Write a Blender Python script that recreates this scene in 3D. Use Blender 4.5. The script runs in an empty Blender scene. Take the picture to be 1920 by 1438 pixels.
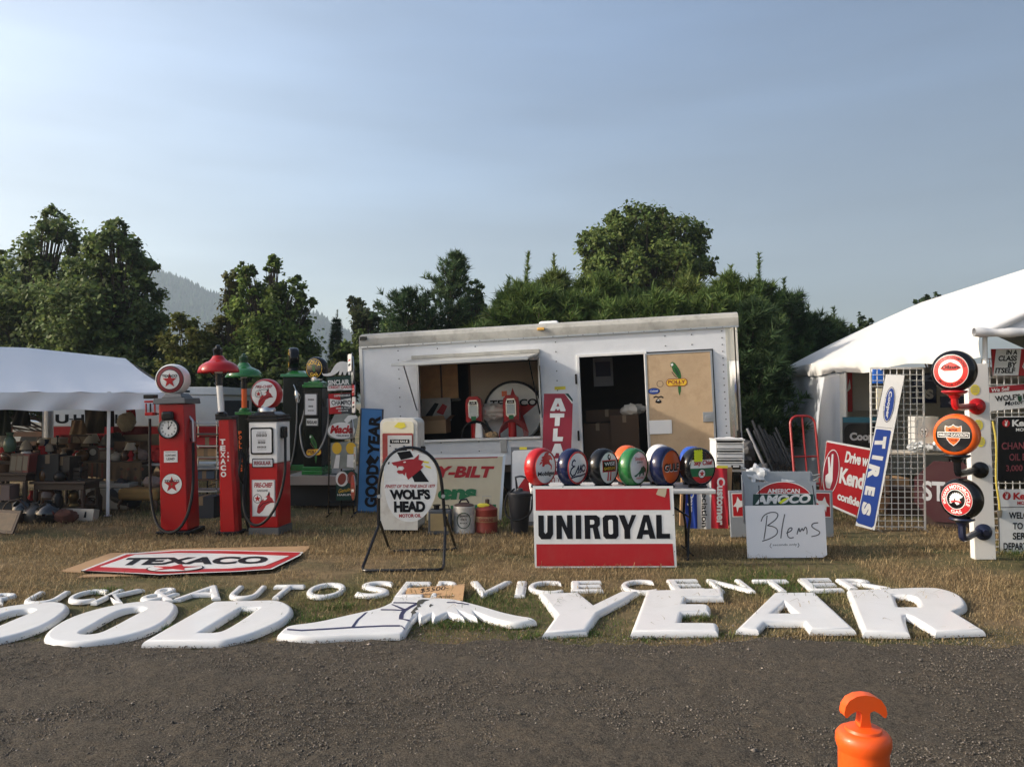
import bpy, bmesh, math, random
import numpy as np
from mathutils import Vector, Matrix
from math import radians as R, sin, cos, pi, tan, atan2, sqrt

scene = bpy.context.scene
COL = scene.collection
random.seed(7)
rng = np.random.default_rng(11)

# ------------------------------------------------------------------ camera
F = 1478.0                      # focal length in photo pixels (photo 1920 wide)
CAM_H = 1.65
PITCH = math.atan(33 / F)
cam = bpy.data.cameras.new('camera')
cam.sensor_width = 36; cam.sensor_fit = 'HORIZONTAL'
cam.lens = 36 * F / 1920
cam.clip_start = 0.05; cam.clip_end = 4000
camo = bpy.data.objects.new('camera', cam); COL.objects.link(camo)
camo.location = (0, 0, CAM_H)
camo.rotation_euler = (R(90) + PITCH, 0, 0)
scene.camera = camo

# ------------------------------------------------------------------ world + sun
SUN_ELEV, SUN_AZ = 24.0, 4.0      # degrees above horizon / degrees behind the picture plane, on the left
sdir = Vector((-cos(R(SUN_AZ)) * cos(R(SUN_ELEV)), -sin(R(SUN_AZ)) * cos(R(SUN_ELEV)), sin(R(SUN_ELEV))))
world = bpy.data.worlds.new('World'); scene.world = world; world.use_nodes = True
wn = world.node_tree; wn.nodes.clear()
wo = wn.nodes.new('ShaderNodeOutputWorld'); bg = wn.nodes.new('ShaderNodeBackground')
sky = wn.nodes.new('ShaderNodeTexSky'); sky.sky_type = 'NISHITA'; sky.sun_disc = False
sky.sun_elevation = R(SUN_ELEV)
sky.sun_rotation = math.atan2(sdir.x, sdir.y)
sky.air_density = 1.0; sky.dust_density = 3.2; sky.ozone_density = 1.3; sky.altitude = 200
bg.inputs['Strength'].default_value = 0.15
# hazy air: paler and warmer toward the sun and the horizon, deeper away from it, with faint cirrus
def wnode(t, **k):
    n = wn.nodes.new(t)
    for a, b in k.items(): setattr(n, a, b)
    return n
wtc = wnode('ShaderNodeTexCoord'); wdot = wnode('ShaderNodeVectorMath', operation='DOT_PRODUCT'); wdot.inputs[1].default_value = (-1, 0, .15)
wn.links.new(wtc.outputs['Generated'], wdot.inputs[0])
wr = wnode('ShaderNodeMapRange', interpolation_type='SMOOTHSTEP'); wr.inputs[1].default_value = -.75; wr.inputs[2].default_value = .75; wr.inputs[3].default_value = .30; wr.inputs[4].default_value = .84
wn.links.new(wdot.outputs['Value'], wr.inputs[0])
wsep = wnode('ShaderNodeSeparateXYZ'); wn.links.new(wtc.outputs['Generated'], wsep.inputs[0])
wh = wnode('ShaderNodeMapRange', interpolation_type='SMOOTHSTEP'); wh.inputs[1].default_value = .5; wh.inputs[2].default_value = 0; wn.links.new(wsep.outputs['Z'], wh.inputs[0])
wt = wnode('ShaderNodeMix', data_type='RGBA'); wt.inputs[6].default_value = (.93, .965, 1.02, 1); wt.inputs[7].default_value = (1.13, 1.03, .93, 1); ws = wnode('ShaderNodeMapRange', interpolation_type='SMOOTHSTEP'); ws.inputs[1].default_value = -.25; ws.inputs[2].default_value = .65; wn.links.new(wdot.outputs['Value'], ws.inputs[0])
wx = wnode('ShaderNodeMath', operation='MAXIMUM'); wn.links.new(wh.outputs[0], wx.inputs[0]); wn.links.new(ws.outputs[0], wx.inputs[1]); wn.links.new(wx.outputs[0], wt.inputs[0])
wmp = wnode('ShaderNodeMapping'); wmp.inputs['Scale'].default_value = (1.0, 1.0, 7); wn.links.new(wtc.outputs['Generated'], wmp.inputs[0])
wnz = wnode('ShaderNodeTexNoise'); wnz.inputs['Scale'].default_value = 1.6; wnz.inputs['Detail'].default_value = 5; wn.links.new(wmp.outputs[0], wnz.inputs['Vector'])
wc = wnode('ShaderNodeMapRange'); wc.inputs[1].default_value = .42; wc.inputs[2].default_value = .72; wc.inputs[3].default_value = 1.0; wc.inputs[4].default_value = 1.3; wn.links.new(wnz.outputs['Fac'], wc.inputs[0])
wm0 = wnode('ShaderNodeMath', operation='MULTIPLY'); wn.links.new(wr.outputs[0], wm0.inputs[0]); wn.links.new(wc.outputs[0], wm0.inputs[1])
wv = wnode('ShaderNodeVectorMath', operation='MULTIPLY'); wn.links.new(sky.outputs[0], wv.inputs[0]); wn.links.new(wt.outputs[2], wv.inputs[1])
wv2 = wnode('ShaderNodeVectorMath', operation='SCALE'); wn.links.new(wv.outputs[0], wv2.inputs[0]); wn.links.new(wm0.outputs[0], wv2.inputs['Scale'])
wn.links.new(wv2.outputs[0], bg.inputs[0]); wn.links.new(bg.outputs[0], wo.inputs[0])
sl = bpy.data.lights.new('sun', 'SUN'); sl.energy = 2.9; sl.angle = R(1.2); sl.color = (1, .92, .81)
so = bpy.data.objects.new('sun', sl); COL.objects.link(so)
so.rotation_euler = (-sdir).to_track_quat('-Z', 'Y').to_euler()
scene.view_settings.view_transform = 'Standard'; scene.view_settings.look = 'None'
scene.view_settings.exposure = 1.14; scene.view_settings.gamma = 1.0
scene.cycles.max_bounces = 6; scene.cycles.transparent_max_bounces = 8
scene.cycles.volume_bounces = 0

# ------------------------------------------------------------------ picture -> place helpers
_cp, _sp = cos(PITCH), sin(PITCH)
def ray(px, py):
    u = (px - 960) / F; v = (719 - py) / F
    return Vector((u, _cp - v * _sp, _sp + v * _cp))
EYE = Vector((0, 0, CAM_H))
def at(px, py, Y):
    d = ray(px, py); return EYE + d * (Y / d.y)
def G(px, py, z=0.0):
    d = ray(px, py); return EYE + d * ((z - CAM_H) / d.z)

class Fr:
    """A standing frame: x along the face, y into depth, z up the face."""
    def __init__(s, o, yaw=0, lean=0, roll=0):
        s.o = Vector(o)
        s.m = Matrix.Translation(s.o) @ Matrix.Rotation(R(yaw), 4, 'Z') @ Matrix.Rotation(R(-lean), 4, 'X') @ Matrix.Rotation(R(roll), 4, 'Y')
        s.i = s.m.inverted()
    def uv(s, px, py, y=0.0):
        o = s.i @ EYE; d = s.i.to_3x3() @ ray(px, py)
        t = (y - o.y) / d.y; p = o + d * t
        return (p.x, p.z)

# ------------------------------------------------------------------ materials
_mats = {}
def lin(c):
    return tuple(((x / 12.92) if x <= .04045 else ((x + .055) / 1.055) ** 2.4) for x in c)
def H(h):
    return lin(tuple(int(h[i:i + 2], 16) / 255 for i in (0, 2, 4)))
def mat(name, col=(.5, .5, .5), rough=.5, metal=0.0, var=.12, scale=6.0, bump=0.0, bscale=60.0, dirt=0.0, dcol=(.10, .08, .06), dscale=3.0, coat=0.0, trans=0.0, spec=.5, attr=None, ior=None):
    if name in _mats: return _mats[name]
    m = bpy.data.materials.new(name); m.use_nodes = True; nt = m.node_tree
    b = nt.nodes['Principled BSDF']; L = nt.links.new; N = nt.nodes.new
    tc = N('ShaderNodeTexCoord')
    nz = N('ShaderNodeTexNoise'); nz.inputs['Scale'].default_value = scale; nz.inputs['Detail'].default_value = 6
    L(tc.outputs['Object'], nz.inputs['Vector'])
    mx = N('ShaderNodeMix'); mx.data_type = 'RGBA'
    mx.inputs[6].default_value = (*[c * (1 - var) for c in col], 1)
    mx.inputs[7].default_value = (*[min(1, c * (1 + var)) for c in col], 1)
    L(nz.outputs['Fac'], mx.inputs[0]); out = mx.outputs[2]
    if attr:
        a = N('ShaderNodeAttribute'); a.attribute_name = attr
        m2 = N('ShaderNodeMix'); m2.data_type = 'RGBA'; m2.blend_type = 'MULTIPLY'; m2.inputs[0].default_value = 1
        L(out, m2.inputs[6]); L(a.outputs['Color'], m2.inputs[7]); out = m2.outputs[2]
    if dirt > 0:
        n2 = N('ShaderNodeTexNoise'); n2.inputs['Scale'].default_value = dscale; n2.inputs['Detail'].default_value = 9; n2.inputs['Roughness'].default_value = .68
        L(tc.outputs['Object'], n2.inputs['Vector'])
        mr = N('ShaderNodeMapRange'); mr.inputs[1].default_value = .47; mr.inputs[2].default_value = .78; mr.inputs[4].default_value = dirt
        L(n2.outputs['Fac'], mr.inputs[0])
        m3 = N('ShaderNodeMix'); m3.data_type = 'RGBA'; m3.inputs[7].default_value = (*dcol, 1)
        L(mr.outputs[0], m3.inputs[0]); L(out, m3.inputs[6]); out = m3.outputs[2]
        ra = N('ShaderNodeMapRange'); ra.inputs[3].default_value = rough; ra.inputs[4].default_value = min(1, rough + .35)
        L(mr.outputs[0], ra.inputs[0]); L(ra.outputs[0], b.inputs['Roughness'])
    else:
        ra = N('ShaderNodeMapRange'); ra.inputs[3].default_value = max(.02, rough - .08); ra.inputs[4].default_value = min(1, rough + .08)
        L(nz.outputs['Fac'], ra.inputs[0]); L(ra.outputs[0], b.inputs['Roughness'])
    L(out, b.inputs['Base Color'])
    b.inputs['Metallic'].default_value = metal
    b.inputs['Specular IOR Level'].default_value = spec
    b.inputs['Coat Weight'].default_value = coat; b.inputs['Coat Roughness'].default_value = .06
    if trans: b.inputs['Transmission Weight'].default_value = trans
    if bump:
        n3 = N('ShaderNodeTexNoise'); n3.inputs['Scale'].default_value = bscale; n3.inputs['Detail'].default_value = 8
        L(tc.outputs['Object'], n3.inputs['Vector'])
        bp = N('ShaderNodeBump'); bp.inputs['Strength'].default_value = bump; bp.inputs['Distance'].default_value = .02
        L(n3.outputs['Fac'], bp.inputs['Height']); L(bp.outputs[0], b.inputs['Normal'])
    _mats[name] = m
    return m
def leafmat(name, col, transl=.42):
    if name in _mats: return _mats[name]
    m = bpy.data.materials.new(name); m.use_nodes = True; nt = m.node_tree; nt.nodes.clear()
    N = nt.nodes.new; L = nt.links.new
    o = N('ShaderNodeOutputMaterial'); a = N('ShaderNodeAttribute'); a.attribute_name = 'tint'
    m2 = N('ShaderNodeMix'); m2.data_type = 'RGBA'; m2.blend_type = 'MULTIPLY'; m2.inputs[0].default_value = 1
    m2.inputs[6].default_value = (*col, 1); L(a.outputs['Color'], m2.inputs[7])
    b = N('ShaderNodeBsdfPrincipled'); b.inputs['Roughness'].default_value = .6; b.inputs['Specular IOR Level'].default_value = .15
    t = N('ShaderNodeBsdfTranslucent'); mx = N('ShaderNodeMixShader'); mx.inputs[0].default_value = transl
    L(m2.outputs[2], b.inputs['Base Color']); L(m2.outputs[2], t.inputs['Color'])
    L(b.outputs[0], mx.inputs[1]); L(t.outputs[0], mx.inputs[2]); L(mx.outputs[0], o.inputs[0])
    _mats[name] = m; return m

# ------------------------------------------------------------------ mesh builder
_glyph = {}
def glyphs(s, bold=0.0, space=1.0, res=4):
    k = (s, bold, space, res)
    if k not in _glyph:
        cu = bpy.data.curves.new('glyphs', 'FONT'); cu.body = s; cu.offset = bold; cu.space_character = space
        cu.resolution_u = res; cu.fill_mode = 'FRONT'
        ob = bpy.data.objects.new('glyphs', cu)
        me = bpy.data.meshes.new_from_object(ob)
        v = [tuple(x.co[:2]) for x in me.vertices]; f = [tuple(p.vertices) for p in me.polygons]
        bpy.data.meshes.remove(me); bpy.data.objects.remove(ob); bpy.data.curves.remove(cu)
        xs = [p[0] for p in v]; ys = [p[1] for p in v]
        x0, x1, y0, y1 = min(xs), max(xs), min(ys), max(ys)
        v = [((x - x0) / (x1 - x0), (y - y0) / (y1 - y0)) for x, y in v]
        _glyph[k] = (v, f, (x1 - x0) / (y1 - y0))
    return _glyph[k]

class MB:
    def __init__(s, fr=None, conv=None):
        s.v = []; s.f = []; s.mi = []; s.ms = []; s.fr = fr; s.conv = conv
    def m(s, mt):
        if mt not in s.ms: s.ms.append(mt)
        return s.ms.index(mt)
    def add(s, vs, fs, mt):
        b = len(s.v); k = s.m(mt)
        s.v.extend([tuple(x) for x in vs])
        for f in fs: s.f.append([b + i for i in f]); s.mi.append(k)
    def P(s, p, y=0.0):
        """a picture point (photo pixels, or a zoom's own pixels via conv) -> local x, z on the frame's face"""
        if s.conv: p = s.conv(*p)
        return s.fr.uv(p[0], p[1], y)
    # -- solids
    def box(s, x0, x1, y0, y1, z0, z1, mt, top=None):
        a = top or 0.0   # inset at the top: tapered
        v = [(x0, y0, z0), (x1, y0, z0), (x1, y1, z0), (x0, y1, z0), (x0 + a, y0 + a, z1), (x1 - a, y0 + a, z1), (x1 - a, y1 - a, z1), (x0 + a, y1 - a, z1)]
        s.add(v, [(0, 3, 2, 1), (4, 5, 6, 7), (0, 1, 5, 4), (1, 2, 6, 5), (2, 3, 7, 6), (3, 0, 4, 7)], mt)
    def prism(s, pts, y0, y1, mt, side=None):
        """outline in x, z extruded in depth"""
        n = len(pts)
        ar = sum(pts[i][0] * pts[(i + 1) % n][1] - pts[(i + 1) % n][0] * pts[i][1] for i in range(n))
        if ar < 0: pts = pts[::-1]
        v = [(x, y0, z) for x, z in pts] + [(x, y1, z) for x, z in pts]
        s.add(v, [list(range(n)), list(range(2 * n - 1, n - 1, -1))], mt)
        s.add(v, [(i, i + n, (i + 1) % n + n, (i + 1) % n) for i in range(n)], side or mt)
    def slab(s, pts, z0, z1, mt, side=None):
        """outline in x, y extruded upward"""
        n = len(pts)
        ar = sum(pts[i][0] * pts[(i + 1) % n][1] - pts[(i + 1) % n][0] * pts[i][1] for i in range(n))
        if ar < 0: pts = pts[::-1]
        v = [(x, y, z1) for x, y in pts] + [(x, y, z0) for x, y in pts]
        s.add(v, [list(range(n)), list(range(2 * n - 1, n - 1, -1))], mt)
        s.add(v, [(i, i + n, (i + 1) % n + n, (i + 1) % n) for i in range(n)], side or mt)
    def lathe(s, prof, mt, n=32, c=(0, 0, 0), axis='z', cap=True, a0=0):
        v = []; f = []
        for r, h in prof:
            for i in range(n):
                a = a0 + 2 * pi * i / n
                if axis == 'z': v.append((c[0] + r * cos(a), c[1] + r * sin(a), c[2] + h))
                elif axis == 'y': v.append((c[0] + r * cos(a), c[1] + h, c[2] - r * sin(a)))
                else: v.append((c[0] + h, c[1] + r * cos(a), c[2] + r * sin(a)))
        for k in range(len(prof) - 1):
            for i in range(n):
                j = (i + 1) % n
                f.append((k * n + i, k * n + j, (k + 1) * n + j, (k + 1) * n + i))
        if cap:
            if prof[0][0] > 1e-5: f.append(list(range(n - 1, -1, -1)))
            if prof[-1][0] > 1e-5: f.append(list(range((len(prof) - 1) * n, len(prof) * n)))
        s.add(v, f, mt)
    def tube(s, pts, rad, mt, n=8, closed=False):
        pts = [Vector(p) for p in pts]; m = len(pts)
        rr = rad if isinstance(rad, (list, tuple)) else [rad] * m
        v = []; f = []; up = None
        for k in range(m):
            if closed: t = pts[(k + 1) % m] - pts[k - 1]
            else: t = pts[min(k + 1, m - 1)] - pts[max(k - 1, 0)]
            t = t.normalized() if t.length > 1e-9 else Vector((0, 0, 1))
            if up is None: up = Vector((0, 0, 1)) if abs(t.z) < .9 else Vector((1, 0, 0))
            a = t.cross(up)
            a = a.normalized() if a.length > 1e-6 else t.orthogonal().normalized()
            up = a.cross(t).normalized()
            for i in range(n):
                q = 2 * pi * i / n
                v.append(pts[k] + (a * cos(q) + up * sin(q)) * rr[k])
        K = m if closed else m - 1
        for k in range(K):
            k2 = (k + 1) % m
            for i in range(n):
                j = (i + 1) % n
                f.append((k * n + i, k * n + j, k2 * n + j, k2 * n + i))
        if not closed:
            f.append(list(range(n - 1, -1, -1))); f.append(list(range((m - 1) * n, m * n)))
        s.add(v, f, mt)
    def ball(s, c, rx, ry, rz, mt, n=16, k=10):
        v = []; f = []
        for a in range(k + 1):
            t = pi * a / k
            for i in range(n):
                q = 2 * pi * i / n
                v.append((c[0] + rx * sin(t) * cos(q), c[1] + ry * sin(t) * sin(q), c[2] + rz * cos(t)))
        for a in range(k):
            for i in range(n):
                j = (i + 1) % n
                f.append((a * n + i, (a + 1) * n + i, (a + 1) * n + j, a * n + j))
        s.add(v, f, mt)
    # -- flat paint on a face; points are local (x, z) unless px=True
    def _y(s, y): return y if callable(y) else (lambda x, z: y)
    def poly(s, pts, mt, y=-.002, px=False):
        if px: pts = [s.P(p) for p in pts]
        n = len(pts)
        ar = sum(pts[i][0] * pts[(i + 1) % n][1] - pts[(i + 1) % n][0] * pts[i][1] for i in range(n))
        if ar < 0: pts = pts[::-1]
        Y = s._y(y)
        if callable(y):          # on a domed lens: cut fine enough to follow the dome
            bm = bmesh.new(); bm.faces.new([bm.verts.new((x, 0, z)) for x, z in pts]); bm.normal_update(); bmesh.ops.triangulate(bm, faces=bm.faces[:])
            for _ in range(2): bmesh.ops.subdivide_edges(bm, edges=bm.edges[:], cuts=1, use_grid_fill=True)
            bm.verts.index_update(); s.add([(v.co.x, Y(v.co.x, v.co.z), v.co.z) for v in bm.verts], [[v.index for v in f.verts] for f in bm.faces], mt); bm.free(); return
        s.add([(x, Y(x, z), z) for x, z in pts], [list(range(n))], mt)
    def rect(s, x0, z0, x1, z1, mt, y=-.002): s.poly([(x0, z0), (x1, z0), (x1, z1), (x0, z1)], mt, y)
    def ring(s, cx, cz, r0, r1, mt, y=-.002, n=40, sx=1.0, a0=0, a1=2 * pi, steps=3):
        Y = s._y(y); v = []; f = []
        full = abs(a1 - a0 - 2 * pi) < 1e-6; M = n if full else n + 1
        for k in range(steps + 1):
            r = r0 + (r1 - r0) * k / steps
            for i in range(M):
                a = a0 + (a1 - a0) * i / n
                x, z = cx + sx * r * cos(a), cz + r * sin(a); v.append((x, Y(x, z), z))
        for k in range(steps):
            for i in range(n):
                j = (i + 1) % M
                f.append((k * M + i, (k + 1) * M + i, (k + 1) * M + j, k * M + j)[::-1][:] if False else (k * M + j, k * M + i, (k + 1) * M + i, (k + 1) * M + j)[::-1])
        s.add(v, f, mt)
    def disc(s, cx, cz, r, mt, y=-.002, n=40, sx=1.0): s.ring(cx, cz, 0.0004, r, mt, y, n, sx, steps=5)
    def star(s, cx, cz, r, mt, y=-.002, k=.40, rot=0, sx=1.0):
        s.poly([(cx + sx * (r if i % 2 == 0 else r * k) * sin(rot + pi * i / 5), cz + (r if i % 2 == 0 else r * k) * cos(rot + pi * i / 5)) for i in range(10)], mt, y)
    def text(s, t, bl, br, tl, mt, y=-.003, bold=.02, px=False, space=1.0, res=4):
        """lettering stretched to the parallelogram bl, br, tl"""
        if px: bl, br, tl = s.P(bl), s.P(br), s.P(tl)
        v, f, _ = glyphs(t, bold, space, res); Y = s._y(y)
        o = []
        for a, b in v:
            x = bl[0] + a * (br[0] - bl[0]) + b * (tl[0] - bl[0]); z = bl[1] + a * (br[1] - bl[1]) + b * (tl[1] - bl[1])
            o.append((x, Y(x, z), z))
        s.add(o, f, mt)
    def tbox(s, t, x0, z0, x1, z1, mt, y=-.003, bold=.02, shear=0.0, space=1.0):
        d = shear * (z1 - z0); s.text(t, (x0, z0), (x1 - d, z0), (x0 + d, z1), mt, y, bold, False, space)
    def tpx(s, t, x0, y1, x1, y0, mt, y=-.003, bold=.02, shear=0.0, space=1.0):
        """box given as picture left, bottom, right, top"""
        d = shear * abs(y1 - y0); s.text(t, (x0, y1), (x1 - d, y1), (x0 + d, y0), mt, y, bold, True, space)
    def arctext(s, t, cx, cz, r0, r1, a0, a1, mt, y=-.003, bold=.02, sx=1.0, flip=False):
        v, f, _ = glyphs(t, bold, 1.05, 4); Y = s._y(y); o = []
        for a, b in v:
            if flip: r = r1 + (r0 - r1) * b
            else: r = r0 + (r1 - r0) * b
            q = a0 + (a1 - a0) * a
            x, z = cx + sx * r * cos(q), cz + r * sin(q); o.append((x, Y(x, z), z))
        s.add(o, f, mt)
    def stroke(s, pts, w, mt, y=-.003, px=False):
        if px: pts = [s.P(p) for p in pts]
        Y = s._y(y); v = []; n = len(pts)
        for k in range(n):
            a = pts[max(k - 1, 0)]; b = pts[min(k + 1, n - 1)]
            dx, dz = b[0] - a[0], b[1] - a[1]; L = sqrt(dx * dx + dz * dz) or 1
            ex, ez = -dz / L * w / 2, dx / L * w / 2
            for q in (1, -1):
                x, z = pts[k][0] + q * ex, pts[k][1] + q * ez; v.append((x, Y(x, z), z))
        s.add(v, [(2 * k + 1, 2 * k + 3, 2 * k + 2, 2 * k) for k in range(n - 1)], mt)
    def build(s, name, parent=None, M=None, angle=35, bevel=0.0, bseg=2, flat=False, label=None, cat=None, group=None, kind=None):
        me = bpy.data.meshes.new(name); me.from_pydata(s.v, [], s.f)
        for mt in s.ms: me.materials.append(mt)
        me.polygons.foreach_set('material_index', s.mi)
        me.update()
        if not flat:
            me.polygons.foreach_set('use_smooth', [True] * len(me.polygons)); me.set_sharp_from_angle(angle=R(angle))
        o = bpy.data.objects.new(name, me); COL.objects.link(o)
        if parent is not None: o.parent = parent
        if M is not None: o.matrix_world = M
        if bevel:
            b = o.modifiers.new('edge', 'BEVEL'); b.width = bevel; b.segments = bseg; b.limit_method = 'ANGLE'; b.angle_limit = R(50)
            b.harden_normals = False
            o.modifiers.new('flat_faces', 'WEIGHTED_NORMAL').keep_sharp = True
        tag(o, label, cat, group, kind)
        return o
def tag(o, label=None, cat=None, group=None, kind=None):
    if label: o['label'] = label
    if cat: o['category'] = cat
    if group: o['group'] = group
    if kind: o['kind'] = kind
    return o
def thing(name, label, cat, M, group=None):
    o = bpy.data.objects.new(name, None); o.empty_display_size = .1; COL.objects.link(o)
    o.matrix_world = M
    return tag(o, label, cat, group)
def copy_tree(o, parent=None):
    c = o.copy(); COL.objects.link(c)
    if parent is not None: c.parent = parent
    for ch in list(o.children): copy_tree(ch, c)
    return c
def big_mesh(name, verts, faces, mt, tint=None, smooth=False, parent=None, label=None, cat=None, group=None, kind=None, M=None):
    """faces: (n, k) int array; tint: (n, 3) colour per face"""
    me = bpy.data.meshes.new(name); verts = np.asarray(verts, np.float32); faces = np.asarray(faces, np.int32)
    n, k = faces.shape
    me.vertices.add(len(verts)); me.vertices.foreach_set('co', verts.ravel())
    me.loops.add(n * k); me.loops.foreach_set('vertex_index', faces.ravel())
    me.polygons.add(n); me.polygons.foreach_set('loop_start', np.arange(0, n * k, k, dtype=np.int32))
    me.polygons.foreach_set('loop_total', np.full(n, k, np.int32))
    if smooth: me.polygons.foreach_set('use_smooth', np.ones(n, bool))
    me.materials.append(mt); me.update(calc_edges=True)
    if tint is not None:
        at_ = me.attributes.new('tint', 'FLOAT_COLOR', 'FACE')
        c = np.ones((n, 4), np.float32); c[:, :3] = tint; at_.data.foreach_set('color', c.ravel())
    o = bpy.data.objects.new(name, me); COL.objects.link(o)
    if parent is not None: o.parent = parent
    if M is not None: o.matrix_world = M
    return tag(o, label, cat, group, kind)
def curve_solid(name, loops, h, bev, mt, res=3):
    """closed outlines in x, y (holes allowed) -> a rounded flat-bottomed solid, z 0..h; returns a mesh"""
    cu = bpy.data.curves.new(name, 'CURVE'); cu.dimensions = '2D'; cu.fill_mode = 'BOTH'
    for lp in loops:
        sp = cu.splines.new('POLY'); sp.points.add(len(lp) - 1)
        for p, q in zip(sp.points, lp): p.co = (q[0], q[1], 0, 1)
        sp.use_cyclic_u = True
    cu.offset = -bev; cu.extrude = .002; cu.bevel_depth = bev; cu.bevel_resolution = res
    ob = bpy.data.objects.new(name, cu); me = bpy.data.meshes.new_from_object(ob)
    bpy.data.objects.remove(ob); bpy.data.curves.remove(cu)
    co = np.empty(len(me.vertices) * 3, np.float32); me.vertices.foreach_get('co', co); co = co.reshape(-1, 3); co[:, 2] = np.maximum(co[:, 2], 0); co[:, 2] *= h / co[:, 2].max()
    me.vertices.foreach_set('co', co.ravel()); me.materials.clear(); me.materials.append(mt)
    me.polygons.foreach_set('use_smooth', [True] * len(me.polygons)); me.set_sharp_from_angle(angle=R(32)); me.update()
    return me
def smooth_loop(pts, it=2):
    """Chaikin corner cutting that keeps sharp corners (points given as (x, y, 1))"""
    for _ in range(it):
        o = []; n = len(pts)
        for i in range(n):
            a, b, c = pts[i - 1], pts[i], pts[(i + 1) % n]
            if len(b) > 2: o.append(b)
            else:
                o.append((b[0] * .75 + a[0] * .25, b[1] * .75 + a[1] * .25)); o.append((b[0] * .75 + c[0] * .25, b[1] * .75 + c[1] * .25))
        pts = o
    return [(p[0], p[1]) for p in pts]
# common paints
WHITE = mat('white_paint', (.78, .78, .76), .35, var=.03, dirt=.10, dscale=2.5, coat=.2)
SIGNW = mat('sign_white', (.76, .76, .74), .32, var=.03, dirt=.16, dscale=5, coat=.2)
RED = mat('red_enamel', (.42, .008, .010), .28, var=.08, coat=.15, dirt=.16, dscale=4, dcol=(.14, .05, .04), spec=.35)
SRED = mat('sign_red', (.42, .014, .018), .4, var=.06, dirt=.14, dscale=5, dcol=(.30, .16, .13), spec=.3)
BLACK = mat('black_enamel', (.005, .005, .006), .22, var=.15, spec=.4)
DBLACK = mat('black_lettering', (.006, .006, .008), .5, var=.1, spec=.2)
RUBBER = mat('black_rubber', (.008, .008, .008), .5, var=.2, spec=.3)
STEEL = mat('steel', (.55, .55, .56), .32, metal=1, var=.1, dirt=.15)
CHROME = mat('chrome', (.8, .8, .8), .12, metal=1, var=.04)
NAVY = mat('navy_enamel', (.006, .010, .050), .2, var=.1, spec=.45)
BLUE = mat('sign_blue', (.02, .06, .30), .35, var=.06, dirt=.05)
GREEN = mat('green_enamel', (.02, .16, .035), .25, var=.1, coat=.4)
YELLOW = mat('sign_yellow', (.75, .46, .03), .4, var=.06)
LIME = mat('lime_tag', (.70, .78, .02), .7, var=.05)
ORANGE = mat('orange_enamel', (.80, .12, .012), .3, var=.05, coat=.3)
CARD = mat('cardboard', (.36, .22, .11), .85, var=.12, scale=3, bump=.06, bscale=40)
PLY = mat('plywood', (.50, .36, .22), .75, var=.25, scale=2.5, dirt=.45, dcol=(.2, .12, .06), dscale=5)
DWOOD = mat('dark_wood', (.040, .020, .011), .5, var=.4, scale=9)
MWOOD = mat('brown_wood', (.10, .05, .024), .6, var=.35, scale=9)
PLASTW = mat('white_plastic', (.80, .80, .78), .3, var=.02, dirt=.06, dscale=1.5, coat=.25)

# ================================================================== GROUND, ROAD, GRASS, GRAVEL
def vnoise(x, y, sc, seed=0, octv=3):
    x = np.asarray(x, np.float64); y = np.asarray(y, np.float64); out = np.zeros(np.broadcast(x, y).shape); amp = 1; tot = 0
    for o in range(octv):
        tb = np.random.default_rng(seed * 17 + o).random((64, 64))
        u = x * sc * 2 ** o + 13.7; v = y * sc * 2 ** o + 7.3
        iu = np.floor(u).astype(int); iv = np.floor(v).astype(int); fu = u - iu; fv = v - iv
        fu = fu * fu * (3 - 2 * fu); fv = fv * fv * (3 - 2 * fv)
        a = tb[iu % 64, iv % 64]; b = tb[(iu + 1) % 64, iv % 64]; c = tb[iu % 64, (iv + 1) % 64]; d = tb[(iu + 1) % 64, (iv + 1) % 64]
        out += amp * ((a * (1 - fu) + b * fu) * (1 - fv) + (c * (1 - fu) + d * fu) * fv); tot += amp; amp *= .5
    return out / tot
def road_edge(x): return 5.42 + .50 * (vnoise(x, 0 * x, 1.3, 3) - .5) + .26 * (vnoise(x, 0 * x + 3, 7, 4) - .5) - .02 * x

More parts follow.
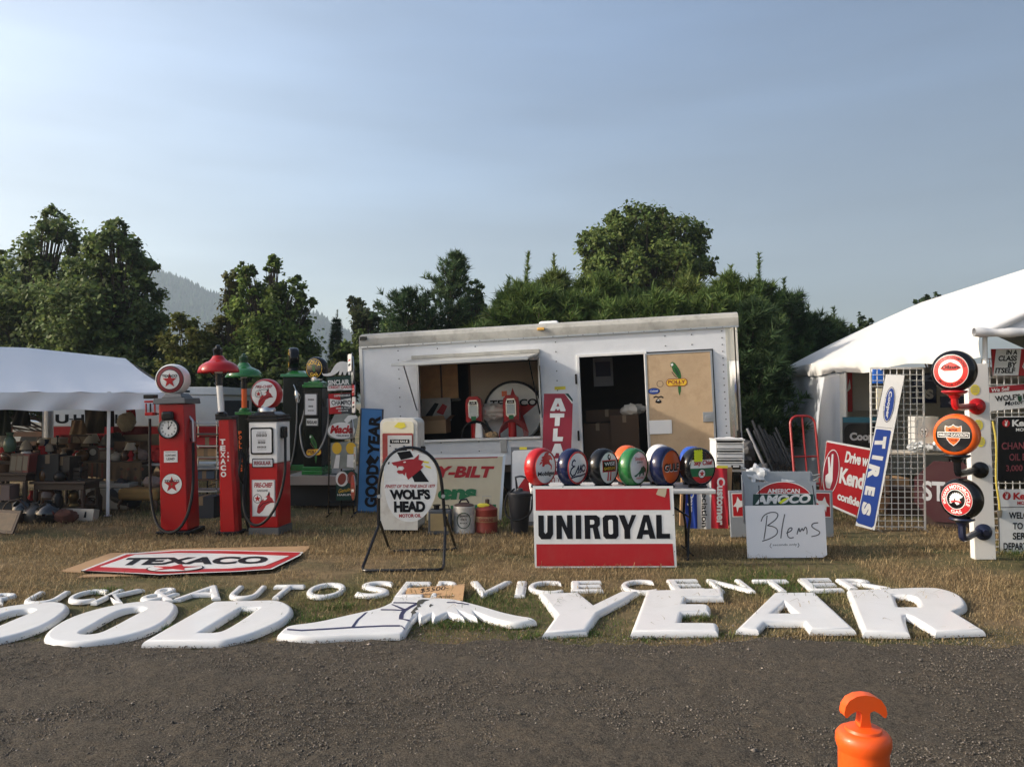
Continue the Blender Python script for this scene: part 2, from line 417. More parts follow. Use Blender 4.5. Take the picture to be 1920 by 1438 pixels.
def grid_mesh(name, X, Y, Z, mt, kind):
    ny, nx = X.shape
    v = np.stack([X.ravel(), Y.ravel(), Z.ravel()], 1)
    i = np.arange(ny * nx).reshape(ny, nx)
    f = np.stack([i[:-1, :-1].ravel(), i[:-1, 1:].ravel(), i[1:, 1:].ravel(), i[1:, :-1].ravel()], 1)
    return big_mesh(name, v, f, mt, smooth=True, kind=kind)
def ground_mat(name, cols, scales, bump, bscale, rough=.95, streak=()):
    m = bpy.data.materials.new(name); m.use_nodes = True; nt = m.node_tree; N = nt.nodes.new; L = nt.links.new
    b = nt.nodes['Principled BSDF']; b.inputs['Roughness'].default_value = rough; b.inputs['Specular IOR Level'].default_value = .2
    tc = N('ShaderNodeTexCoord'); prev = None
    for k, (c, sc) in enumerate(zip(cols, scales)):
        if k == 0: prev = c; continue
        nz = N('ShaderNodeTexNoise'); nz.inputs['Scale'].default_value = sc; nz.inputs['Detail'].default_value = 8; nz.inputs['Roughness'].default_value = .65
        mp = N('ShaderNodeMapping'); mp.inputs['Scale'].default_value = (.3, 1.4, 1) if k in streak else (1, 1, 1); L(tc.outputs['Object'], mp.inputs[0]); L(mp.outputs[0], nz.inputs['Vector'])
        mr = N('ShaderNodeMapRange'); mr.inputs[1].default_value = .42; mr.inputs[2].default_value = .62; L(nz.outputs['Fac'], mr.inputs[0])
        mx = N('ShaderNodeMix'); mx.data_type = 'RGBA'; L(mr.outputs[0], mx.inputs[0]); mx.inputs[7].default_value = (*c, 1)
        if isinstance(prev, tuple): mx.inputs[6].default_value = (*prev, 1)
        else: L(prev, mx.inputs[6])
        prev = mx.outputs[2]
    L(prev, b.inputs['Base Color'])
    n3 = N('ShaderNodeTexNoise'); n3.inputs['Scale'].default_value = bscale; n3.inputs['Detail'].default_value = 10; n3.inputs['Roughness'].default_value = .7
    L(tc.outputs['Object'], n3.inputs['Vector'])
    bp = N('ShaderNodeBump'); bp.inputs['Strength'].default_value = bump; bp.inputs['Distance'].default_value = .03
    L(n3.outputs['Fac'], bp.inputs['Height']); L(bp.outputs[0], b.inputs['Normal'])
    return m
GROUND = ground_mat('dry_turf_soil', [(.165, .118, .064), (.10, .072, .043), (.24, .172, .092), (.085, .09, .036)], [1, 1.1, 7, .55], .9, 45)
ROAD = ground_mat('gravel_road', [(.100, .079, .056), (.056, .046, .037), (.112, .086, .059), (.074, .063, .051), (.032, .028, .024), (.15, .13, .10)], [1, .8, 1.7, 5, 26, 110], 1.0, 70, streak=(1, 2))

gx = np.concatenate([-np.geomspace(1400, 9, 26), np.linspace(-8.9, 8.9, 150), np.geomspace(9, 1400, 26)])
gy = np.concatenate([[-300, -60, -20, -6], np.linspace(0, 16, 120), np.geomspace(16.4, 1400, 28)])
GX, GY = np.meshgrid(gx, gy)
GZ = (vnoise(GX, GY, 1.3, 5) - .5) * .03 * (np.abs(GX) < 9) * (GY < 16) * (GY > 5.2) - .008
grid_mesh('ground', GX, GY, GZ, GROUND, 'structure')
rx = np.concatenate([np.linspace(-60, -8, 30), np.linspace(-7.98, 7.98, 900), np.linspace(8, 60, 30)])
rv = np.concatenate([np.linspace(0, .30, 4), np.linspace(.315, 1, 260)])
RX, RV = np.meshgrid(rx, rv)
RY = -18 + (road_edge(RX) + 18) * (RV * .62 + .38 * RV ** .35) if False else -18 + (road_edge(RX) + 18) * np.where(RV < .31, RV / .31 * .8, .8 + .2 * (RV - .31) / .69)
RZ = .012 + (vnoise(RX, RY, .8, 8) - .5) * .035 + (vnoise(RX * .35, RY, 3.2, 9) - .5) * .022 + (vnoise(RX, RY, 6, 10, 4) - .5) * .020 + (vnoise(RX, RY, 26, 11, 2) - .5) * .011
RZ = RZ * np.clip((road_edge(RX) - RY) / .25, 0, 1) + .001
RZ = np.maximum(RZ, .0)
grid_mesh('road', RX, RY, RZ, ROAD, 'structure')

# loose stones on the gravel
def stones(n):
    Yp = 2.9 + (6.0 - 2.9) * rng.random(n) ** 1.1
    Xp = (rng.random(n) * 2 - 1) * Yp * .72
    keep = (Yp < road_edge(Xp) + .7 * rng.random(n) ** 2.5) & (vnoise(Xp, Yp, 1.7, 21) + .35 * rng.random(n) > .46)
    Xp, Yp = Xp[keep], Yp[keep]; n = len(Xp)
    r = .0022 + .0055 * rng.random(n) ** 3 + (rng.random(n) > .996) * (.004 + .006 * rng.random(n))
    base = np.array([[1, 0, 0], [-1, 0, 0], [0, 1, 0], [0, -1, 0], [0, 0, 1], [0, 0, -1]], float)
    V = base[None] * r[:, None, None] * (.65 + .7 * rng.random((n, 6, 1)))
    V[:, :, 2] *= .7; a = rng.random(n) * 6.28; c, s_ = np.cos(a)[:, None], np.sin(a)[:, None]
    X = V[:, :, 0] * c - V[:, :, 1] * s_; Yv = V[:, :, 0] * s_ + V[:, :, 1] * c
    V = np.stack([X + Xp[:, None], Yv + Yp[:, None], V[:, :, 2] + .014 + .3 * r[:, None]], 2)
    fb = np.array([[0, 2, 4], [2, 1, 4], [1, 3, 4], [3, 0, 4], [2, 0, 5], [1, 2, 5], [3, 1, 5], [0, 3, 5]])
    Fc = (np.arange(n)[:, None, None] * 6 + fb[None]).reshape(-1, 3)
    t = .55 + .9 * rng.random(n) ** 2; t[rng.random(n) > .985] = 2.6
    T = np.stack([t, t * (.93 + .05 * rng.random(n)), t * (.86 + .1 * rng.random(n))], 1)
    big_mesh('gravel', V.reshape(-1, 3), Fc, mat('loose_stone', (.135, .122, .105), .85, attr='tint'), tint=np.repeat(T, 8, 0), kind='stuff',
             label='loose grey gravel scattered over the road', cat='gravel')
stones(90000)

NO_GRASS = []      # convex ground polygons without blades
def inside(poly, x, y):
    r = np.ones(x.shape, bool); n = len(poly)
    ar = sum(poly[i][0] * poly[(i + 1) % n][1] - poly[(i + 1) % n][0] * poly[i][1] for i in range(n))
    sg = 1 if ar > 0 else -1
    for i in range(n):
        a, b = poly[i], poly[(i + 1) % n]
        r &= sg * ((b[0] - a[0]) * (y - a[1]) - (b[1] - a[1]) * (x - a[0])) > 0
    return r
def blades(n, y0, y1, hmin, hmax, w, name, label, green=0.0, power=1.0, mask=None, lie=0.0):
    u = rng.random(n); Yp = 1 / (1 / y0 + (1 / y1 - 1 / y0) * u ** power)
    Xp = (rng.random(n) * 2 - 1) * Yp * .70
    if mask is not None: Xp, Yp = mask(n)
    d = vnoise(Xp, Yp, 1.1, 31, 4)
    dens = np.clip((Yp - road_edge(Xp)) / 1.3, 0, 1) * .8 + .18
    keep = (Yp > road_edge(Xp) - .03 - .5 * rng.random(n) ** 4) & (rng.random(n) < dens * np.clip((d - .34) * 4.5, .10, 1))
    if mask is not None: keep = np.ones(len(Xp), bool)
    for p in NO_GRASS: keep &= ~inside(p, Xp, Yp)
    Xp, Yp = Xp[keep], Yp[keep]; n = len(Xp)
    g = vnoise(Xp, Yp, .55, 41, 3); gm = np.clip((g - .55) * 6 + green + .5 * np.clip((6.4 - Yp) / .8, 0, 1) * (vnoise(Xp, Yp, 1.6, 44) > .5), 0, 1) * (rng.random(n) < .8)
    h = (hmin + (hmax - hmin) * rng.random(n) ** 1.6) * np.clip(.45 + (Yp - 5.4) / 2.4, .4, 1)
    a = rng.random(n) * 2 * np.pi; lean = np.minimum(1.5, .25 + lie + 1.15 * rng.random(n))
    dx, dy = np.cos(a), np.sin(a); ww = w * (.6 + .8 * rng.random(n))
    px_, py_ = -dy * ww / 2, dx * ww / 2
    b = np.stack([Xp, Yp, np.full(n, -.006)], 1); side = np.stack([px_, py_, 0 * px_], 1)
    m1 = b + np.stack([dx * h * .35 * np.sin(lean), dy * h * .35 * np.sin(lean), h * .6 * np.cos(lean * .6)], 1)
    tp = b + np.stack([dx * h * np.sin(lean), dy * h * np.sin(lean), h * np.cos(lean) * .9 + .006], 1)
    V = np.stack([b - side, b + side, m1 + side * .8, m1 - side * .8, tp + side * .15, tp - side * .15], 1)
    fb = np.array([[0, 1, 2, 3], [3, 2, 4, 5]]); Fc = (np.arange(n)[:, None, None] * 6 + fb[None]).reshape(-1, 4)
    straw = np.array([.47, .355, .19]); old = np.array([.18, .125, .066]); grn = np.array([.080, .125, .030])
    q = rng.random(n)[:, None]; T = straw * (1 - q) + old * q; T = T * (1 - gm[:, None]) + grn * gm[:, None]
    T *= (.65 + .7 * rng.random(n))[:, None]
    big_mesh(name, V.reshape(-1, 3), Fc, leafmat('grass_blade', (1, 1, 1), .3), tint=np.repeat(T, 2, 0), kind='stuff', label=label, cat='grass')

# ================================================================== HILL
HD = 900.0
prof = [(-500, 440), (-200, 452), (0, 478), (150, 494), (290, 511), (330, 519), (370, 536), (410, 556), (470, 570), (560, 584), (600, 592), (640, 618), (690, 640), (760, 676), (860, 720), (980, 751)]
hx = np.array([(p[0] - 960) / F * HD for p in prof]); hz = np.array([CAM_H + (752 - p[1]) / F * HD for p in prof])
us = np.linspace(hx[0], hx[-1], 220); ws = np.linspace(0, 1, 26)
HX, HW = np.meshgrid(us, ws)
ridge = np.interp(HX, hx, hz)
HY = 420 + (HD - 420) * HW
HZ = ridge * (HW ** 1.25) - 1.0 + (vnoise(HX, HY, .012, 51, 4) - .5) * 14 * np.sin(np.pi * HW)
FOREST = mat('forest_floor', (.030, .055, .018), .9, var=.4, scale=.05)
grid_mesh('hill', HX, HY, HZ, FOREST, 'structure')
def hill_forest(n):
    u = rng.random(n); w = 1 - rng.random(n) ** 1.7 * .95
    X = us[0] + (us[-1] - us[0]) * u; rg = np.interp(X, hx, hz); Y = 420 + (HD - 420) * w
    Z = rg * w ** 1.25 - 2.5 + (vnoise(X, Y, .012, 51, 4) - .5) * 14 * np.sin(np.pi * w)
    h = 4.5 + 5 * rng.random(n); r = h * (.22 + .16 * rng.random(n)); k = 6
    ang = np.arange(k) * 2 * np.pi / k
    ringv = np.stack([X[:, None] + r[:, None] * np.cos(ang), Y[:, None] + r[:, None] * np.sin(ang), np.repeat(Z[:, None], k, 1)], 2)
    tip = np.stack([X, Y, Z + h], 1)[:, None]
    V = np.concatenate([ringv, tip], 1).reshape(-1, 3)
    fb = np.array([[i, (i + 1) % k, k] for i in range(k)]); Fc = (np.arange(n)[:, None, None] * (k + 1) + fb).reshape(-1, 3)
    T = np.repeat((.6 + .8 * rng.random(n))[:, None] * np.array([[1, 1, 1]]), k, 0)
    big_mesh('distant_forest', V, Fc, leafmat('far_conifer', (.030, .060, .020), .1), tint=T, kind='stuff', label='hazy blue forest covering the far hillside', cat='forest')
hill_forest(9000)

# ================================================================== TREES
BARK = mat('bark', (.075, .055, .04), .9, var=.4, scale=14, bump=.5, bscale=30)
def leaf_quads(C, Nn, s, rg):
    """diamond leaves at C with normals Nn"""
    n = len(C); Nn = Nn / np.linalg.norm(Nn, axis=1, keepdims=True)
    a = rg.normal(size=(n, 3)); a -= Nn * (a * Nn).sum(1, keepdims=True); a /= np.linalg.norm(a, axis=1, keepdims=True)
    b = np.cross(Nn, a); s = s[:, None]
    droop = np.array([0, 0, -.25])
    V = np.stack([C - a * s * .5, C + b * s * .34 - a * s * .05, C + a * s * .55 + droop * s * .4, C - b * s * .34 - a * s * .05], 1)
    return V.reshape(-1, 3), np.arange(4 * n).reshape(n, 4)
def broadleaf(name, label, cat, base_px, Y, lobes, n, size, col, seed, group=None, warm=0.0, ground_z=0.0, gap=1.0, base=None, clump=.22):
    rg = np.random.default_rng(seed)
    bx = base if base is not None else Vector((at(base_px, 752, Y).x, Y, ground_z))
    root = thing(name, label, cat, Matrix.Translation(bx), group)
    L = []
    for lb in lobes:
        px, py, rx_, ry_ = lb[:4]; dy = lb[4] if len(lb) > 4 else 0
        if base is not None: c = Vector((px, py, lb[5])) - bx; L.append((c, rx_, ry_, rx_)); continue
        c = at(px, py, Y + dy) - bx; k = (Y + dy) / F
        L.append((c, rx_ * k, ry_ * k, max(rx_ * k, .4) * .9))
    vol = np.array([l[1] * l[2] * l[3] for l in L]) ** .75; vol /= vol.sum()
    Cs = []; Ns = []; Ts = []; clumps = []
    for (c, a, b, d), p in zip(L, vol):
        m = int(n * p); K = max(14, int(m / 95))
        q = rg.normal(size=(K, 3)); q /= np.linalg.norm(q, axis=1, keepdims=True); q *= (.35 + .75 * rg.random(K) ** .5)[:, None]
        cc = np.array(c) + q * np.array([a, d, b]); cr = (clump * (.6 + .9 * rg.random(K))) * min(a, b)
        clumps.append((cc, cr, np.array(c)))
        idx = rg.integers(0, K, m)
        off = rg.normal(size=(m, 3)) * np.array([.62, .62, .55])
        P = cc[idx] + off * cr[idx][:, None] * gap
        out = P - np.array(c); out /= (np.linalg.norm(out, axis=1, keepdims=True) + 1e-6)
        Cs.append(P); Ns.append(out * .55 + np.array([0, 0, .75]) + rg.normal(size=(m, 3)) * .75)
        ct = (.72 + .56 * rg.random(K))[idx]; t = ct * (.7 + .6 * rg.random(m))
        wm = warm * rg.random(K)[idx]
        Ts.append(np.stack([t * (1 + .3 * rg.random(m) + 2.6 * wm), t * (1 + .55 * wm), t * (.75 + .5 * rg.random(m))], 1))
    C = np.concatenate(Cs); Nn = np.concatenate(Ns); T = np.concatenate(Ts)
    k = C[:, 2] + bx.z > .15; C, Nn, T = C[k], Nn[k], T[k]
    V, Fc = leaf_quads(C, Nn, size * (.6 + .8 * rg.random(len(C))), rg)
    big_mesh('crown', V, Fc, leafmat('leaf_' + name + str(seed), col), tint=T, parent=root)
    mb = MB(); top = max(l[0].z for l in L); h0 = top * .9
    tr = max(.07, top * .022)
    cx = np.mean([l[0].x for l in L]); sp = [Vector((cx * t * t, 0, h0 * t)) for t in (0, .15, .3, .5, .7, .85, 1)]
    mb.tube(sp, [tr * 1.4, tr, tr * .9, tr * .7, tr * .45, tr * .25, tr * .08], BARK, 9)
    for cc, cr, c in clumps:
        for i in range(min(len(cc), 16)):
            e = Vector(cc[i]); t = min(.9, max(.12, (e.z * .6) / max(h0, .1))); s0 = Vector((cx * t * t, 0, h0 * t))
            mid = s0.lerp(e, .5) + Vector((0, 0, -.06 * (e - s0).length))
            mb.tube([s0, mid, e], [tr * .34, tr * .2, tr * .05], BARK, 5)
    mb.build('trunk', root)
    return root
def conifer(name, label, cat, px, top_py, Y, width_px, seed, col, group=None, base_z=0.0, whorls=16, tufts=9, needle=.15, spruce=False, lead=.8, dens=1.0, low=.05, col2=(1, 1, 1), shape=.75):
    rg = np.random.default_rng(seed)
    tp = at(px, top_py, Y); bx = Vector((tp.x, Y, base_z)); Ht = tp.z - base_z; W = width_px / 2 * Y / F
    root = thing(name, label, cat, Matrix.Translation(bx), group)
    mb = MB(); lean = rg.normal(size=2) * .03 * Ht
    axis = lambda t: np.array([lean[0] * t * t, lean[1] * t * t, Ht * t])
    mb.tube([axis(t) for t in (0, .3, .6, .85, 1)], [.018 * Ht + .03, .014 * Ht + .02, .009 * Ht + .01, .012, .006], BARK, 7)
    TC = []; TD = []; TS = []; TT = []
    hmax = 1 - lead / Ht
    for w in range(whorls):
        t = low + (hmax - low) * (w / (whorls - 1)) ** .9
        rad = W * (max(0, 1 - t / hmax) ** (shape if not spruce else .95) * .96 + .06) * (.8 + .4 * rg.random())
        nb = int(rg.integers(5, 8) * dens)
        for b in range(nb):
            a = 2 * pi * (b + rg.random() * .7) / nb; Lb = rad * (.65 + .55 * rg.random())
            up = (-.15 if spruce else .25 + .55 * t) + .15 * rg.normal()
            s0 = axis(t); d = np.array([cos(a), sin(a), up])
            e = s0 + d * Lb; tipup = np.array([0, 0, (.02 if spruce else .28) * Lb])
            m = s0 + d * Lb * .5 - np.array([0, 0, .04 * Lb])
            mb.tube([s0, m, e + tipup * .6], [.012 + .006 * Lb, .009, .004], BARK, 4)
            K = max(3, int(tufts * (.5 + Lb / max(W, .1))))
            br = .75 + .5 * rg.random()
            for k in range(K):
                u = (.25 + .75 * (k + rg.random()) / K)
                q = s0 + (m - s0) * min(1, u * 2) + (e + tipup * .6 - m) * max(0, u * 2 - 1)
                side = rg.normal(size=3) * np.array([.16, .16, .07]) * Lb * (1.1 - .5 * u)
                dd = d * .6 + side / max(Lb, .05) * 1.6 + np.array([0, 0, (.55 if not spruce else .1)])
                TC.append(q + side); TD.append(dd); TS.append(.75 + .5 * rg.random()); TT.append(br * (.7 + .5 * rg.random()))
    nl = max(5, int(lead * 12))
    for k in range(nl):
        TC.append(axis(hmax + (1 - hmax) * k / nl)); TD.append(np.array([0, 0, 1.]) + rg.normal(size=3) * .05); TS.append(.75 - .25 * k / nl); TT.append(1.1)
    TC = np.array(TC); TD = np.array(TD); TD /= np.linalg.norm(TD, axis=1, keepdims=True); TS = np.array(TS); TT = np.array(TT)
    per = 15; n = len(TC) * per
    C = np.repeat(TC, per, 0); D = np.repeat(TD, per, 0); S = np.repeat(TS, per) * needle * (.75 + .5 * rg.random(n))
    v = rg.normal(size=(n, 3)); v -= D * (v * D).sum(1, keepdims=True); v /= np.linalg.norm(v, axis=1, keepdims=True)
    sp = .35 + .9 * rg.random(n)
    nd = D * np.cos(sp)[:, None] + v * np.sin(sp)[:, None]
    base = C + D * (rg.random(n) * .5 * S)[:, None]
    wd = np.cross(nd, rg.normal(size=(n, 3))); wd /= np.linalg.norm(wd, axis=1, keepdims=True); wd *= (needle * .085)
    V = np.stack([base - wd, base + wd, base + nd * S[:, None]], 1).reshape(-1, 3)
    t = np.repeat(TT, per) * (.75 + .5 * rg.random(n)); T = np.stack([t * col2[0] * (.9 + .3 * rg.random(n)), t * col2[1], t * col2[2] * (.8 + .4 * rg.random(n))], 1)
    big_mesh('crown', V, np.arange(3 * n).reshape(n, 3), leafmat('needle_' + name + str(seed), col, .25), tint=T, parent=root)
    mb.build('trunk', root)
    return root

GT = 'trees beyond the stalls'
DG = (.105, .165, .056); MG = (.11, .175, .052); YG = (.12, .155, .042); PG = (.058, .105, .032)
broadleaf('maple_tree', 'tall dark maple at far left with the highest pointed top', 'tree', 90, 25, [(100, 470, 62, 62), (95, 425, 30, 36), (20, 570, 80, 66), (100, 590, 110, 90), (-60, 600, 80, 90), (80, 700, 140, 60), (15, 500, 36, 30)], 30000, .15, DG, 101, GT)
broadleaf('maple_tree', 'broad dark maple with several crown lobes behind the left canopy', 'tree', 215, 23.5, [(215, 480, 52, 56), (165, 520, 50, 50), (262, 500, 36, 46), (262, 582, 42, 56), (190, 600, 100, 80), (260, 660, 72, 60), (170, 690, 110, 55), (215, 434, 22, 22), (292, 625, 24, 30)], 34000, .145, DG, 102, GT)
broadleaf('shrub_tree', 'yellowish small tree between the dark maple and the brown tipped tree', 'tree', 345, 22, [(345, 640, 42, 45), (372, 690, 50, 45), (330, 700, 40, 40)], 9000, .12, YG, 103, GT, warm=.06)
broadleaf('maple_tree', 'maple with brown tipped leaves behind the red lamp shade', 'tree', 425, 23, [(432, 560, 22, 34), (420, 620, 24, 34), (440, 600, 36, 50), (412, 660, 50, 45), (440, 525, 18, 20)], 8000, .12, (.10, .13, .044), 104, GT, warm=.12, gap=1.15)
broadleaf('maple_tree', 'fresh green maple with upright shoots behind the green lamp', 'tree', 510, 22.5, [(512, 525, 22, 40), (470, 540, 22, 40), (545, 545, 26, 36), (500, 590, 62, 50), (556, 600, 26, 24), (520, 660, 70, 60), (470, 680, 50, 50), (455, 510, 10, 22), (514, 500, 10, 22), (575, 570, 18, 12)], 22000, .12, (.12, .195, .052), 105, GT)
conifer('spruce_tree', 'small dark spruce standing alone left of the white trailer', 'tree', 625, 580, 24, 52, 106, (.05, .095, .046), GT, whorls=30, tufts=9, spruce=True, lead=.35, needle=.12, dens=1.3)
broadleaf('willow_tree', 'pale wispy tree just left of the trailer roof', 'tree', 690, 23, [(672, 600, 24, 30), (700, 590, 26, 24), (665, 572, 14, 14), (720, 630, 40, 36), (670, 660, 30, 40), (742, 610, 22, 26)], 8000, .11, (.12, .16, .075), 107, GT, gap=1.2)
conifer('pine_tree', 'dense dark pine rising behind the left half of the trailer', 'tree', 825, 470, 21, 255, 108, (.075, .125, .052), GT, whorls=17, tufts=14, lead=.3, needle=.17, dens=1.35, low=.15, shape=.85)
conifer('pine_tree', 'dark pine with a rounded side behind the trailer awning', 'tree', 765, 545, 20.5, 190, 128, (.045, .085, .034), GT, whorls=13, tufts=11, lead=.2, needle=.17, dens=1.3, low=.25, shape=.5)
broadleaf('birch_tree', 'thin leafy tree between the dark pine and the shoots of the young pine', 'tree', 892, 21.5, [(892, 548, 18, 18), (880, 590, 26, 30), (900, 570, 12, 14), (870, 630, 40, 30)], 5000, .10, MG, 109, GT)
pines = [(968, 474, 17.5, 170, 201, 'young light green pine with the tallest bare shoot'), (935, 520, 17, 140, 202, 'young light green pine with short shoots left of the tallest bare shoot'),
         (1045, 478, 18.5, 190, 203, 'bushy pine directly left of the tall round tree'), (1120, 500, 17.5, 190, 204, 'yellow green pine in front of the tall round tree left side'),
         (1200, 520, 17, 190, 205, 'yellow green pine right above the plywood trailer door'), (1285, 490, 17.5, 200, 206, 'bushy pine in front of the tall round tree right side'),
         (1360, 500, 18, 190, 207, 'bushy pine above the right end of the trailer roof'), (1421, 478, 20, 170, 208, 'pine with the curved shoot right of the trailer'),
         (1472, 522, 21, 190, 209, 'dark pine with a forked top right of the curved shoot pine'), (1440, 640, 20.5, 190, 210, 'low dark pine filling the gap beside the trailer corner'),
         (1525, 570, 22, 170, 211, 'dark pine just left of the white tent roof'), (1562, 577, 23, 120, 212, 'thin pine shoot rising beside the white tent roof')]
for k, (px, py, Y, w, sd, lb) in enumerate(pines):
    dk = k >= 8
    conifer('pine_tree', lb, 'tree', px, py, Y, w * 1.22, sd, (.048, .085, .034) if dk else ((.10, .155, .040), (.07, .12, .036), (.125, .17, .05))[k % 3], GT, whorls=14, tufts=15, needle=.21, dens=1.25, lead=(.95 if k in (0, 7) else .45 + .1 * (k % 3)), low=.12, shape=.62)
broadleaf('oak_tree', 'tall round deciduous tree rising above the trailer roof', 'tree', 1205, 27, [(1150, 450, 52, 44), (1205, 440, 56, 50), (1265, 455, 50, 48), (1300, 490, 34, 36), (1120, 490, 36, 34), (1210, 510, 110, 50), (1160, 412, 22, 18), (1232, 408, 22, 16), (1195, 402, 14, 12), (1312, 440, 18, 18), (1332, 500, 16, 20), (1098, 455, 16, 18), (1275, 420, 16, 16)], 34000, .135, (.115, .18, .052), 110, GT)
broadleaf('round_tree', 'small dark tree top far behind the left slope of the white tent', 'tree', 1620, 30, [(1622, 612, 24, 18), (1600, 640, 40, 24), (1640, 640, 30, 22), (1590, 690, 60, 50)], 3800, .17, (.04, .075, .03), 111, GT)
broadleaf('round_tree', 'few dark leaves peeking over the middle of the white tent roof', 'tree', 1745, 30, [(1748, 558, 12, 9), (1730, 568, 14, 8), (1745, 610, 40, 30)], 1500, .17, (.04, .075, .03), 112, GT)
broadleaf('hedge_bush', 'dark hedge bush behind the trailer right corner', 'bush', 1440, 23, [(1430, 760, 70, 80), (1500, 740, 60, 80), (1560, 720, 60, 70), (1460, 700, 60, 60)], 9000, .16, (.032, .06, .024), 113, GT)
broadleaf('hedge_bush', 'dark hedge bush behind the left stall tables', 'bush', 60, 20, [(-40, 740, 90, 50), (60, 745, 70, 40), (140, 740, 70, 50), (240, 735, 70, 60), (330, 735, 60, 50)], 9000, .16, (.035, .06, .02), 114, GT)
broadleaf('hedge_bush', 'leafy hedge behind the left half of the trailer roof', 'bush', 800, 22, [(700, 650, 50, 40), (770, 640, 60, 40), (850, 640, 60, 40), (930, 630, 50, 40), (900, 600, 36, 30)], 10000, .12, MG, 116, GT)
broadleaf('hedge_bush', 'leafy hedge bush behind the dark green pumps', 'bush', 560, 20, [(450, 735, 70, 60), (540, 735, 60, 60), (620, 720, 50, 60), (660, 690, 40, 50)], 9000, .16, (.045, .075, .022), 115, GT)
for k, (px, py, w) in enumerate(((1000, 532, 200), (1080, 540, 200), (1160, 556, 200), (1245, 548, 200), (1325, 540, 190))):
    conifer('pine_tree', ['pine filling the gap right of the tallest bare shoot, low behind the trailer roof', 'pine low behind the orange marker light of the trailer roof', 'pine low behind the trailer roof above the doorway', 'pine low behind the trailer roof above the parrot door', 'pine low behind the far right of the trailer roof'][k], 'tree', px, py, 16.6, w * 1.3, 230 + k, (.095, .150, .040), GT, whorls=11, tufts=14, needle=.21, dens=1.2, lead=.35, low=.3, shape=.55)
conifer('pine_tree', 'low dark pine directly behind the right rear edge of the trailer', 'tree', 1408, 560, 15.9, 170, 240, (.048, .085, .034), GT, whorls=12, tufts=14, needle=.2, dens=1.3, lead=.3, low=.1, shape=.5)
# two trees outside the frame on the left: their shade covers the left stall
broadleaf('maple_tree', 'big maple standing left of the left stall', 'tree', 0, 11, [(-13.2, 12.8, 1.8, 2.2, 0, 5.2), (-17, 11.5, 3.2, 3.0, 0, 6.2), (-18, 10, 2.6, 2.4, 0, 4.4), (-16.5, 13.2, 2.8, 2.6, 0, 5)], 9000, .3, DG, 120, GT, base=Vector((-17, 11.5, 0)))

# ================================================================== WHITE TRAILER
TF = Fr((-2.45, 13.2, 0), yaw=-10, roll=-2.4)
ALU = mat('aluminium_skin', (.72, .74, .765), .42, metal=.1, var=.14, scale=1.6, dirt=.45, dcol=(.38, .39, .39), dscale=1.6, bump=.05, bscale=2.5)
FASC = mat('weathered_fascia', (.42, .41, .37), .6, var=.22, scale=2.2, dirt=.75, dcol=(.16, .15, .13), dscale=5)
CREAM = mat('corner_casting', (.74, .70, .60), .25, metal=.35, var=.05)
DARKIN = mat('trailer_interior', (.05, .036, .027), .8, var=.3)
GAP = mat('black_gasket_and_shade', (.012, .012, .012), .7)
tr = thing('cargo_trailer', 'long white box trailer with an open hatch and a plywood door', 'trailer', TF.m)
tu = lambda px, py, y=0: TF.uv(px, py, y)
LX = tu(1386, 640)[0]; TOP = tu(672, 626)[1]; FLR = .52; DEP = 2.35
wx0, wz1 = tu(785, 686); wx1 = tu(1008, 675)[0]; wz0 = tu(895, 822)[1]
dx0 = tu(1086, 672)[0]; dx1, dz1 = tu(1207, 664)
FZ = TOP - .235
mb = MB()
def wallbox(x0, x1, z0, z1): mb.box(x0, x1, 0, .05, z0, z1, ALU)
wallbox(0, wx0, FLR, FZ); wallbox(wx0, wx1, FLR, wz0); wallbox(wx0, wx1, wz1, FZ); wallbox(wx1, dx0, FLR, FZ); wallbox(dx0, dx1, dz1, FZ); wallbox(dx1, LX - .20, FLR, FZ)
RIV = mat('rivet', (.16, .16, .17), .5, metal=.5)
for k, px in enumerate([677, 748, 822, 893, 1044, 1250, 1300, 1357]):
    x = tu(px, 700)[0]
    for z in np.arange(FLR + .08, FZ - .03, .105 if k in (0, 7) else .155):
        if wx0 - .02 < x < wx1 + .02 and wz0 - .02 < z < wz1 + .05: continue
        if dx0 - .03 < x < dx1 + 1.0 and z < dz1 + .03 and k < 7: continue
        mb.lathe([(.012, -.004), (.008, -.008)], RIV, 6, (x, 0, z), 'y')
mb.build('wall', tr, flat=True)
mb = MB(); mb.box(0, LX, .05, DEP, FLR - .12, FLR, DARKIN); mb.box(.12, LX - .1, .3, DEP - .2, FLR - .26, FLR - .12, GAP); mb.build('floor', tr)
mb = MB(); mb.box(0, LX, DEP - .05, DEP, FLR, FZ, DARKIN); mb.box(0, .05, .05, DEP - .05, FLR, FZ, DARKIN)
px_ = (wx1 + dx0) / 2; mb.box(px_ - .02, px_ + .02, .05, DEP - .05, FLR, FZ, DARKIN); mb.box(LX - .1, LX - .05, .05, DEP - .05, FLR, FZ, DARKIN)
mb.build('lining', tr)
mb = MB()
mb.prism([(0, -.02), (.06, -.035), (.14, -.03), (.2, .01), (.235, .12), (.255, DEP / 2), (.235, DEP - .12), (0, DEP)], 0, LX, FASC)
mb.v = [(v[1], v[2], FZ + v[0]) for v in mb.v]      # outline was drawn as (height, depth), run along the length
mb.build('roof', tr, angle=25)
mb = MB(); mb.box(.0, LX, -.04, -.026, FZ - .012, FZ + .012, STEEL)
for x in np.arange(.15, LX, .24): mb.lathe([(.010, -.041), (.007, -.046)], RIV, 6, (x, 0, FZ), 'y')
mb.build('roof_rail', tr, flat=True)
mb = MB(); x, z = tu(1015, 617); mb.box(x - .06, x + .06, -.075, -.03, z - .025, z + .02, mat('amber_lens', (.75, .42, .08), .3, coat=.4)); mb.build('marker_light', tr, bevel=.01)
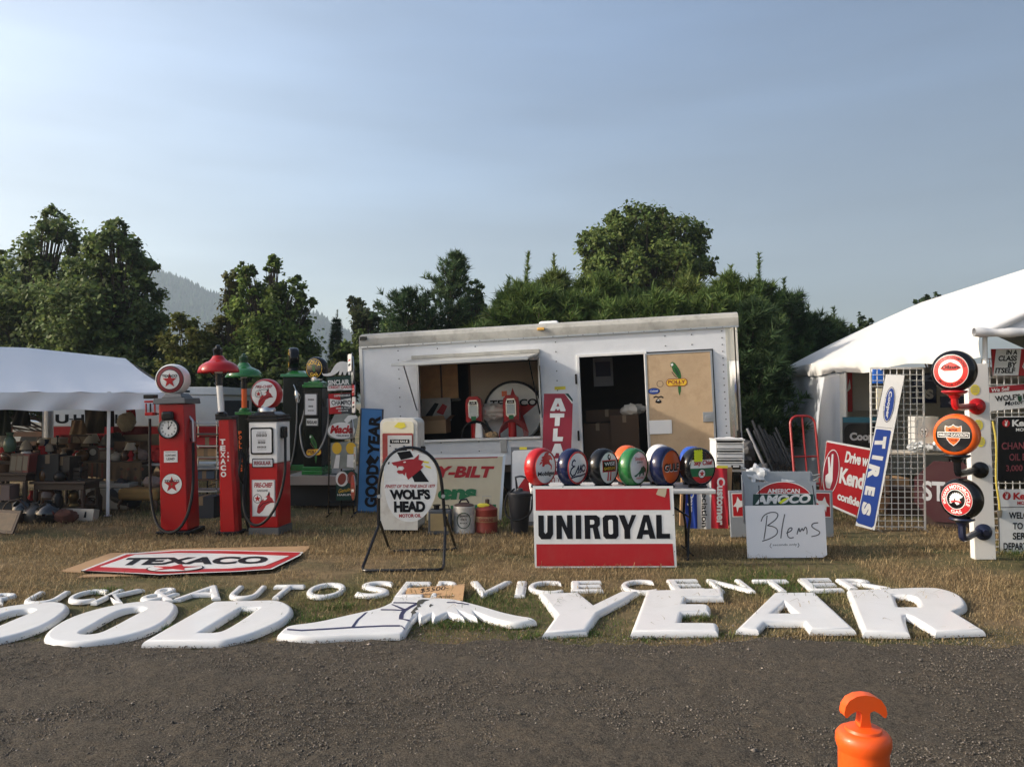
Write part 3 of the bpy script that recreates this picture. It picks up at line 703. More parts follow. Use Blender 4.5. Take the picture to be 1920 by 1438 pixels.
mb = MB(); x, z = tu(683, 635); mb.box(x - .06, x + .06, -.05, -.028, z - .03, z + .03, BLACK); mb.build('marker_socket', tr, bevel=.004)
mb = MB(); x, z = tu(1030, 603, 1.0); mb.box(x - .22, x + .22, .8, 1.25, TOP - .02, TOP + .12, PLASTW, top=.07); mb.build('roof_vent', tr, bevel=.02)
mb = MB(); n = 10; rr = .20
prof = [(rr * sin(a), rr - rr * cos(a)) for a in np.linspace(0, pi / 2, n)]
for k in range(n - 1):
    (a, b), (c, d) = prof[k], prof[k + 1]
    for zz0, zz1, mt in ((FLR, FLR + 1.5, CHROME), (FLR + 1.5, FZ, CREAM)):
        mb.add([(LX - .20 + a, b, zz0), (LX - .20 + c, d, zz0), (LX - .20 + c, d, zz1), (LX - .20 + a, b, zz1)], [(0, 1, 2, 3)], mt)
mb.box(LX - .03, LX, .20, DEP, FLR, FZ, ALU)
mb.build('corner_post', tr, angle=40)
mb = MB(); mb.box(-.012, .045, -.014, -.001, FLR, FZ, STEEL); mb.build('edge_strip', tr)
mb = MB(); t = .045
mb.box(dx0 - t, dx0, -.03, .06, FLR, dz1 + t, WHITE); mb.box(dx1, dx1 + t, -.03, .06, FLR, dz1 + t, WHITE); mb.box(dx0, dx1, -.03, .06, dz1, dz1 + t, WHITE)
for z in (FLR + .35, FLR + 1.25): mb.tube([(dx0 - .06, -.05, z), (dx0 - .06, -.05, z + .16)], .016, BLACK, 8)
mb.build('door_frame', tr, bevel=.004)
mb = MB(); t = .035
mb.box(wx0 - t, wx0, -.02, .06, wz0 - t, wz1 + t, STEEL); mb.box(wx1, wx1 + t, -.02, .06, wz0 - t, wz1 + t, STEEL); mb.box(wx0, wx1, -.05, .16, wz0 - t, wz0, WHITE)
mb.build('hatch_frame', tr, bevel=.004)
# hatch flap: hinged above the opening, propped outward
mb = MB(); ha = tu(775, 670); hb = tu(1010, 659); hz = (ha[1] + hb[1]) / 2 - .06; ln, dr = 1.14, .125
def flap(x0, x1, a, b, mt):
    v = []
    for y, w in ((-.02, 0), (-ln, 1)):
        z = hz - dr * w
        v += [(x0, y, z + a), (x1, y, z + a), (x1, y, z + b), (x0, y, z + b)]
    mb.add(v, [(0, 1, 2, 3)[::-1], (4, 5, 6, 7), (0, 4, 7, 3), (1, 2, 6, 5), (3, 7, 6, 2), (0, 1, 5, 4)], mt)
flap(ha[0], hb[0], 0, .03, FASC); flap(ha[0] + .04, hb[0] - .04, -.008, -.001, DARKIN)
mb.box(ha[0] - .02, hb[0] + .02, -.05, -.001, hz + .031, hz + .09, FASC)
mb.box(ha[0] + .001, hb[0] - .001, -ln - .02, -ln, hz - dr - .012, hz - dr + .035, STEEL)
fl = mb.build('hatch_flap', tr, bevel=.004)
mb = MB(); mb.tube([(hb[0] - .06, -.75, hz - dr * .62), (hb[0] - .02, -.012, wz0 + .36)], .011, BLACK, 6); mb.build('hatch_stay', tr); mb = MB(); mb.tube([(ha[0] + .06, -.75, hz - dr * .62), (ha[0] + .03, -.012, wz0 + .5)], .011, STEEL, 6)
mb.build('hatch_stay', tr); mb = MB(); mb.tube([(hb[0] + .01, -.03, wz1 - .1), (hb[0] + .015, -.03, wz0 + .3)], .008, BLACK, 6); mb.build('hatch_stay', tr)
for wxx in (LX * .42, LX * .42 + .8):
    mb = MB(); mb.lathe([(.20, -.09), (.31, -.10), (.335, -.07), (.335, .07), (.31, .10), (.2, .09)], RUBBER, 28, (wxx, .35, .335), 'y'); mb.lathe([(.2, -.085), (.17, -.06), (.06, -.05), (.05, -.09)], STEEL, 20, (wxx, .35, .335), 'y'); mb.build('wheel', tr)
mb = MB(); x, z = tu(945, 836); mb.box(x - .05, x + .05, -.03, -.001, z - .1, z + .13, STEEL); mb.build('latch_plate', tr, bevel=.004)
mb = MB(TF); a, b = tu(1040, 731), tu(1058, 725); mb.rect(a[0], a[1], b[0] + .02, a[1] + .05, mat('yellow_note', (.72, .62, .06), .8), -.004); mb.build('price_tag', tr)
# plywood door folded back on the wall, with its stickers
pd0, _ = tu(1214, 760); pd1, pz1 = tu(1333, 657); pz1 = tu(1214, 668)[1] + .02
mb = MB(); mb.box(pd0 + .02, pd1 - .02, -.050, -.012, FLR, pz1, PLY)
for a in [(pd0 - .008, pd0 + .02, -.056, -.008, FLR, pz1 + .02), (pd1 - .02, pd1 + .01, -.056, -.008, FLR, pz1 + .02), (pd0 + .02, pd1 - .02, -.056, -.008, pz1, pz1 + .02)]: mb.box(*a, STEEL)
mb.box(pd0 - .025, pd1 + .03, -.007, -.001, FLR, pz1 + .045, GAP)
pdoor = mb.build('plywood_door', tr)
Z6 = lambda x, y: (1000 + x / 4.364, 560 + y / 4.364)
PY = -.052
PGR = mat('parrot_green', (.022, .12, .022), .4, var=.35, scale=30); PGD = mat('parrot_dark', (.01, .05, .02), .4); PRED = mat('letter_maroon', (.20, .015, .02), .4)
def parrot(mb, y=-.052):
    mb.poly([(1120, 545), (1124, 526), (1138, 519), (1156, 528), (1172, 548), (1190, 575), (1203, 602), (1210, 635), (1206, 656), (1186, 654), (1163, 622), (1142, 596), (1133, 568), (1130, 553), (1123, 562)], PGR, y, True)
    mb.poly([(1182, 715), (1209, 715), (1207, 750), (1197, 796), (1186, 765)], PGR, y, True)
    mb.poly([(1122, 540), (1136, 528), (1146, 540), (1140, 550), (1130, 553)], SIGNW, y - .0015, True)
    mb.poly([(1150, 562), (1170, 575), (1188, 605), (1196, 640), (1170, 618)], PGD, y - .0015, True)
    mb.stroke([(1132, 600), (1150, 625), (1172, 646)], .012, mat('perch', (.08, .04, .02), .6), y - .0015, True)
    mb.poly([(1083, 690), (1092, 668), (1106, 657), (1170, 655), (1240, 651), (1256, 665), (1260, 688), (1252, 705), (1236, 716), (1180, 717), (1108, 720), (1092, 712)], PRED, y - .001, True)
    mb.poly([(1088, 690), (1096, 671), (1108, 662), (1170, 660), (1238, 656), (1251, 668), (1255, 688), (1247, 702), (1234, 711), (1180, 712), (1110, 715), (1096, 708)], YELLOW, y - .002, True)
    mb.text('POLLY', (1103, 697), (1243, 694), (1103, 669), PRED, y - .003, .03, True); mb.text('GAS', (1138, 710), (1202, 708), (1138, 700), PRED, y - .003, .02, True)
mb = MB(TF, Z6); parrot(mb); mb.build('parrot_sticker', pdoor)
mb = MB(TF, Z6)
c = mb.P((986, 757)); mb.disc(c[0], c[1], .052, NAVY, PY, 28, 1.8); mb.disc(c[0], c[1], .044, BLUE, PY - .0015, 28, 1.85); mb.text('Cadwell', (955, 764), (1016, 762), (957, 750), SIGNW, PY - .003, .01, True); mb.build('oval_sticker', pdoor)
mb = MB(TF, Z6); mb.stroke([(984, 810), (1003, 800), (1024, 808), (1045, 800), (1064, 811)], .022, DBLACK, PY, True); mb.poly([(998, 838), (1020, 815), (1048, 836), (1046, 852), (1024, 857), (1000, 851)], DBLACK, PY, True); mb.poly([(1010, 836), (1022, 822), (1036, 835)], SIGNW, PY - .0015, True); mb.build('black_sticker', pdoor)
mb = MB(TF, Z6); c = mb.P((1036, 698)); mb.ring(c[0], c[1], .044, .052, mat('faded_ring', (.16, .11, .06), .7), PY, 28); mb.build('ring_mark', pdoor)
mb = MB(); a = tu(1218, 813); b = tu(1259, 787); mb.box(a[0], b[0], -.066, -.051, a[1] - .01, b[1], PLASTW); mb.build('whiteboard', pdoor, bevel=.006)
mb = MB(); a = tu(1318, 791); b = tu(1336, 772); mb.box(a[0], b[0], -.064, -.051, a[1], b[1], STEEL); mb.box(a[0] + .04, b[0] - .03, -.085, -.064, a[1] + .04, b[1] - .05, STEEL); mb.build('latch', pdoor, bevel=.004)

# ------------------------------------------------------------------ goods inside the trailer
def inT(px, py, y):
    x, z = TF.uv(px, py, y); return TF.m @ Matrix.Translation((x, y, z))
class FrM(Fr):
    def __init__(s, m): s.m = m; s.i = m.inverted(); s.o = m.translation
def emblem_star(mb, cx, cz, r, y=-.003, txt='TEXACO', ring=BLACK):
    mb.disc(cx, cz, r, ring, y); mb.disc(cx, cz, r * .955, SIGNW, y - .0015)
    mb.star(cx, cz - r * .06, r * .80, SRED, y - .003); mb.tbox(txt, cx - r * .72, cz + r * .16, cx + r * .72, cz + r * .40, DBLACK, y - .0045, .03)
    mb.tbox('T', cx - r * .11, cz - r * .2, cx + r * .11, cz + r * .04, mat('letter_green', (.01, .16, .05), .4), y - .0045, .04)
fm = FrM(inT(963, 772, .70)); root = thing('round_sign', 'big round white sign with a red star inside the trailer hatch', 'sign', fm.m)
Rr = .50
mb = MB(); mb.lathe([(Rr + .02, .0), (Rr + .03, -.02), (Rr + .02, -.03), (Rr - .01, -.025), (Rr - .01, .0)], BLACK, 56, (0, 0, 0), 'y', cap=False); mb.build('rim', root)
mb = MB(); mb.lathe([(.001, -.012), (Rr, -.012), (Rr, .02), (.001, .02)], SIGNW, 56, (0, 0, 0), 'y'); mb.star(0, -.02, Rr * .86, SRED, -.014); mb.build('panel', root)
mb = MB(); mb.tbox('TEXACO', -Rr * .80, .09, Rr * .83, .21, DBLACK, -.016, .03); mb.tbox('T', -.05, -.08, .09, .03, mat('letter_green', (.01, .16, .05), .4), -.016, .05); mb.build('lettering', root)
mb = MB(); mb.box(-.19, -.10, -.02, -.014, .27, .36, ORANGE); mb.build('price_tag', root)
def air_meter(px, label, coil):
    x, _ = TF.uv(px, 760, .30); m = TF.m @ Matrix.Translation((x, .30, FLR)) @ Matrix.Rotation(R(4), 4, 'Z')
    root = thing('air_meter', label, 'air meter', m, 'red air meters in the trailer hatch')
    hz_ = 1.22 - .0
    mb = MB(); mb.prism([(-.13, .72), (-.135, .98), (-.12, 1.08), (-.07, 1.13), (.07, 1.13), (.12, 1.08), (.135, .98), (.13, .72), (.10, .69), (-.10, .69)], -.09, .09, RED); mb.build('head', root, bevel=.02, bseg=3)
    mb = MB(); mb.prism([(-.085, .80), (-.085, 1.0), (-.06, 1.07), (.06, 1.07), (.085, 1.0), (.085, .80), (.06, .77), (-.06, .77)], -.112, -.088, CHROME); mb.build('bezel', root, bevel=.008)
    mb = MB(); mb.rect(-.065, .82, .065, .98, mat('meter_glass', (.55, .60, .58), .15), -.115); mb.rect(-.06, .99, .06, 1.045, BLACK, -.115); mb.tbox('AIR', -.04, 1.0, .04, 1.035, SIGNW, -.118); mb.rect(-.04, .73, .04, .80, mat('letter_green', (.01, .16, .05), .4), -.115)
    mb.build('dial', root)
    mb = MB(); mb.lathe([(.14, 0), (.14, .02), (.075, .05), (.065, .69)], RED, 20); mb.build('post', root)
    mb = MB()
    for k in range(4):
        rr = .20 + .012 * k; cc = (.0 + .01 * k, -.10 - .012 * k, .48)
        mb.tube([(cc[0] + rr * cos(a), cc[1], cc[2] + rr * 1.05 * sin(a)) for a in np.linspace(0, 2 * pi, 28)[:-1]], .009, coil, 6, closed=True)
    mb.build('hose', root)
    return root
air_meter(889, 'red air meter with a black hose, left of the two in the hatch', RUBBER)
air_meter(959, 'red air meter with a dark red hose in front of the round star sign', mat('red_hose', (.22, .03, .03), .5))
def carton(w, d, h, label, M, flaps=True, mt=CARD, name='cardboard_box', cat='box', group=None):
    mb = MB(); t = .006
    if flaps:
        mb.box(-w / 2, w / 2, -d / 2, -d / 2 + t, 0, h, mt); mb.box(-w / 2, w / 2, d / 2 - t, d / 2, 0, h, mt); mb.box(-w / 2, -w / 2 + t, -d / 2 + t, d / 2 - t, 0, h, mt); mb.box(w / 2 - t, w / 2, -d / 2 + t, d / 2 - t, 0, h, mt); mb.box(-w / 2 + t, w / 2 - t, -d / 2 + t, d / 2 - t, 0, .01, mt)
        for a, b, q in (((-w / 2, -d / 2), (w / 2, -d / 2), (0, -.7)), ((w / 2, -d / 2), (w / 2, d / 2), (.6, 0)), ((-w / 2, d / 2), (-w / 2, -d / 2), (-.8, 0))):
            e = .16; mb.add([(a[0], a[1], h), (b[0], b[1], h), (b[0] + q[0] * e, b[1] + q[1] * e, h + e * .5), (a[0] + q[0] * e, a[1] + q[1] * e, h + e * .5)], [(0, 1, 2, 3)], mt)
    else:
        mb.box(-w / 2, w / 2, -d / 2, d / 2, 0, h, mt); mb.box(-.03, .03, -d / 2 - .002, d / 2 + .002, h - .12, h + .002, mat('packing_tape', (.20, .13, .07), .45))
    return mb.build(name, None, M, label=label, cat=cat, group=group, angle=20)
carton(.40, .34, .22, 'open cardboard box on the left inside the trailer hatch', inT(820, 812, .55), True)
m = inT(832, 822, .8); carton(.6, .4, .28, 'brown closed box beneath the open box in the trailer hatch', TF.m @ Matrix.Translation((TF.uv(832, 822, .62)[0], .62, FLR)), False)
mb = MB(); mb.box(-.26, .26, 0, .012, -.2, .2, mat('faded_print', (.45, .42, .38), .6, var=.3, scale=8)); mb.poly([(-.2, -.1), (-.02, .12), (.05, .1), (-.1, -.15)], DBLACK, -.002); mb.poly([(0, -.05), (.12, .1), (.2, .05), (.12, -.1)], SRED, -.002)
mb.build('print_panel', None, inT(818, 768, .68), label='faded printed panel standing behind the open box in the hatch', cat='panel')
mb = MB(); mb.box(-.36, .36, 0, .02, 0, .62, mat('orange_ply', (.52, .29, .13), .7, var=.35, scale=7)); mb.box(.05, .08, -.012, -.001, 0, .62, MWOOD); mb.box(-.36, .4, -.02, .03, -.05, -.001, BLACK); mb.build('plywood_sheet', None, inT(822, 748, .75), label='orange plywood sheet hanging at the left inside the trailer hatch', cat='board')
mb = MB()
mb.box(-.62, .62, 0, .02, 0, 1.35, mat('tan_board', (.46, .37, .28), .8, var=.12, scale=1.2)); mb.box(-.66, -.62, -.01, .03, 0, 1.35, MWOOD); mb.build('wall_board', None, TF.m @ Matrix.Translation((TF.uv(950, 760, .85)[0], .85, FLR + .35)), label='tan board standing behind the round star sign in the trailer', cat='board')
def lumpy(c, rx, ry, rz, mt, seed, amp=.25):
    rg = np.random.default_rng(seed); mb = MB(); mb.ball((0, 0, 0), rx, ry, rz, mt, 20, 14)
    v = np.array(mb.v); d = v / np.linalg.norm(v, axis=1, keepdims=True)
    k = 1 + amp * (vnoise(d[:, 0] * 2 + d[:, 2], d[:, 1] * 2 - d[:, 2], 1.6, seed, 3) - .5) * 2
    mb.v = [tuple(a) for a in v * k[:, None] + np.array(c)]; return mb
CLOTH = mat('white_cloth', (.66, .60, .52), .9, var=.1, bump=.3, bscale=14)
lumpy((0, 0, 0), .24, .12, .13, CLOTH, 4, .5).build('cloth_bundle', None, inT(922, 772, .45), label='crumpled white cloth bundle between the two air meters', cat='cloth')
mb = MB(); mb.box(-.07, .07, -.05, .05, 0, .27, PLASTW, top=.02); mb.build('plastic_jug', None, inT(899, 822, .22), label='white plastic jug on the hatch sill beside the left air meter', cat='jug', bevel=.02)
lumpy((0, 0, 0), .11, .08, .06, mat('tan_rag', (.35, .24, .13), .9), 9, .4).build('rag', None, inT(922, 816, .2), label='tan rag lying on the hatch sill between the air meters', cat='rag')
# seen through the doorway
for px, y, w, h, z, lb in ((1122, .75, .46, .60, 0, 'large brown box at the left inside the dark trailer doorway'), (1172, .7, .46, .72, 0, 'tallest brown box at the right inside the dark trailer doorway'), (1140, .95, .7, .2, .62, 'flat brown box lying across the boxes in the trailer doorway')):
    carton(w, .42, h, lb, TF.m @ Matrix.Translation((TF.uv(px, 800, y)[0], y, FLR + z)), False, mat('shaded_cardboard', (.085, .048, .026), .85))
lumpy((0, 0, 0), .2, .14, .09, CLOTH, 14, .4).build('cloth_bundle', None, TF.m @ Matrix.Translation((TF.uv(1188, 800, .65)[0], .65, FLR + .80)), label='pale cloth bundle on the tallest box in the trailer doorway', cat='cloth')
mb = MB(); mb.box(-.17, .17, 0, .03, 0, .5, mat('poster_grey', (.30, .29, .31), .7)); mb.rect(-.13, .17, .13, .43, mat('poster_dark', (.03, .03, .07), .6), -.002); mb.build('framed_poster', None, inT(1132, 724, 1.3), label='grey framed poster hanging inside the dark trailer doorway', cat='poster')
mb = MB(); mb.box(-.42, .42, -.25, .25, 0, .25, STEEL); mb.box(-.42, .42, -.55, -.25, 0, .13, STEEL); mb.build('door_step', None, TF.m @ Matrix.Translation((TF.uv(1148, 880)[0], -.28, .0)), label='grey metal step below the trailer doorway', cat='step', bevel=.006)

# ================================================================== RENTAL TRAILER BEHIND THE LEFT STALL
UF = Fr((at(95, 752, 16.2).x, 16.2, 0), yaw=3)
uL = UF.uv(412, 790)[0]; uT = UF.uv(300, 740)[1]; uM = UF.uv(120, 800)[1]
ut = thing('rental_trailer', 'white and red rental trailer parked behind the left stall', 'trailer', UF.m)
mb = MB(); mb.box(0, uL, 0, 2.4, .45, uM - .001, SRED); mb.box(0, uL, 0, 2.4, uM, uT, WHITE); mb.build('body', ut, bevel=.02)
mb = MB(); mb.box(.02, uL + .06, -.03, 2.43, uT + .002, uT + .16, WHITE); mb.box(uL - .9, uL - .6, -.045, -.031, uT + .05, uT + .09, BLACK); mb.build('roof', ut, bevel=.07, bseg=3)
mb = MB(UF)
for ch, x0, x1 in (('U', 104, 129), ('-', 131, 136), ('H', 138, 158), ('A', 163, 184), ('U', 188, 209), ('L', 216, 228)):
    if ch == '-': mb.tpx('-', x0 - 1, 787, x1 + 1, 785, DBLACK, -.004, .02)
    else: mb.tpx(ch, x0, 794, x1, 777, DBLACK, -.004, .045)
mb.tpx('MO', 114, 824, 128, 817, SIGNW, -.004); mb.tpx('ND', 217, 824, 227, 816, SIGNW, -.004); mb.build('lettering', ut)
for xx in (uL * .5, uL * .5 + .8):
    mb = MB(); mb.lathe([(.2, -.1), (.33, -.1), (.34, .1), (.2, .1)], RUBBER, 24, (xx, .1, .34), 'y'); mb.lathe([(.2, -.09), (.05, -.06)], STEEL, 16, (xx, .1, .34), 'y'); mb.build('wheel', ut)
mb = MB(); mb.box(uL + .002, uL + .012, .3, 2.1, .6, uT - .12, mat('end_shade_dark', (.06, .06, .065), .5)); mb.build('shaded_end', ut)  # dark sheet put on the end wall to carry its shade

# ================================================================== LEFT TENT
TENTW = mat('tent_vinyl', (.74, .76, .80), .55, var=.04, scale=1.5, bump=.10, bscale=3)
def cloth_grid(fn, nu, nv):
    v = []; f = []
    for j in range(nv + 1):
        for i in range(nu + 1): v.append(tuple(fn(i / nu, j / nv)))
    for j in range(nv):
        for i in range(nu):
            a = j * (nu + 1) + i; f.append((a, a + 1, a + nu + 2, a + nu + 1))
    return v, f
EZ = 1.77; FY = 0.0
xr = 0.0; xl = -5.4
RY2 = 2.2; rr_ = Vector((-.86, 2.2, 2.375)); rl_ = Vector((-2.33, 2.2, 2.52)); BYt = 4.5
LTM = Matrix.Translation((-4.92, 11.7, 0)) @ Matrix.Rotation(R(23), 4, 'Z')
lt = thing('canopy_tent', 'low white canopy tent over the left stall', 'tent', LTM)
o_ = Vector((0, 0, 0))
def wob(x, y, a=.03): return (vnoise(x, y, .9, 61, 3) - .5) * 2 * a
mb = MB()
def front(u, v):
    e = Vector((xl + (xr - xl) * u, FY, EZ + .012 * sin(u * 60) * (1 - v)))
    xa = xl + (rr_.x - xl) * u; tz = np.interp(xa, [xl, rl_.x, rr_.x], [rl_.z, rl_.z, rr_.z])
    p = e.lerp(Vector((xa, RY2, tz)), v); p.z -= .10 * sin(pi * v) * (.6 + .4 * abs(sin(u * pi * 2))); p.z += float(wob(p.x, p.y)) * v * (1 - v) * 3; return p - o_
v, f = cloth_grid(front, 50, 16); mb.add(v, f, TENTW)
def hip(u, v):
    e = Vector((xr, FY + (BYt - FY) * u, EZ)); p = e.lerp(Vector((rr_.x, RY2, rr_.z)), v); p.z -= .07 * sin(pi * v); return p - o_
v, f = cloth_grid(hip, 12, 12); mb.add(v, f, TENTW)
def backf(u, v):
    e = Vector((xl + (xr - xl) * u, BYt, EZ)); xa = xl + (rr_.x - xl) * u; tz = np.interp(xa, [xl, rl_.x, rr_.x], [rl_.z, rl_.z, rr_.z]); return e.lerp(Vector((xa, RY2, tz)), v) - o_
v, f = cloth_grid(backf, 20, 6); mb.add(v, [q[::-1] for q in f], TENTW)
mb.build('roof', lt, angle=60)
mb = MB()
def val(u, v):
    x = xl + (xr - xl) * u; z = EZ - (.25 + .012 * sin(u * 40)) * v; y = FY - .012 - .035 * sin(u * 55 + 2 * v) * v - .02 * float(wob(x, z * 4, 1)) * v; return Vector((x, y, z)) - o_
v, f = cloth_grid(val, 120, 5); mb.add(v, [q[::-1] for q in f], TENTW)
def val2(u, v): return Vector((xr + .01 + .03 * sin(u * 40) * v, FY + (BYt - FY) * u, EZ - .25 * v)) - o_
v, f = cloth_grid(val2, 40, 4); mb.add(v, [q[::-1] for q in f], TENTW)
mb.build('valance', lt, angle=60)
p207 = -.95
for x, y in ((p207, FY + .06), (xl + .1, BYt - .1), (xl + .2, FY + .05), (xr - .06, BYt - .1)):
    mb = MB(); q = Vector((x, y, 0)) - o_; mb.box(q.x - .022, q.x + .022, q.y - .022, q.y + .022, 0, EZ + .02, WHITE); mb.box(q.x - .05, q.x + .05, q.y - .05, q.y + .05, 0, .01, STEEL); mb.build('leg', lt, bevel=.003)
mb = MB(); mb.tube([Vector((xl, FY + .06, EZ - .05)) - o_, Vector((xr - .06, FY + .06, EZ - .05)) - o_], .018, STEEL, 8); mb.build('eave_bar', lt)
mb = MB()
def curt(u, v):
    return LTM.inverted() @ Vector(((80 - 960) / F * 15.2 + .18 * u + .03 * sin(u * 14), 15.2 + .04 * sin(u * 9), 1.7 - 1.25 * v))
v, f = cloth_grid(curt, 16, 8); mb.add(v, f, TENTW); mb.build('curtain', lt, angle=60)

# ================================================================== RIGHT TENT
P0 = Vector((4.93, 8.25, 0)); du = Vector((.13, 1, 0)).normalized(); dw = Vector((du.y, -du.x, 0)); TLn = 9.85; TWd = 6.0; EZ2 = 2.38; RZ2 = 3.86
RM = Matrix.Translation(P0) @ Matrix(((dw.x, du.x, 0, 0), (dw.y, du.y, 0, 0), (0, 0, 1, 0), (0, 0, 0, 1)))   # local: x across, y along the side
rt = thing('frame_tent', 'large white frame tent over the right stall', 'tent', RM)
TENT2 = mat('tent_vinyl_bright', (.69, .68, .645), .5, var=.03, scale=1.2, bump=.10, bscale=2.5)
mb = MB()
def slope(u, v):
    y = TLn * u; x = TWd / 2 * v; z = EZ2 + (RZ2 - EZ2) * v
    z += .05 * sin(pi * v) - .05 * sin(pi * v) * sin(pi * u) + float(wob(x * .8, y * .8, .05)) * 2.0 * v * (1 - v) + .02 * sin(pi * min(1, v * 4)) * sin(u * 9) ** 2
    return Vector((x, y, z))
v, f = cloth_grid(slope, 60, 16); mb.add(v, [q[::-1] for q in f], TENT2)
v, f = cloth_grid(lambda u, v: Vector((TWd - TWd / 2 * v, TLn * u, EZ2 + (RZ2 - EZ2) * v)), 20, 6); mb.add(v, f, TENT2)
mb.build('roof', rt, angle=60)
mb = MB()
def val3(u, v):
    y = TLn * u; drop = .27 + .03 * sin(u * 21) - (.04 if u > .55 else 0)
    return Vector((-.02 - .02 * sin(pi * v) - .02 * sin(u * 70) * v, y, EZ2 - drop * v))
v, f = cloth_grid(val3, 110, 6); mb.add(v, f, TENT2); mb.build('valance', rt, angle=60)
mb = MB()
def swall(u, v):   # drape: flares outward near the ground toward the far end
    y = 5.15 + (TLn - 5.15) * u; fl = (v ** 2.2) * (max(0, (u - .35)) * 1.1) + .03 * sin(u * 26) * (v * (1 - v) * 4)
    return Vector((-fl + .02, y, 2.16 - 2.13 * v))
v, f = cloth_grid(swall, 40, 18); mb.add(v, f, mat('tent_side_vinyl', (.70, .73, .76), .5, var=.06, scale=2, bump=.12, bscale=3)); mb.build('side_wall', rt, angle=60)
mb = MB(); v, f = cloth_grid(lambda u, v: Vector((TWd * u, TLn - .05 + .04 * sin(u * 30), .02 + EZ2 * v)), 40, 8); mb.add(v, f, TENT2)
v, f = cloth_grid(lambda u, v: Vector((TWd - .03 + .04 * sin(u * 40), TLn * u, .02 + EZ2 * v)), 40, 8); mb.add(v, f, TENT2); mb.build('back_wall', rt, angle=60)
mb = MB(); mb.add([(0.05, -.02, EZ2), (TWd - .05, -.02, EZ2), (TWd / 2, -.02, RZ2 - .03)], [(0, 1, 2)], TENTW); mb.build('gable', rt)
mb = MB()
mb.tube([(0, -.06, EZ2 - .02), (TWd / 2, -.06, RZ2 - .02), (TWd, -.06, EZ2 - .02)], .045, mat('rolled_vinyl', (.62, .63, .64), .4, var=.1, bump=.4, bscale=10), 12); mb.build('rolled_flap', rt)
mb = MB()
def roll(u, v): a = 2 * pi * v; rr = .046 + .006 * sin(u * 50) + .005 * sin(u * 23 + a); return Vector((-.12 + 2.2 * u, -.09 + rr * cos(a), EZ2 - .02 + rr * sin(a)))
v, f = cloth_grid(roll, 60, 14); mb.add(v, f, mat('rolled_vinyl')); mb.build('rolled_curtain', rt, angle=60)
for x, y in ((.06, .08), (.06, 5.15), (.02, TLn - .1), (TWd - .1, .08), (TWd - .1, TLn - .1)):
    mb = MB(); mb.tube([(x, y, 0), (x, y, EZ2)], .024, WHITE, 10); mb.lathe([(.07, 0), (.07, .012)], STEEL, 12, (x, y, 0)); mb.build('leg', rt)
mb = MB(); mb.tube([(.05, 0, EZ2 - .03), (.05, TLn, EZ2 - .03)], .022, STEEL, 8); mb.build('eave_bar', rt)

# ================================================================== GLOBES
def globe(label, M, Rg, body, art, ht=.30, name='pump_globe', group=None, base=True, basemat=None, lens=.80, lensmat=None, rim=None, parent_name='globe'):
    """a lit-globe body with two lenses; M puts its centre, the lens faces local -y"""
    root = thing(name, label, 'globe', M, group)
    return globe_parts(root, Rg, body, art, ht, base, basemat, lens, lensmat, rim, (0, 0, 0))
def globe_parts(root, Rg, body, art, ht, base, basemat, lens, lensmat, rim, c):
    h = Rg * ht; rl = Rg * lens; pr = []
    for a in np.linspace(-1, 1, 15):
        q = (1 - abs(a) ** 2.3) ** .5 if abs(a) < 1 else 0
        pr.append((rl + (Rg - rl) * q, h * a))
    mb = MB(); mb.lathe(pr, body, 44, c, 'y', cap=False)
    o = mb.build('globe_body', root, angle=60)
    R_ = rl * .985; y0 = c[1] - h; dome = Rg * .07
    yf = lambda k: (lambda x, z: y0 + .004 - dome * (1 - min(1, ((x - c[0]) ** 2 + (z - c[2]) ** 2) / (R_ * R_))) - .0016 * k)
    mb = MB(); mb.disc(c[0], c[2], R_, lensmat or SIGNW, yf(0), 44)
    art(mb, c[0], c[2], R_, yf); mb.build('lens', root, angle=60)
    mb = MB(); mb.ring(c[0], c[2], 0, R_, lensmat or SIGNW, 0, 36, steps=1); mb.v = [(x, c[1] + h - .004, z) for x, y, z in mb.v]; mb.f = [f[::-1] for f in mb.f]; mb.build('back_lens', root)
    if rim: mb = MB(); mb.lathe([(rl * .985, y0 - .004), (rl * 1.02, y0 - .006), (rl * 1.03, y0 + .006)], rim, 44, (c[0], 0, c[2]), 'y', cap=False); mb.build('rim', root)
    if base:
        mb = MB(); mb.lathe([(Rg * .48, -Rg * 1.035), (Rg * .48, -Rg * .95), (Rg * .40, -Rg * .86)], basemat or STEEL, 24, c); mb.build('base_collar', root)
    return o
def g_star(mb, x, z, r, yf):
    mb.ring(x, z, r * .72, r * .95, PRED, yf(1), 44); mb.ring(x, z, r * .70, r * .73, BLACK, yf(2), 44, steps=1); mb.star(x, z - r * .08, r * .55, SRED, yf(2)); mb.ring(x, z, r * .95, r * .99, BLACK, yf(1), 44, steps=1)
    mb.tbox('TEXACO', x - r * .55, z + r * .16, x + r * .55, z + r * .36, DBLACK, yf(3), .03)
HATR = mat('hat_red', (.34, .012, .02), .35)
def hat(mb, T, y0, y1, y2):
    """fire helmet emblem drawn in zoom points T"""
    mb.poly([T(p) for p in [(820, 1178), (826, 1140), (845, 1108), (872, 1078), (893, 1064), (904, 1036), (911, 1050), (912, 1072), (926, 1084), (933, 1100), (944, 1112), (914, 1116), (884, 1132), (862, 1168), (838, 1190), (826, 1186)]], HATR, y0)
    mb.poly([T(p) for p in [(866, 1084), (880, 1074), (893, 1080), (884, 1094), (868, 1100)]], SIGNW, y1); mb.stroke([T(p) for p in [(834, 1150), (862, 1120), (900, 1108), (928, 1106)]], .008 if y2 else .006, DBLACK, y1)
    mb.poly([T(p) for p in [(893, 1062), (905, 1034), (908, 1050), (900, 1066)]], DBLACK, y1)
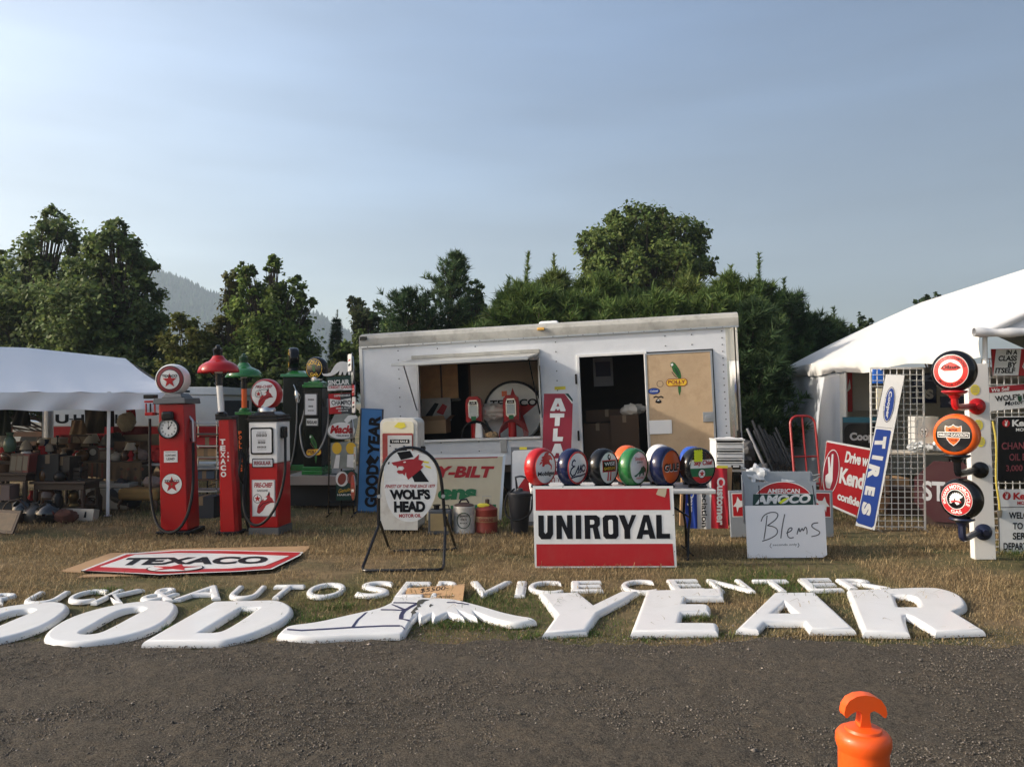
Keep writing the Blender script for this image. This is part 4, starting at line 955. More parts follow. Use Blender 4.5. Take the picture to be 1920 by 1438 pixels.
def g_hat(mb, x, z, r, yf):
    T = lambda p: (x + ((p[0] - 868) / 62) * r * .62, z - ((p[1] - 1085) / 75) * r * .70)
    hat(mb, T, yf(1), yf(2), 0); mb.tbox('FIRE-CHIEF', x - r * .66, z + r * .46, x + r * .70, z + r * .68, HATR, yf(2), .03, .2); mb.tbox('GASOLINE', x - r * .35, z + r * .30, x + r * .30, z + r * .38, DBLACK, yf(2), .01)
    mb.ring(x - r * .40, z + r * .02, r * .25, r * .28, BLACK, yf(2), 28, steps=1); mb.star(x - r * .40, z + r * .02, r * .22, SRED, yf(3))
SCR = mat('letter_scarlet', (.55, .02, .015), .4)
def g_horse(mb, x, z, r, yf):
    P_ = lambda p: (x + (p[0] - 258) / 75 * r * .95, z - (p[1] - 325) / 130 * r * .98)
    mb.poly([P_(p) for p in [(215, 262), (232, 250), (222, 240), (236, 228), (250, 222), (262, 202), (272, 218), (290, 222), (300, 232), (312, 262), (300, 268), (292, 258), (282, 268), (288, 292), (304, 312), (300, 345), (292, 344), (294, 316), (270, 296), (246, 300), (240, 316), (226, 312), (228, 288), (232, 272)]], SCR, yf(1))
    mb.poly([P_(p) for p in [(206, 300), (214, 276), (232, 270), (226, 284)]], SCR, yf(1)); mb.poly([P_(p) for p in [(238, 232), (252, 204), (272, 196), (288, 206), (276, 220), (258, 238)]], SCR, yf(1))
    mb.tbox('Mobilgas', x - r * .78, z - r * .58, x + r * .86, z - r * .24, DBLACK, yf(2), .025)
def g_esso(mb, x, z, r, yf):
    mb.ring(x, z, r * .93, r * .99, SCR, yf(1), 44, steps=1)
    S = lambda *pp: mb.stroke([(x + a * r, z + b * r) for a, b in pp], r * .10, NAVY, yf(2))
    S((-.30, .42), (-.42, .52), (-.58, .42), (-.66, .22), (-.50, .10), (-.36, .12)); S((-.50, .10), (-.72, -.05), (-.80, -.3), (-.62, -.5), (-.36, -.42), (-.15, -.1))
    S((-.15, -.1), (0, .14), (-.02, -.05), (.02, -.28), (-.14, -.34)); S((.10, -.2), (.26, .16), (.24, -.05), (.28, -.26), (.12, -.32)); mb.ring(x + r * .55, z - r * .06, r * .14, r * .25, NAVY, yf(2), 24, steps=1)
    S((-.7, -.62), (-.3, -.55), (.3, -.52), (.8, -.42))
def g_wise(mb, x, z, r, yf):
    mb.poly([(x - .72 * r, z - .26 * r), (x + .76 * r, z - .26 * r), (x + .76 * r, z + .50 * r), (x - .74 * r, z + .50 * r)], SCR, yf(1)); mb.poly([(x - .66 * r, z - .20 * r), (x + .70 * r, z - .20 * r), (x + .70 * r, z + .44 * r), (x - .68 * r, z + .44 * r)], BLACK, yf(2))
    mb.tbox('WISE', x - .56 * r, z + .14 * r, x + .58 * r, z + .37 * r, SIGNW, yf(3)); mb.tbox('GASOLINE', x - .62 * r, z - .13 * r, x + .64 * r, z + .06 * r, YELLOW, yf(3))
    for d in (-.14, .14): mb.poly([(x + (d - .05) * r, z - .18 * r), (x + (d + .05) * r, z - .18 * r), (x + (d + .08) * r, z - .82 * r), (x + (d - .08) * r, z - .82 * r)], SCR, yf(1))
    mb.disc(x, z + .68 * r, .18 * r, BLACK, yf(1), 20); mb.disc(x, z + .70 * r, .09 * r, SIGNW, yf(2), 16)
DINO = mat('dino_green', (.01, .11, .05), .4)
def g_dino(mb, x, z, r, yf):
    P_ = lambda p: (x + (p[0] - 993) / 68 * r * .96, z - (p[1] - 310) / 128 * r * .98)
    mb.poly([P_(p) for p in [(952, 372), (958, 384), (968, 384), (982, 366), (990, 362), (988, 384), (996, 384), (1002, 362), (1016, 358), (1020, 378), (1030, 378), (1030, 350), (1044, 356), (1050, 340), (1046, 322), (1034, 312), (1030, 302), (1018, 300), (1016, 308), (1006, 308), (998, 330), (984, 350), (966, 366)]], DINO, yf(1))
    mb.tbox('Sinclair', x - .52 * r, z + .46 * r, x + .58 * r, z + .68 * r, SCR, yf(2), .01, .2); mb.tbox('DINO', x - .30 * r, z + .28 * r, x + .34 * r, z + .40 * r, DBLACK, yf(2)); mb.tbox('GASOLINE', x - .36 * r, z - .72 * r, x + .44 * r, z - .60 * r, SCR, yf(2))
GULFO = mat('lens_orange', (.62, .10, .015), .3, coat=.3)
def g_gulf(mb, x, z, r, yf):
    mb.tbox('GULF', x - .82 * r + .03 * r, z - .28 * r - .03 * r, x + .82 * r, z + .22 * r - .03 * r, SIGNW, yf(1), .05); mb.tbox('GULF', x - .84 * r, z - .26 * r, x + .80 * r, z + .22 * r, DBLACK, yf(2), .035)
def g_chief(mb, x, z, r, yf):
    cut = lambda lo, hi, m, k: mb.poly([(x + r * .985 * cos(a), z + r * .985 * sin(a)) for a in np.linspace(lo, hi, 14)] + [(x - r * .985 * cos(a), z + r * .985 * sin(a)) for a in np.linspace(hi, lo, 14)][0:0] + [(x + r * .985 * cos(a), z + r * .985 * sin(a)) for a in np.linspace(pi - hi, pi - lo, 14)], m, yf(k))
    cut(-1.5, -.62, SRED, 1); cut(-.62, -.04, mat('lens_green', (.01, .13, .05), .3), 1); cut(.52, 1.5, BLACK, 1)
    mb.tbox('Sky Chief', x - .74 * r, z + .06 * r, x + .84 * r, z + .46 * r, SRED, yf(2), .03, .15); mb.ring(x - .1 * r, z - .38 * r, .26 * r, .30 * r, BLACK, yf(2), 26, steps=1); mb.disc(x - .1 * r, z - .38 * r, .26 * r, SIGNW, yf(2), 26); mb.star(x - .1 * r, z - .38 * r, .23 * r, SRED, yf(3))
def g_oilz(mb, x, z, r, yf):
    mb.ring(x, z, .70 * r, .97 * r, SCR, yf(1), 44)
    mb.arctext('CHOICE OF CHAMPIONS', x, z, .77 * r, .91 * r, pi * .92, pi * .08, DBLACK, yf(2), .01); mb.arctext('MOTOR OILS', x, z, .77 * r, .91 * r, pi * 1.22, pi * 1.78, DBLACK, yf(2), .01, flip=True)
    mb.poly([(x - .60 * r, z + .16 * r), (x - .34 * r, z + .40 * r), (x, z + .56 * r), (x + .34 * r, z + .40 * r), (x + .62 * r, z + .18 * r), (x + .34 * r, z + .02 * r), (x - .34 * r, z + .0 * r)], SCR, yf(1))
    mb.tbox('Oilzum', x - .48 * r, z + .12 * r, x + .52 * r, z + .36 * r, DBLACK, yf(2), .03)
def g_shield(mb, x, z, r, yf):
    sh = lambda s: [(x + a * r * s, z + b * r * s) for a, b in ((0, .60), (.10, .50), (.26, .46), (.42, .52), (.44, .34), (.40, .0), (.32, -.28), (.16, -.48), (0, -.60), (-.16, -.48), (-.32, -.28), (-.40, 0), (-.44, .34), (-.42, .52), (-.26, .46), (-.10, .50))]
    mb.poly(sh(1.08), SIGNW, yf(1)); mb.poly(sh(1.0), ORANGE, yf(2)); mb.poly([(x - .88 * r, z - .16 * r), (x + .88 * r, z - .16 * r), (x + .88 * r, z + .18 * r), (x - .88 * r, z + .18 * r)], SIGNW, yf(3)); mb.poly([(x - .84 * r, z - .12 * r), (x + .84 * r, z - .12 * r), (x + .84 * r, z + .14 * r), (x - .84 * r, z + .14 * r)], BLACK, yf(4))
    mb.tbox('HARLEY-DAVIDSON', x - .80 * r, z - .08 * r, x + .80 * r, z + .10 * r, SIGNW, yf(5), .02); mb.tbox('MOTOR', x - .24 * r, z + .22 * r, x + .24 * r, z + .38 * r, DBLACK, yf(4)); mb.tbox('CYCLES', x - .22 * r, z - .38 * r, x + .22 * r, z - .24 * r, DBLACK, yf(4))
def g_feather(mb, x, z, r, yf):
    mb.ring(x, z, .60 * r, .98 * r, SRED, yf(1), 44); mb.disc(x, z, .60 * r, BLACK, yf(1), 40); mb.ring(x, z, .58 * r, .62 * r, SIGNW, yf(2), 40, steps=1)
    mb.arctext('INDIAN MOTORCYCLE', x, z, .68 * r, .90 * r, pi * 1.14, -pi * .14, SIGNW, yf(2), .03); mb.arctext('GAS', x, z, .68 * r, .90 * r, pi * 1.36, pi * 1.64, SIGNW, yf(2), .03, flip=True)
    for k, a in enumerate(np.linspace(pi * .22, pi * 1.12, 11)):
        d = (cos(a), sin(a)); n = (-d[1], d[0]); q = lambda t, w: (x + .06 * r + d[0] * t * r + n[0] * w * r, z - .06 * r + d[1] * t * r + n[1] * w * r)
        mb.poly([q(.16, -.03), q(.42, -.06), q(.50, 0), q(.42, .06), q(.16, .03)], SIGNW, yf(2))
    mb.poly([(x + .02 * r, z + .16 * r), (x + .20 * r, z + .14 * r), (x + .24 * r, z + .02 * r), (x + .32 * r, z - .08 * r), (x + .24 * r, z - .14 * r), (x + .24 * r, z - .26 * r), (x + .08 * r, z - .34 * r), (x - .04 * r, z - .2 * r)], SIGNW, yf(3)); mb.stroke([(x - .3 * r, z - .16 * r), (x + .05 * r, z - .10 * r), (x + .36 * r, z - .14 * r)], .10 * r, SRED, yf(4))
def g_plain(mb, x, z, r, yf): mb.ring(x, z, .8 * r, .97 * r, SCR, yf(1), 40)
def g_polly(mb, x, z, r, yf):
    mb.ring(x, z, .94 * r, .99 * r, YELLOW, yf(1), 44, steps=1); mb.arctext('POLLY', x, z, .46 * r, .84 * r, pi * .86, pi * .10, YELLOW, yf(1), .03); mb.arctext('GAS', x, z, .50 * r, .84 * r, pi * 1.28, pi * 1.72, YELLOW, yf(1), .03, flip=True)
    mb.poly([(x - .18 * r, z + .3 * r), (x + .1 * r, z + .34 * r), (x + .22 * r, z - .3 * r), (x, z - .36 * r), (x - .16 * r, z - .1 * r)], PGR, yf(1))

# ================================================================== GAS PUMPS
def hose(mb, pts, r=.017, mt=RUBBER, it=3):
    """smooth a list of 3-D points into a hose"""
    P_ = [Vector(p) for p in pts]
    for _ in range(it):
        o = [P_[0]]
        for a, b in zip(P_[:-1], P_[1:]): o += [a.lerp(b, .25), a.lerp(b, .75)]
        P_ = o + [P_[-1]]
    mb.tube(P_, r, mt, 8)
def fp(fr, px, py, y=0): x, z = fr.uv(px, py, y); return (x, y, z)
GREYCAP = mat('grey_cap', (.10, .105, .11), .45, dirt=.2)
Z2 = lambda x, y: (260 + x / 3.6875, 640 + y / 3.6875)
# -- clock-face pump
f1 = Fr(G(326, 1004), yaw=-1, roll=-1.4); p1 = thing('gas_pump', 'tall red gas pump with a clock dial face and a white star globe', 'gas pump', f1.m, 'gas pumps of the left row')
b0 = f1.uv(301, 995)[0]; b1 = f1.uv(352, 995)[0]; t0 = f1.uv(297, 760)[0]; t1, tz = f1.uv(344, 757)
mb = MB(); d = .36
mb.add([(b0, 0, .06), (b1, 0, .06), (b1, d, .06), (b0, d, .06), (t0, 0, tz), (t1, 0, tz), (t1, d, tz), (t0, d, tz)], [(0, 3, 2, 1), (4, 5, 6, 7), (0, 1, 5, 4), (1, 2, 6, 5), (2, 3, 7, 6), (3, 0, 4, 7)], RED); mb.build('body', p1, bevel=.012)
mb = MB(); mb.box(b0 - .04, b1 + .05, -.05, d + .05, 0, .058, BLACK); mb.build('base', p1, bevel=.008)
mb = MB(); mb.box(t0 - .05, t1 + .05, -.06, d + .05, tz + .002, tz + .075, GREYCAP, top=.012); mb.box(t0 + .02, t1 - .02, .02, d - .02, tz + .077, tz + .13, GREYCAP, top=.04); mb.build('cap', p1, bevel=.01)
gc = fp(f1, 325, 712, d / 2); rg_ = .197
mb = MB(); mb.lathe([(.10, 0), (.10, .035), (.085, .05)], STEEL, 20, (gc[0], d / 2, tz + .13)); mb.build('globe_collar', p1)
globe('white pump globe with a red star, on top of the clock pump', f1.m @ Matrix.Translation(gc) @ Matrix.Rotation(R(2), 4, 'Z'), rg_, mat('milk_glass', (.80, .77, .74), .2, coat=.5), g_star, ht=.52, base=False, lens=.88)
mb = MB(f1); c = mb.P((318, 803)); r = .118
mb.lathe([(r * 1.08, -.001), (r * 1.08, -.045), (r * .96, -.05), (r * .96, -.03)], BLACK, 40, (c[0], 0, c[1]), 'y', cap=False); mb.disc(c[0], c[1], r * .98, SIGNW, -.03)
for k in range(60):
    a = 2 * pi * k / 60; L = .10 if k % 5 == 0 else .05
    mb.stroke([(c[0] + r * .92 * sin(a), c[1] + r * .92 * cos(a)), (c[0] + r * (.92 - L) * sin(a), c[1] + r * (.92 - L) * cos(a))], .004, DBLACK, -.0315)
for k in range(12):
    a = 2 * pi * (k + 1) / 12; q = (c[0] + r * .68 * sin(a), c[1] + r * .68 * cos(a)); mb.tbox(str(k + 1), q[0] - .010, q[1] - .010, q[0] + .010, q[1] + .010, DBLACK, -.0315, .02)
mb.stroke([(c[0], c[1]), (c[0], c[1] + r * .7)], .006, DBLACK, -.033); mb.stroke([(c[0], c[1]), (c[0] + r * .32, c[1] + r * .42)], .008, DBLACK, -.033); mb.disc(c[0], c[1], .012, DBLACK, -.0345, 16)
mb.build('clock_dial', p1)
mb = MB(f1); c = mb.P((317, 780)); mb.box(c[0] - .075, c[0] + .075, -.07, -.001, c[1] - .055, c[1] + .06, BLACK); mb.build('dial_hood', p1, bevel=.03, bseg=4)
mb = MB(f1); a = mb.P((308, 867)); b = mb.P((333, 845)); mb.box(a[0], b[0], -.008, -.001, a[1], b[1], SIGNW); mb.tbox('CONTAINS', a[0] + .02, a[1] + .075, b[0] - .02, a[1] + .1, DBLACK, -.010); mb.tbox('LEAD', a[0] + .035, a[1] + .03, b[0] - .035, a[1] + .058, DBLACK, -.010, .03); mb.stroke([(a[0] + .02, a[1] + .125), (b[0] - .02, a[1] + .125)], .008, mat('grey_print', (.3, .3, .3), .6), -.010); mb.build('placard', p1, bevel=.004)
mb = MB(f1); c = mb.P((322.5, 907)); emblem_star(mb, c[0], c[1], .128, -.003); mb.build('star_decal', p1)
mb = MB(); pts = [fp(f1, 281, 785, .12), fp(f1, 281, 860, .10), fp(f1, 282, 930, .03), fp(f1, 292, 985, -.12), fp(f1, 318, 1003, -.20), fp(f1, 345, 985, -.20), fp(f1, 361, 935, -.04), fp(f1, 363, 870, .10), fp(f1, 362, 830, .15)]
hose(mb, pts, .018); mb.build('hose', p1)
mb = MB(); n0 = Vector(fp(f1, 363, 828, .15)); n1 = Vector(fp(f1, 362, 790, .17)); n2 = Vector(fp(f1, 346, 772, .18))
mb.tube([n0, n1], [.022, .03], STEEL, 10); mb.tube([n1, n1.lerp(n2, .4) + Vector((0, 0, .01)), n2], [.018, .014, .012], STEEL, 8); mb.tube([n0 + Vector((-.03, 0, 0)), n1 + Vector((-.09, 0, -.06)), n1 + Vector((-.02, 0, .01))], .006, BLACK, 6); mb.build('nozzle', p1)
mb = MB(); a = Vector(fp(f1, 283, 776, .12)); mb.box(a.x - .05, a.x + .05, .06, .18, a.z - .02, a.z + .02, RED)
for s_ in (-.055, 0, .055): mb.box(a.x + s_ - .008, a.x + s_ + .008, .10, .12, a.z + .02, a.z + .13, RED if s_ else BLACK)
mb.box(a.x - .06, a.x + .06, .07, .16, a.z + .14, a.z + .165, RED); mb.box(a.x - .06, a.x + .07, .05, .17, a.z + .19, a.z + .24, BLACK); mb.box(a.x + .06, -.17, .10, .13, a.z - .01, a.z + .01, BLACK); mb.build('hose_bracket', p1, bevel=.004)

# -- narrow air and water towers with lamp shades
def tower(fr, label, body, capm, polem, shade, w0, w1, h, d, cpx, lamp_px, pole_px, text_fn, lampm, tilt=0):
    root = thing('lamp_tower', label, 'air tower', fr.m, 'air and water towers with lamp shades')
    mb = MB(); c = .035
    def ring_(w, z):
        a = w / 2; return [(-a + c, 0, z), (a - c, 0, z), (a, c * 1.3, z), (a, d - c, z), (a - c, d, z), (-a + c, d, z), (-a, d - c, z), (-a, c * 1.3, z)]
    v = ring_(w0, .05) + ring_(w1, h); mb.add(v, [list(range(7, -1, -1)), list(range(8, 16))] + [(i, (i + 1) % 8, 8 + (i + 1) % 8, 8 + i) for i in range(8)], body); mb.build('body', root)
    mb = MB(); mb.box(-w0 / 2 - .03, w0 / 2 + .03, -.03, d + .03, 0, .048, BLACK); mb.build('base', root, bevel=.006)
    mb = MB(); mb.box(-w1 / 2 - .015, w1 / 2 + .015, -.015, d + .015, h + .001, h + .045, capm); mb.lathe([(.075, h + .045), (.075, h + .075), (.05, h + .10)], capm, 18, (cpx[0], d / 2, 0)); mb.build('cap', root, bevel=.005)
    lx, lz = lamp_px; p0 = Vector((cpx[0], d / 2, h + .10)); p1_ = Vector((lx, d / 2, lz - .06))
    mb = MB(); mb.tube([p0, p1_], .038, polem, 14); mb.build('pole', root)
    mb = MB(); mb.tube([p1_ + Vector((0, 0, -.10)), p1_ + Vector((0, 0, .1))], .045, BLACK, 12)
    for sx in (-1, 1): mb.tube([p1_ + Vector((.03 * sx, 0, -.02)), p1_ + Vector((.13 * sx, 0, .08))], .012, BLACK, 6)
    mb.build('socket', root)
    rs = lampm[0]; mb = MB()
    mb.lathe([(rs, 0), (rs * 1.015, .005), (rs * .995, .035), (rs * .93, .075), (rs * .80, .108), (rs * .60, .133), (rs * .42, .152), (rs * .33, .178), (rs * .27, .205), (rs * .22, .212), (rs * .25, .19), (rs * .40, .145), (rs * .58, .125), (rs * .78, .10), (rs * .91, .065), (rs * .98, .006)], shade, 40, (lx, d / 2, lz), cap=False); so_ = mb.build('lamp_shade', root, angle=60)
    mb = MB(); mb.lathe([(rs * .22, .205), (rs * .22, .25), (rs * .24, .26), (rs * .24, .30), (rs * .13, .31), (rs * .12, .335), (rs * .04, .345)], lampm[1], 18, (lx, d / 2, lz)); mb.build('finial', so_)
    mb = MB(); mb.ball((lx, d / 2, lz + .02), .05, .05, .07, mat('bulb_glass', (.75, .72, .66), .1)); mb.build('bulb', so_)
    text_fn(root); return root
f2 = Fr(G(427.5, 1004), yaw=-4, roll=-2.5)
w0 = f2.uv(446, 990)[0] - f2.uv(411, 990)[0]; h2 = f2.uv(420, 787)[1]; l2 = f2.uv(412, 699, .12); p2c = f2.uv(417, 775, .12)
def t2(root):
    mb = MB(f2)
    for k, ch in enumerate('TEXACO'):
        y0 = 823 + k * 12.2; mb.tpx(ch, 412.2 + k * .35, y0 + 10.2, 422.6 + k * .35, y0, SIGNW, -.003, .05)
    for k, ch in enumerate('WATER'): mb.tpx(ch, 406.8 + k * .25, 851 + k * 7, 409.6 + k * .25, 847 + k * 7, SIGNW, -.003, .02)
    for k, ch in enumerate('AIR'): mb.tpx(ch, 426 + k * .3, 851 + k * 7, 429.4 + k * .3, 847 + k * 7, SIGNW, -.003, .02)
    mb.build('lettering', root)
    mb = MB(); hose(mb, [(.13, .2, 1.0), (.20, .16, .8), (.19, .1, .45), (.2, .05, .2), (.23, .1, .05), (.16, .2, .03)], .016); hose(mb, [(.14, .14, 1.05), (.17, .06, .9), (.15, .02, .75), (.17, .1, .62)], .014); mb.build('hose', root)
tower(f2, 'slim red air and water tower with a red lamp shade on a white pole', RED, BLACK, WHITE, RED, w0, w0 * .76, h2, .18, p2c, l2, None, t2, (.245, BLACK))
f2b = Fr(G(457, 975, .05) * 1.0, yaw=-4, roll=-.8); f2b = Fr((at(459, 752, 11.2).x, 11.2, 0), yaw=-4, roll=-.8)
h2b = f2b.uv(458, 778)[1]; l2b = f2b.uv(457, 708, .12); p2b = f2b.uv(458, 772, .12)
DGREEN = mat('dark_green_black', (.005, .008, .006), .25, spec=.3)
def t2b(root):
    mb = MB(f2b)
    for k, ch in enumerate('POLLY GAS'):
        if ch != ' ': mb.tpx(ch, 447.5 + k * .25, 815 + k * 8.6, 453 + k * .25, 808 + k * 8.6, ORANGE, -.004, .04)
    mb.build('lettering', root)
tower(f2b, 'slim black and green tower with a green lamp shade on an orange pole', DGREEN, GREEN, ORANGE, GREEN, .24, .21, h2b, .25, p2b, l2b, None, t2b, (.255, mat('dark_green', (.008, .05, .02), .3)))

# -- computing pump: shared builder
def window(mb, fr, x0, y1, x1, y0, zc=None):
    a = fr.uv(*(zc(x0, y1) if zc else (x0, y1))); b = fr.uv(*(zc(x1, y0) if zc else (x1, y0))); return a, b
f3 = Fr(G(498, 1003), yaw=-7, roll=-1.1); p3 = thing('gas_pump', 'red and white gas pump with a price window and a red hat globe', 'gas pump', f3.m, 'gas pumps of the left row')
x0 = f3.uv(468, 950)[0]; x1 = f3.uv(521, 950)[0]; z1 = f3.uv(490, 791)[1]; zm = f3.uv(490, 869)[1]; d = .40
mb = MB(); mb.box(x0, x1, 0, d, .09, zm, RED); mb.build('body', p3, bevel=.012)
mb = MB(); mb.box(x0, x1, 0, d, zm + .002, z1, PLASTW); mb.build('upper_body', p3, bevel=.012)
mb = MB(); mb.box(x0 - .012, x1 + .012, -.012, d + .012, 0, .088, GREYCAP); mb.build('base', p3, bevel=.006)
mb = MB(); mb.box(x0 - .012, x1 + .012, -.015, d + .015, z1 + .002, z1 + .05, BLACK); mb.box(x0 + .0, x1 - .0, .0, d, z1 + .052, z1 + .085, BLACK); mb.box(x0 + .03, x1 - .03, .03, d - .03, z1 + .087, z1 + .125, BLACK, top=.05); mb.build('cap', p3, bevel=.006)
gc = fp(f3, 500, 739, d / 2); mb = MB(); mb.lathe([(.11, 0), (.11, .03), (.09, .06)], STEEL, 20, (gc[0], d / 2, z1 + .125)); mb.build('globe_collar', p3)
globe('red rimmed pump globe with a fire hat, on the red and white pump', f3.m @ Matrix.Translation(gc) @ Matrix.Rotation(R(0), 4, 'Z'), .195, RED, g_hat, ht=.42, base=False, lens=.86)
def rrect(x0, z0, x1, z1, r, n=5):
    o = []
    for cx, cz, a in ((x1 - r, z1 - r, 0), (x0 + r, z1 - r, 90), (x0 + r, z0 + r, 180), (x1 - r, z0 + r, 270)):
        o += [(cx + r * cos(R(a + 90 * k / n)), cz + r * sin(R(a + 90 * k / n))) for k in range(n + 1)]
    return o
def digits(mb, x0, x1, z, h, y, n=4):
    w = (x1 - x0) / n
    for k in range(n): mb.rect(x0 + w * k + w * .1, z, x0 + w * (k + 1) - w * .1, z + h, DBLACK, y); mb.tbox('0', x0 + w * k + w * .3, z + h * .2, x0 + w * k + w * .7, z + h * .8, SIGNW, y - .0015)
a, b = window(mb, f3, 471, 852, 512.5, 801)
mb = MB(); mb.prism(rrect(a[0], a[1], b[0], b[1], .025), -.016, -.001, BLACK); mb.poly(rrect(a[0] + .018, a[1] + .02, b[0] - .018, b[1] - .02, .018), mat('dial_face', (.66, .68, .70), .25, coat=.6), -.018)
w = b[0] - a[0]; hh = b[1] - a[1]; mx = (a[0] + b[0]) / 2
mb.tbox('THIS SALE', mx - .06, a[1] + hh * .79, mx + .06, a[1] + hh * .83, DBLACK, -.0195, .01); digits(mb, mx - .07, mx + .07, a[1] + hh * .66, .032, -.0195); mb.tbox('GALLONS', mx - .05, a[1] + hh * .52, mx + .05, a[1] + hh * .55, DBLACK, -.0195, .01); digits(mb, mx - .05, mx + .05, a[1] + hh * .40, .03, -.0195, 3); digits(mb, mx - .06, mx + .06, a[1] + hh * .24, .022, -.0195, 3); mb.tbox('CENTS PER GALLON', mx - .06, a[1] + hh * .17, mx + .06, a[1] + hh * .195, DBLACK, -.0195, .01); mb.build('price_window', p3)
a, b = window(mb, f3, 473.5, 876.5, 513, 859)
mb = MB(); mb.prism(rrect(a[0], a[1], b[0], b[1], .014), -.012, -.001, BLACK); mb.poly(rrect(a[0] + .01, a[1] + .01, b[0] - .01, b[1] - .01, .01), mat('grey_plate', (.50, .52, .55), .3), -.014); mb.tbox('REGULAR', a[0] + .03, a[1] + .032, b[0] - .03, b[1] - .032, PRED, -.0155, .04); mb.build('grade_plate', p3)
a, b = window(mb, f3, 473.5, 968, 516, 899)
mb = MB(); mb.box(a[0], b[0], -.01, -.001, a[1], b[1], mat('plate_grey', (.42, .42, .44), .4)); mb.rect(a[0] + .012, a[1] + .012, b[0] - .012, b[1] - .012, SIGNW, -.012)
T = lambda p: f3.uv(*Z2(*p)); hat(mb, T, -.0135, -.015, 1); c = T((825, 1086)); mb.ring(c[0], c[1], .05, .056, BLACK, -.0135, 28, steps=1); mb.star(c[0], c[1], .044, SRED, -.0135)
mb.tbox('FIRE-CHIEF', a[0] + .03, b[1] - .095, b[0] - .03, b[1] - .035, HATR, -.0135, .035, .15); mb.tbox('GASOLINE', mx - .07, b[1] - .145, mx + .07, b[1] - .12, DBLACK, -.0135, .02); mb.build('brand_plate', p3)
mb = MB(); mb.box(x1 + .001, x1 + .06, .08, .20, z1 - .21, z1 - .06, BLACK); mb.build('nozzle_boot', p3, bevel=.025, bseg=3)
mb = MB(); zz = z1 - .2
hose(mb, [(x1 + .05, .13, zz), (x1 + .07, .08, zz - .25), (x1 + .10, .0, .75), (x1 + .06, -.10, .42), (x1 - .09, -.16, .17), (x0 + .10, -.16, .13), (x0 - .03, -.10, .30), (x0 - .09, .02, .62), (x0 - .08, .10, .88), (x0 - .05, .14, .98)], .018); mb.build('hose', p3)
mb = MB(); n0 = Vector((x0 - .05, .14, .93)); mb.tube([n0, n0 + Vector((.0, .02, .10)), n0 + Vector((.01, .04, .22))], [.02, .032, .024], STEEL, 10); mb.tube([n0 + Vector((.01, .04, .22)), n0 + Vector((.04, .05, .28))], .012, STEEL, 8); mb.tube([n0 + Vector((-.03, 0, .02)), n0 + Vector((-.055, .02, .12)), n0 + Vector((-.01, .03, .2))], .006, BLACK, 6); mb.build('nozzle', p3)

# -- flatbed with two dark pumps
fb = Fr((at(536, 752, 12.1).x, 12.1, 0), yaw=0); bed = thing('flatbed_trailer', 'low flatbed trailer carrying the two black and green pumps', 'trailer', fb.m)
BZ = .50
mb = MB(); mb.box(0, 1.15, 0, 1.9, BZ - .05, BZ, mat('grey_deck', (.22, .21, .19), .8, var=.25, scale=5)); mb.box(-.02, 1.17, -.03, -.001, BZ - .13, BZ + .005, STEEL); mb.box(.05, 1.1, .1, 1.8, BZ - .15, BZ - .051, GAP); mb.build('deck', bed)
mb = MB(); mb.box(.02, 1.12, .16, 1.7, .03, BZ - .16, GAP); mb.build('underdeck_shade', bed)  # added dark block standing in for the shade below the deck
for xx in (.12, 1.0): mb = MB(); mb.lathe([(.1, -.08), (.21, -.09), (.22, .09), (.1, .09)], RUBBER, 20, (xx, 1.0, .22), 'y'); mb.build('wheel', bed)
f4 = Fr((at(594, 752, 12.3).x, 12.3, BZ + .001), yaw=-9); p4 = thing('gas_pump', 'black and green gas pump with a parrot decal on the flatbed', 'gas pump', f4.m, 'black and green pumps on the flatbed')
x0 = f4.uv(569, 800)[0]; x1 = f4.uv(603, 800)[0]; z1 = f4.uv(590, 727)[1]; d = .36
mb = MB(); mb.box(x0, x1, 0, d, .13, z1, DGREEN); mb.build('body', p4, bevel=.012)
mb = MB(); mb.box(x0 - .02, x1 + .02, -.02, d + .02, 0, .07, GREEN); mb.box(x0 - .01, x1 + .01, -.01, d + .01, .071, .128, GREEN); mb.build('base', p4, bevel=.008)
mb = MB(); mb.box(x0 - .02, x1 + .02, -.02, d + .02, z1 + .001, z1 + .05, GREEN); mb.box(x0, x1, 0, d, z1 + .051, z1 + .085, GREEN); mb.box(x0 + .04, x1 - .04, .04, d - .04, z1 + .086, z1 + .12, GREEN, top=.05); mb.build('cap', p4, bevel=.006)
gc = fp(f4, 594, 691, d / 2); mb = MB(); mb.lathe([(.09, 0), (.09, .03), (.075, .05)], STEEL, 18, (gc[0], d / 2, z1 + .12)); mb.build('globe_collar', p4)
globe('black pump globe with yellow lettering on the front flatbed pump', f4.m @ Matrix.Translation(gc) @ Matrix.Rotation(R(-13), 4, 'Z'), .185, BLACK, g_polly, ht=.40, base=False, lens=.84, lensmat=mat('lens_black', (.012, .012, .014), .15))
Z3 = lambda x, y: (520 + x / 3.995, 640 + y / 3.995)
a, b = window(mb, f4, 205, 555, 303, 390, Z3); mx = (a[0] + b[0]) / 2; hh = b[1] - a[1]
mb = MB(); mb.prism(rrect(a[0], a[1], b[0], b[1], .015), -.014, -.001, GREYCAP); mb.poly(rrect(a[0] + .014, a[1] + .014, b[0] - .014, b[1] - .014, .012), mat('dial_face'), -.016); digits(mb, mx - .05, mx + .05, a[1] + hh * .68, .026, -.0175); digits(mb, mx - .04, mx + .04, a[1] + hh * .38, .026, -.0175, 3); digits(mb, mx - .05, mx + .05, a[1] + hh * .2, .018, -.0175, 3); mb.build('price_window', p4)
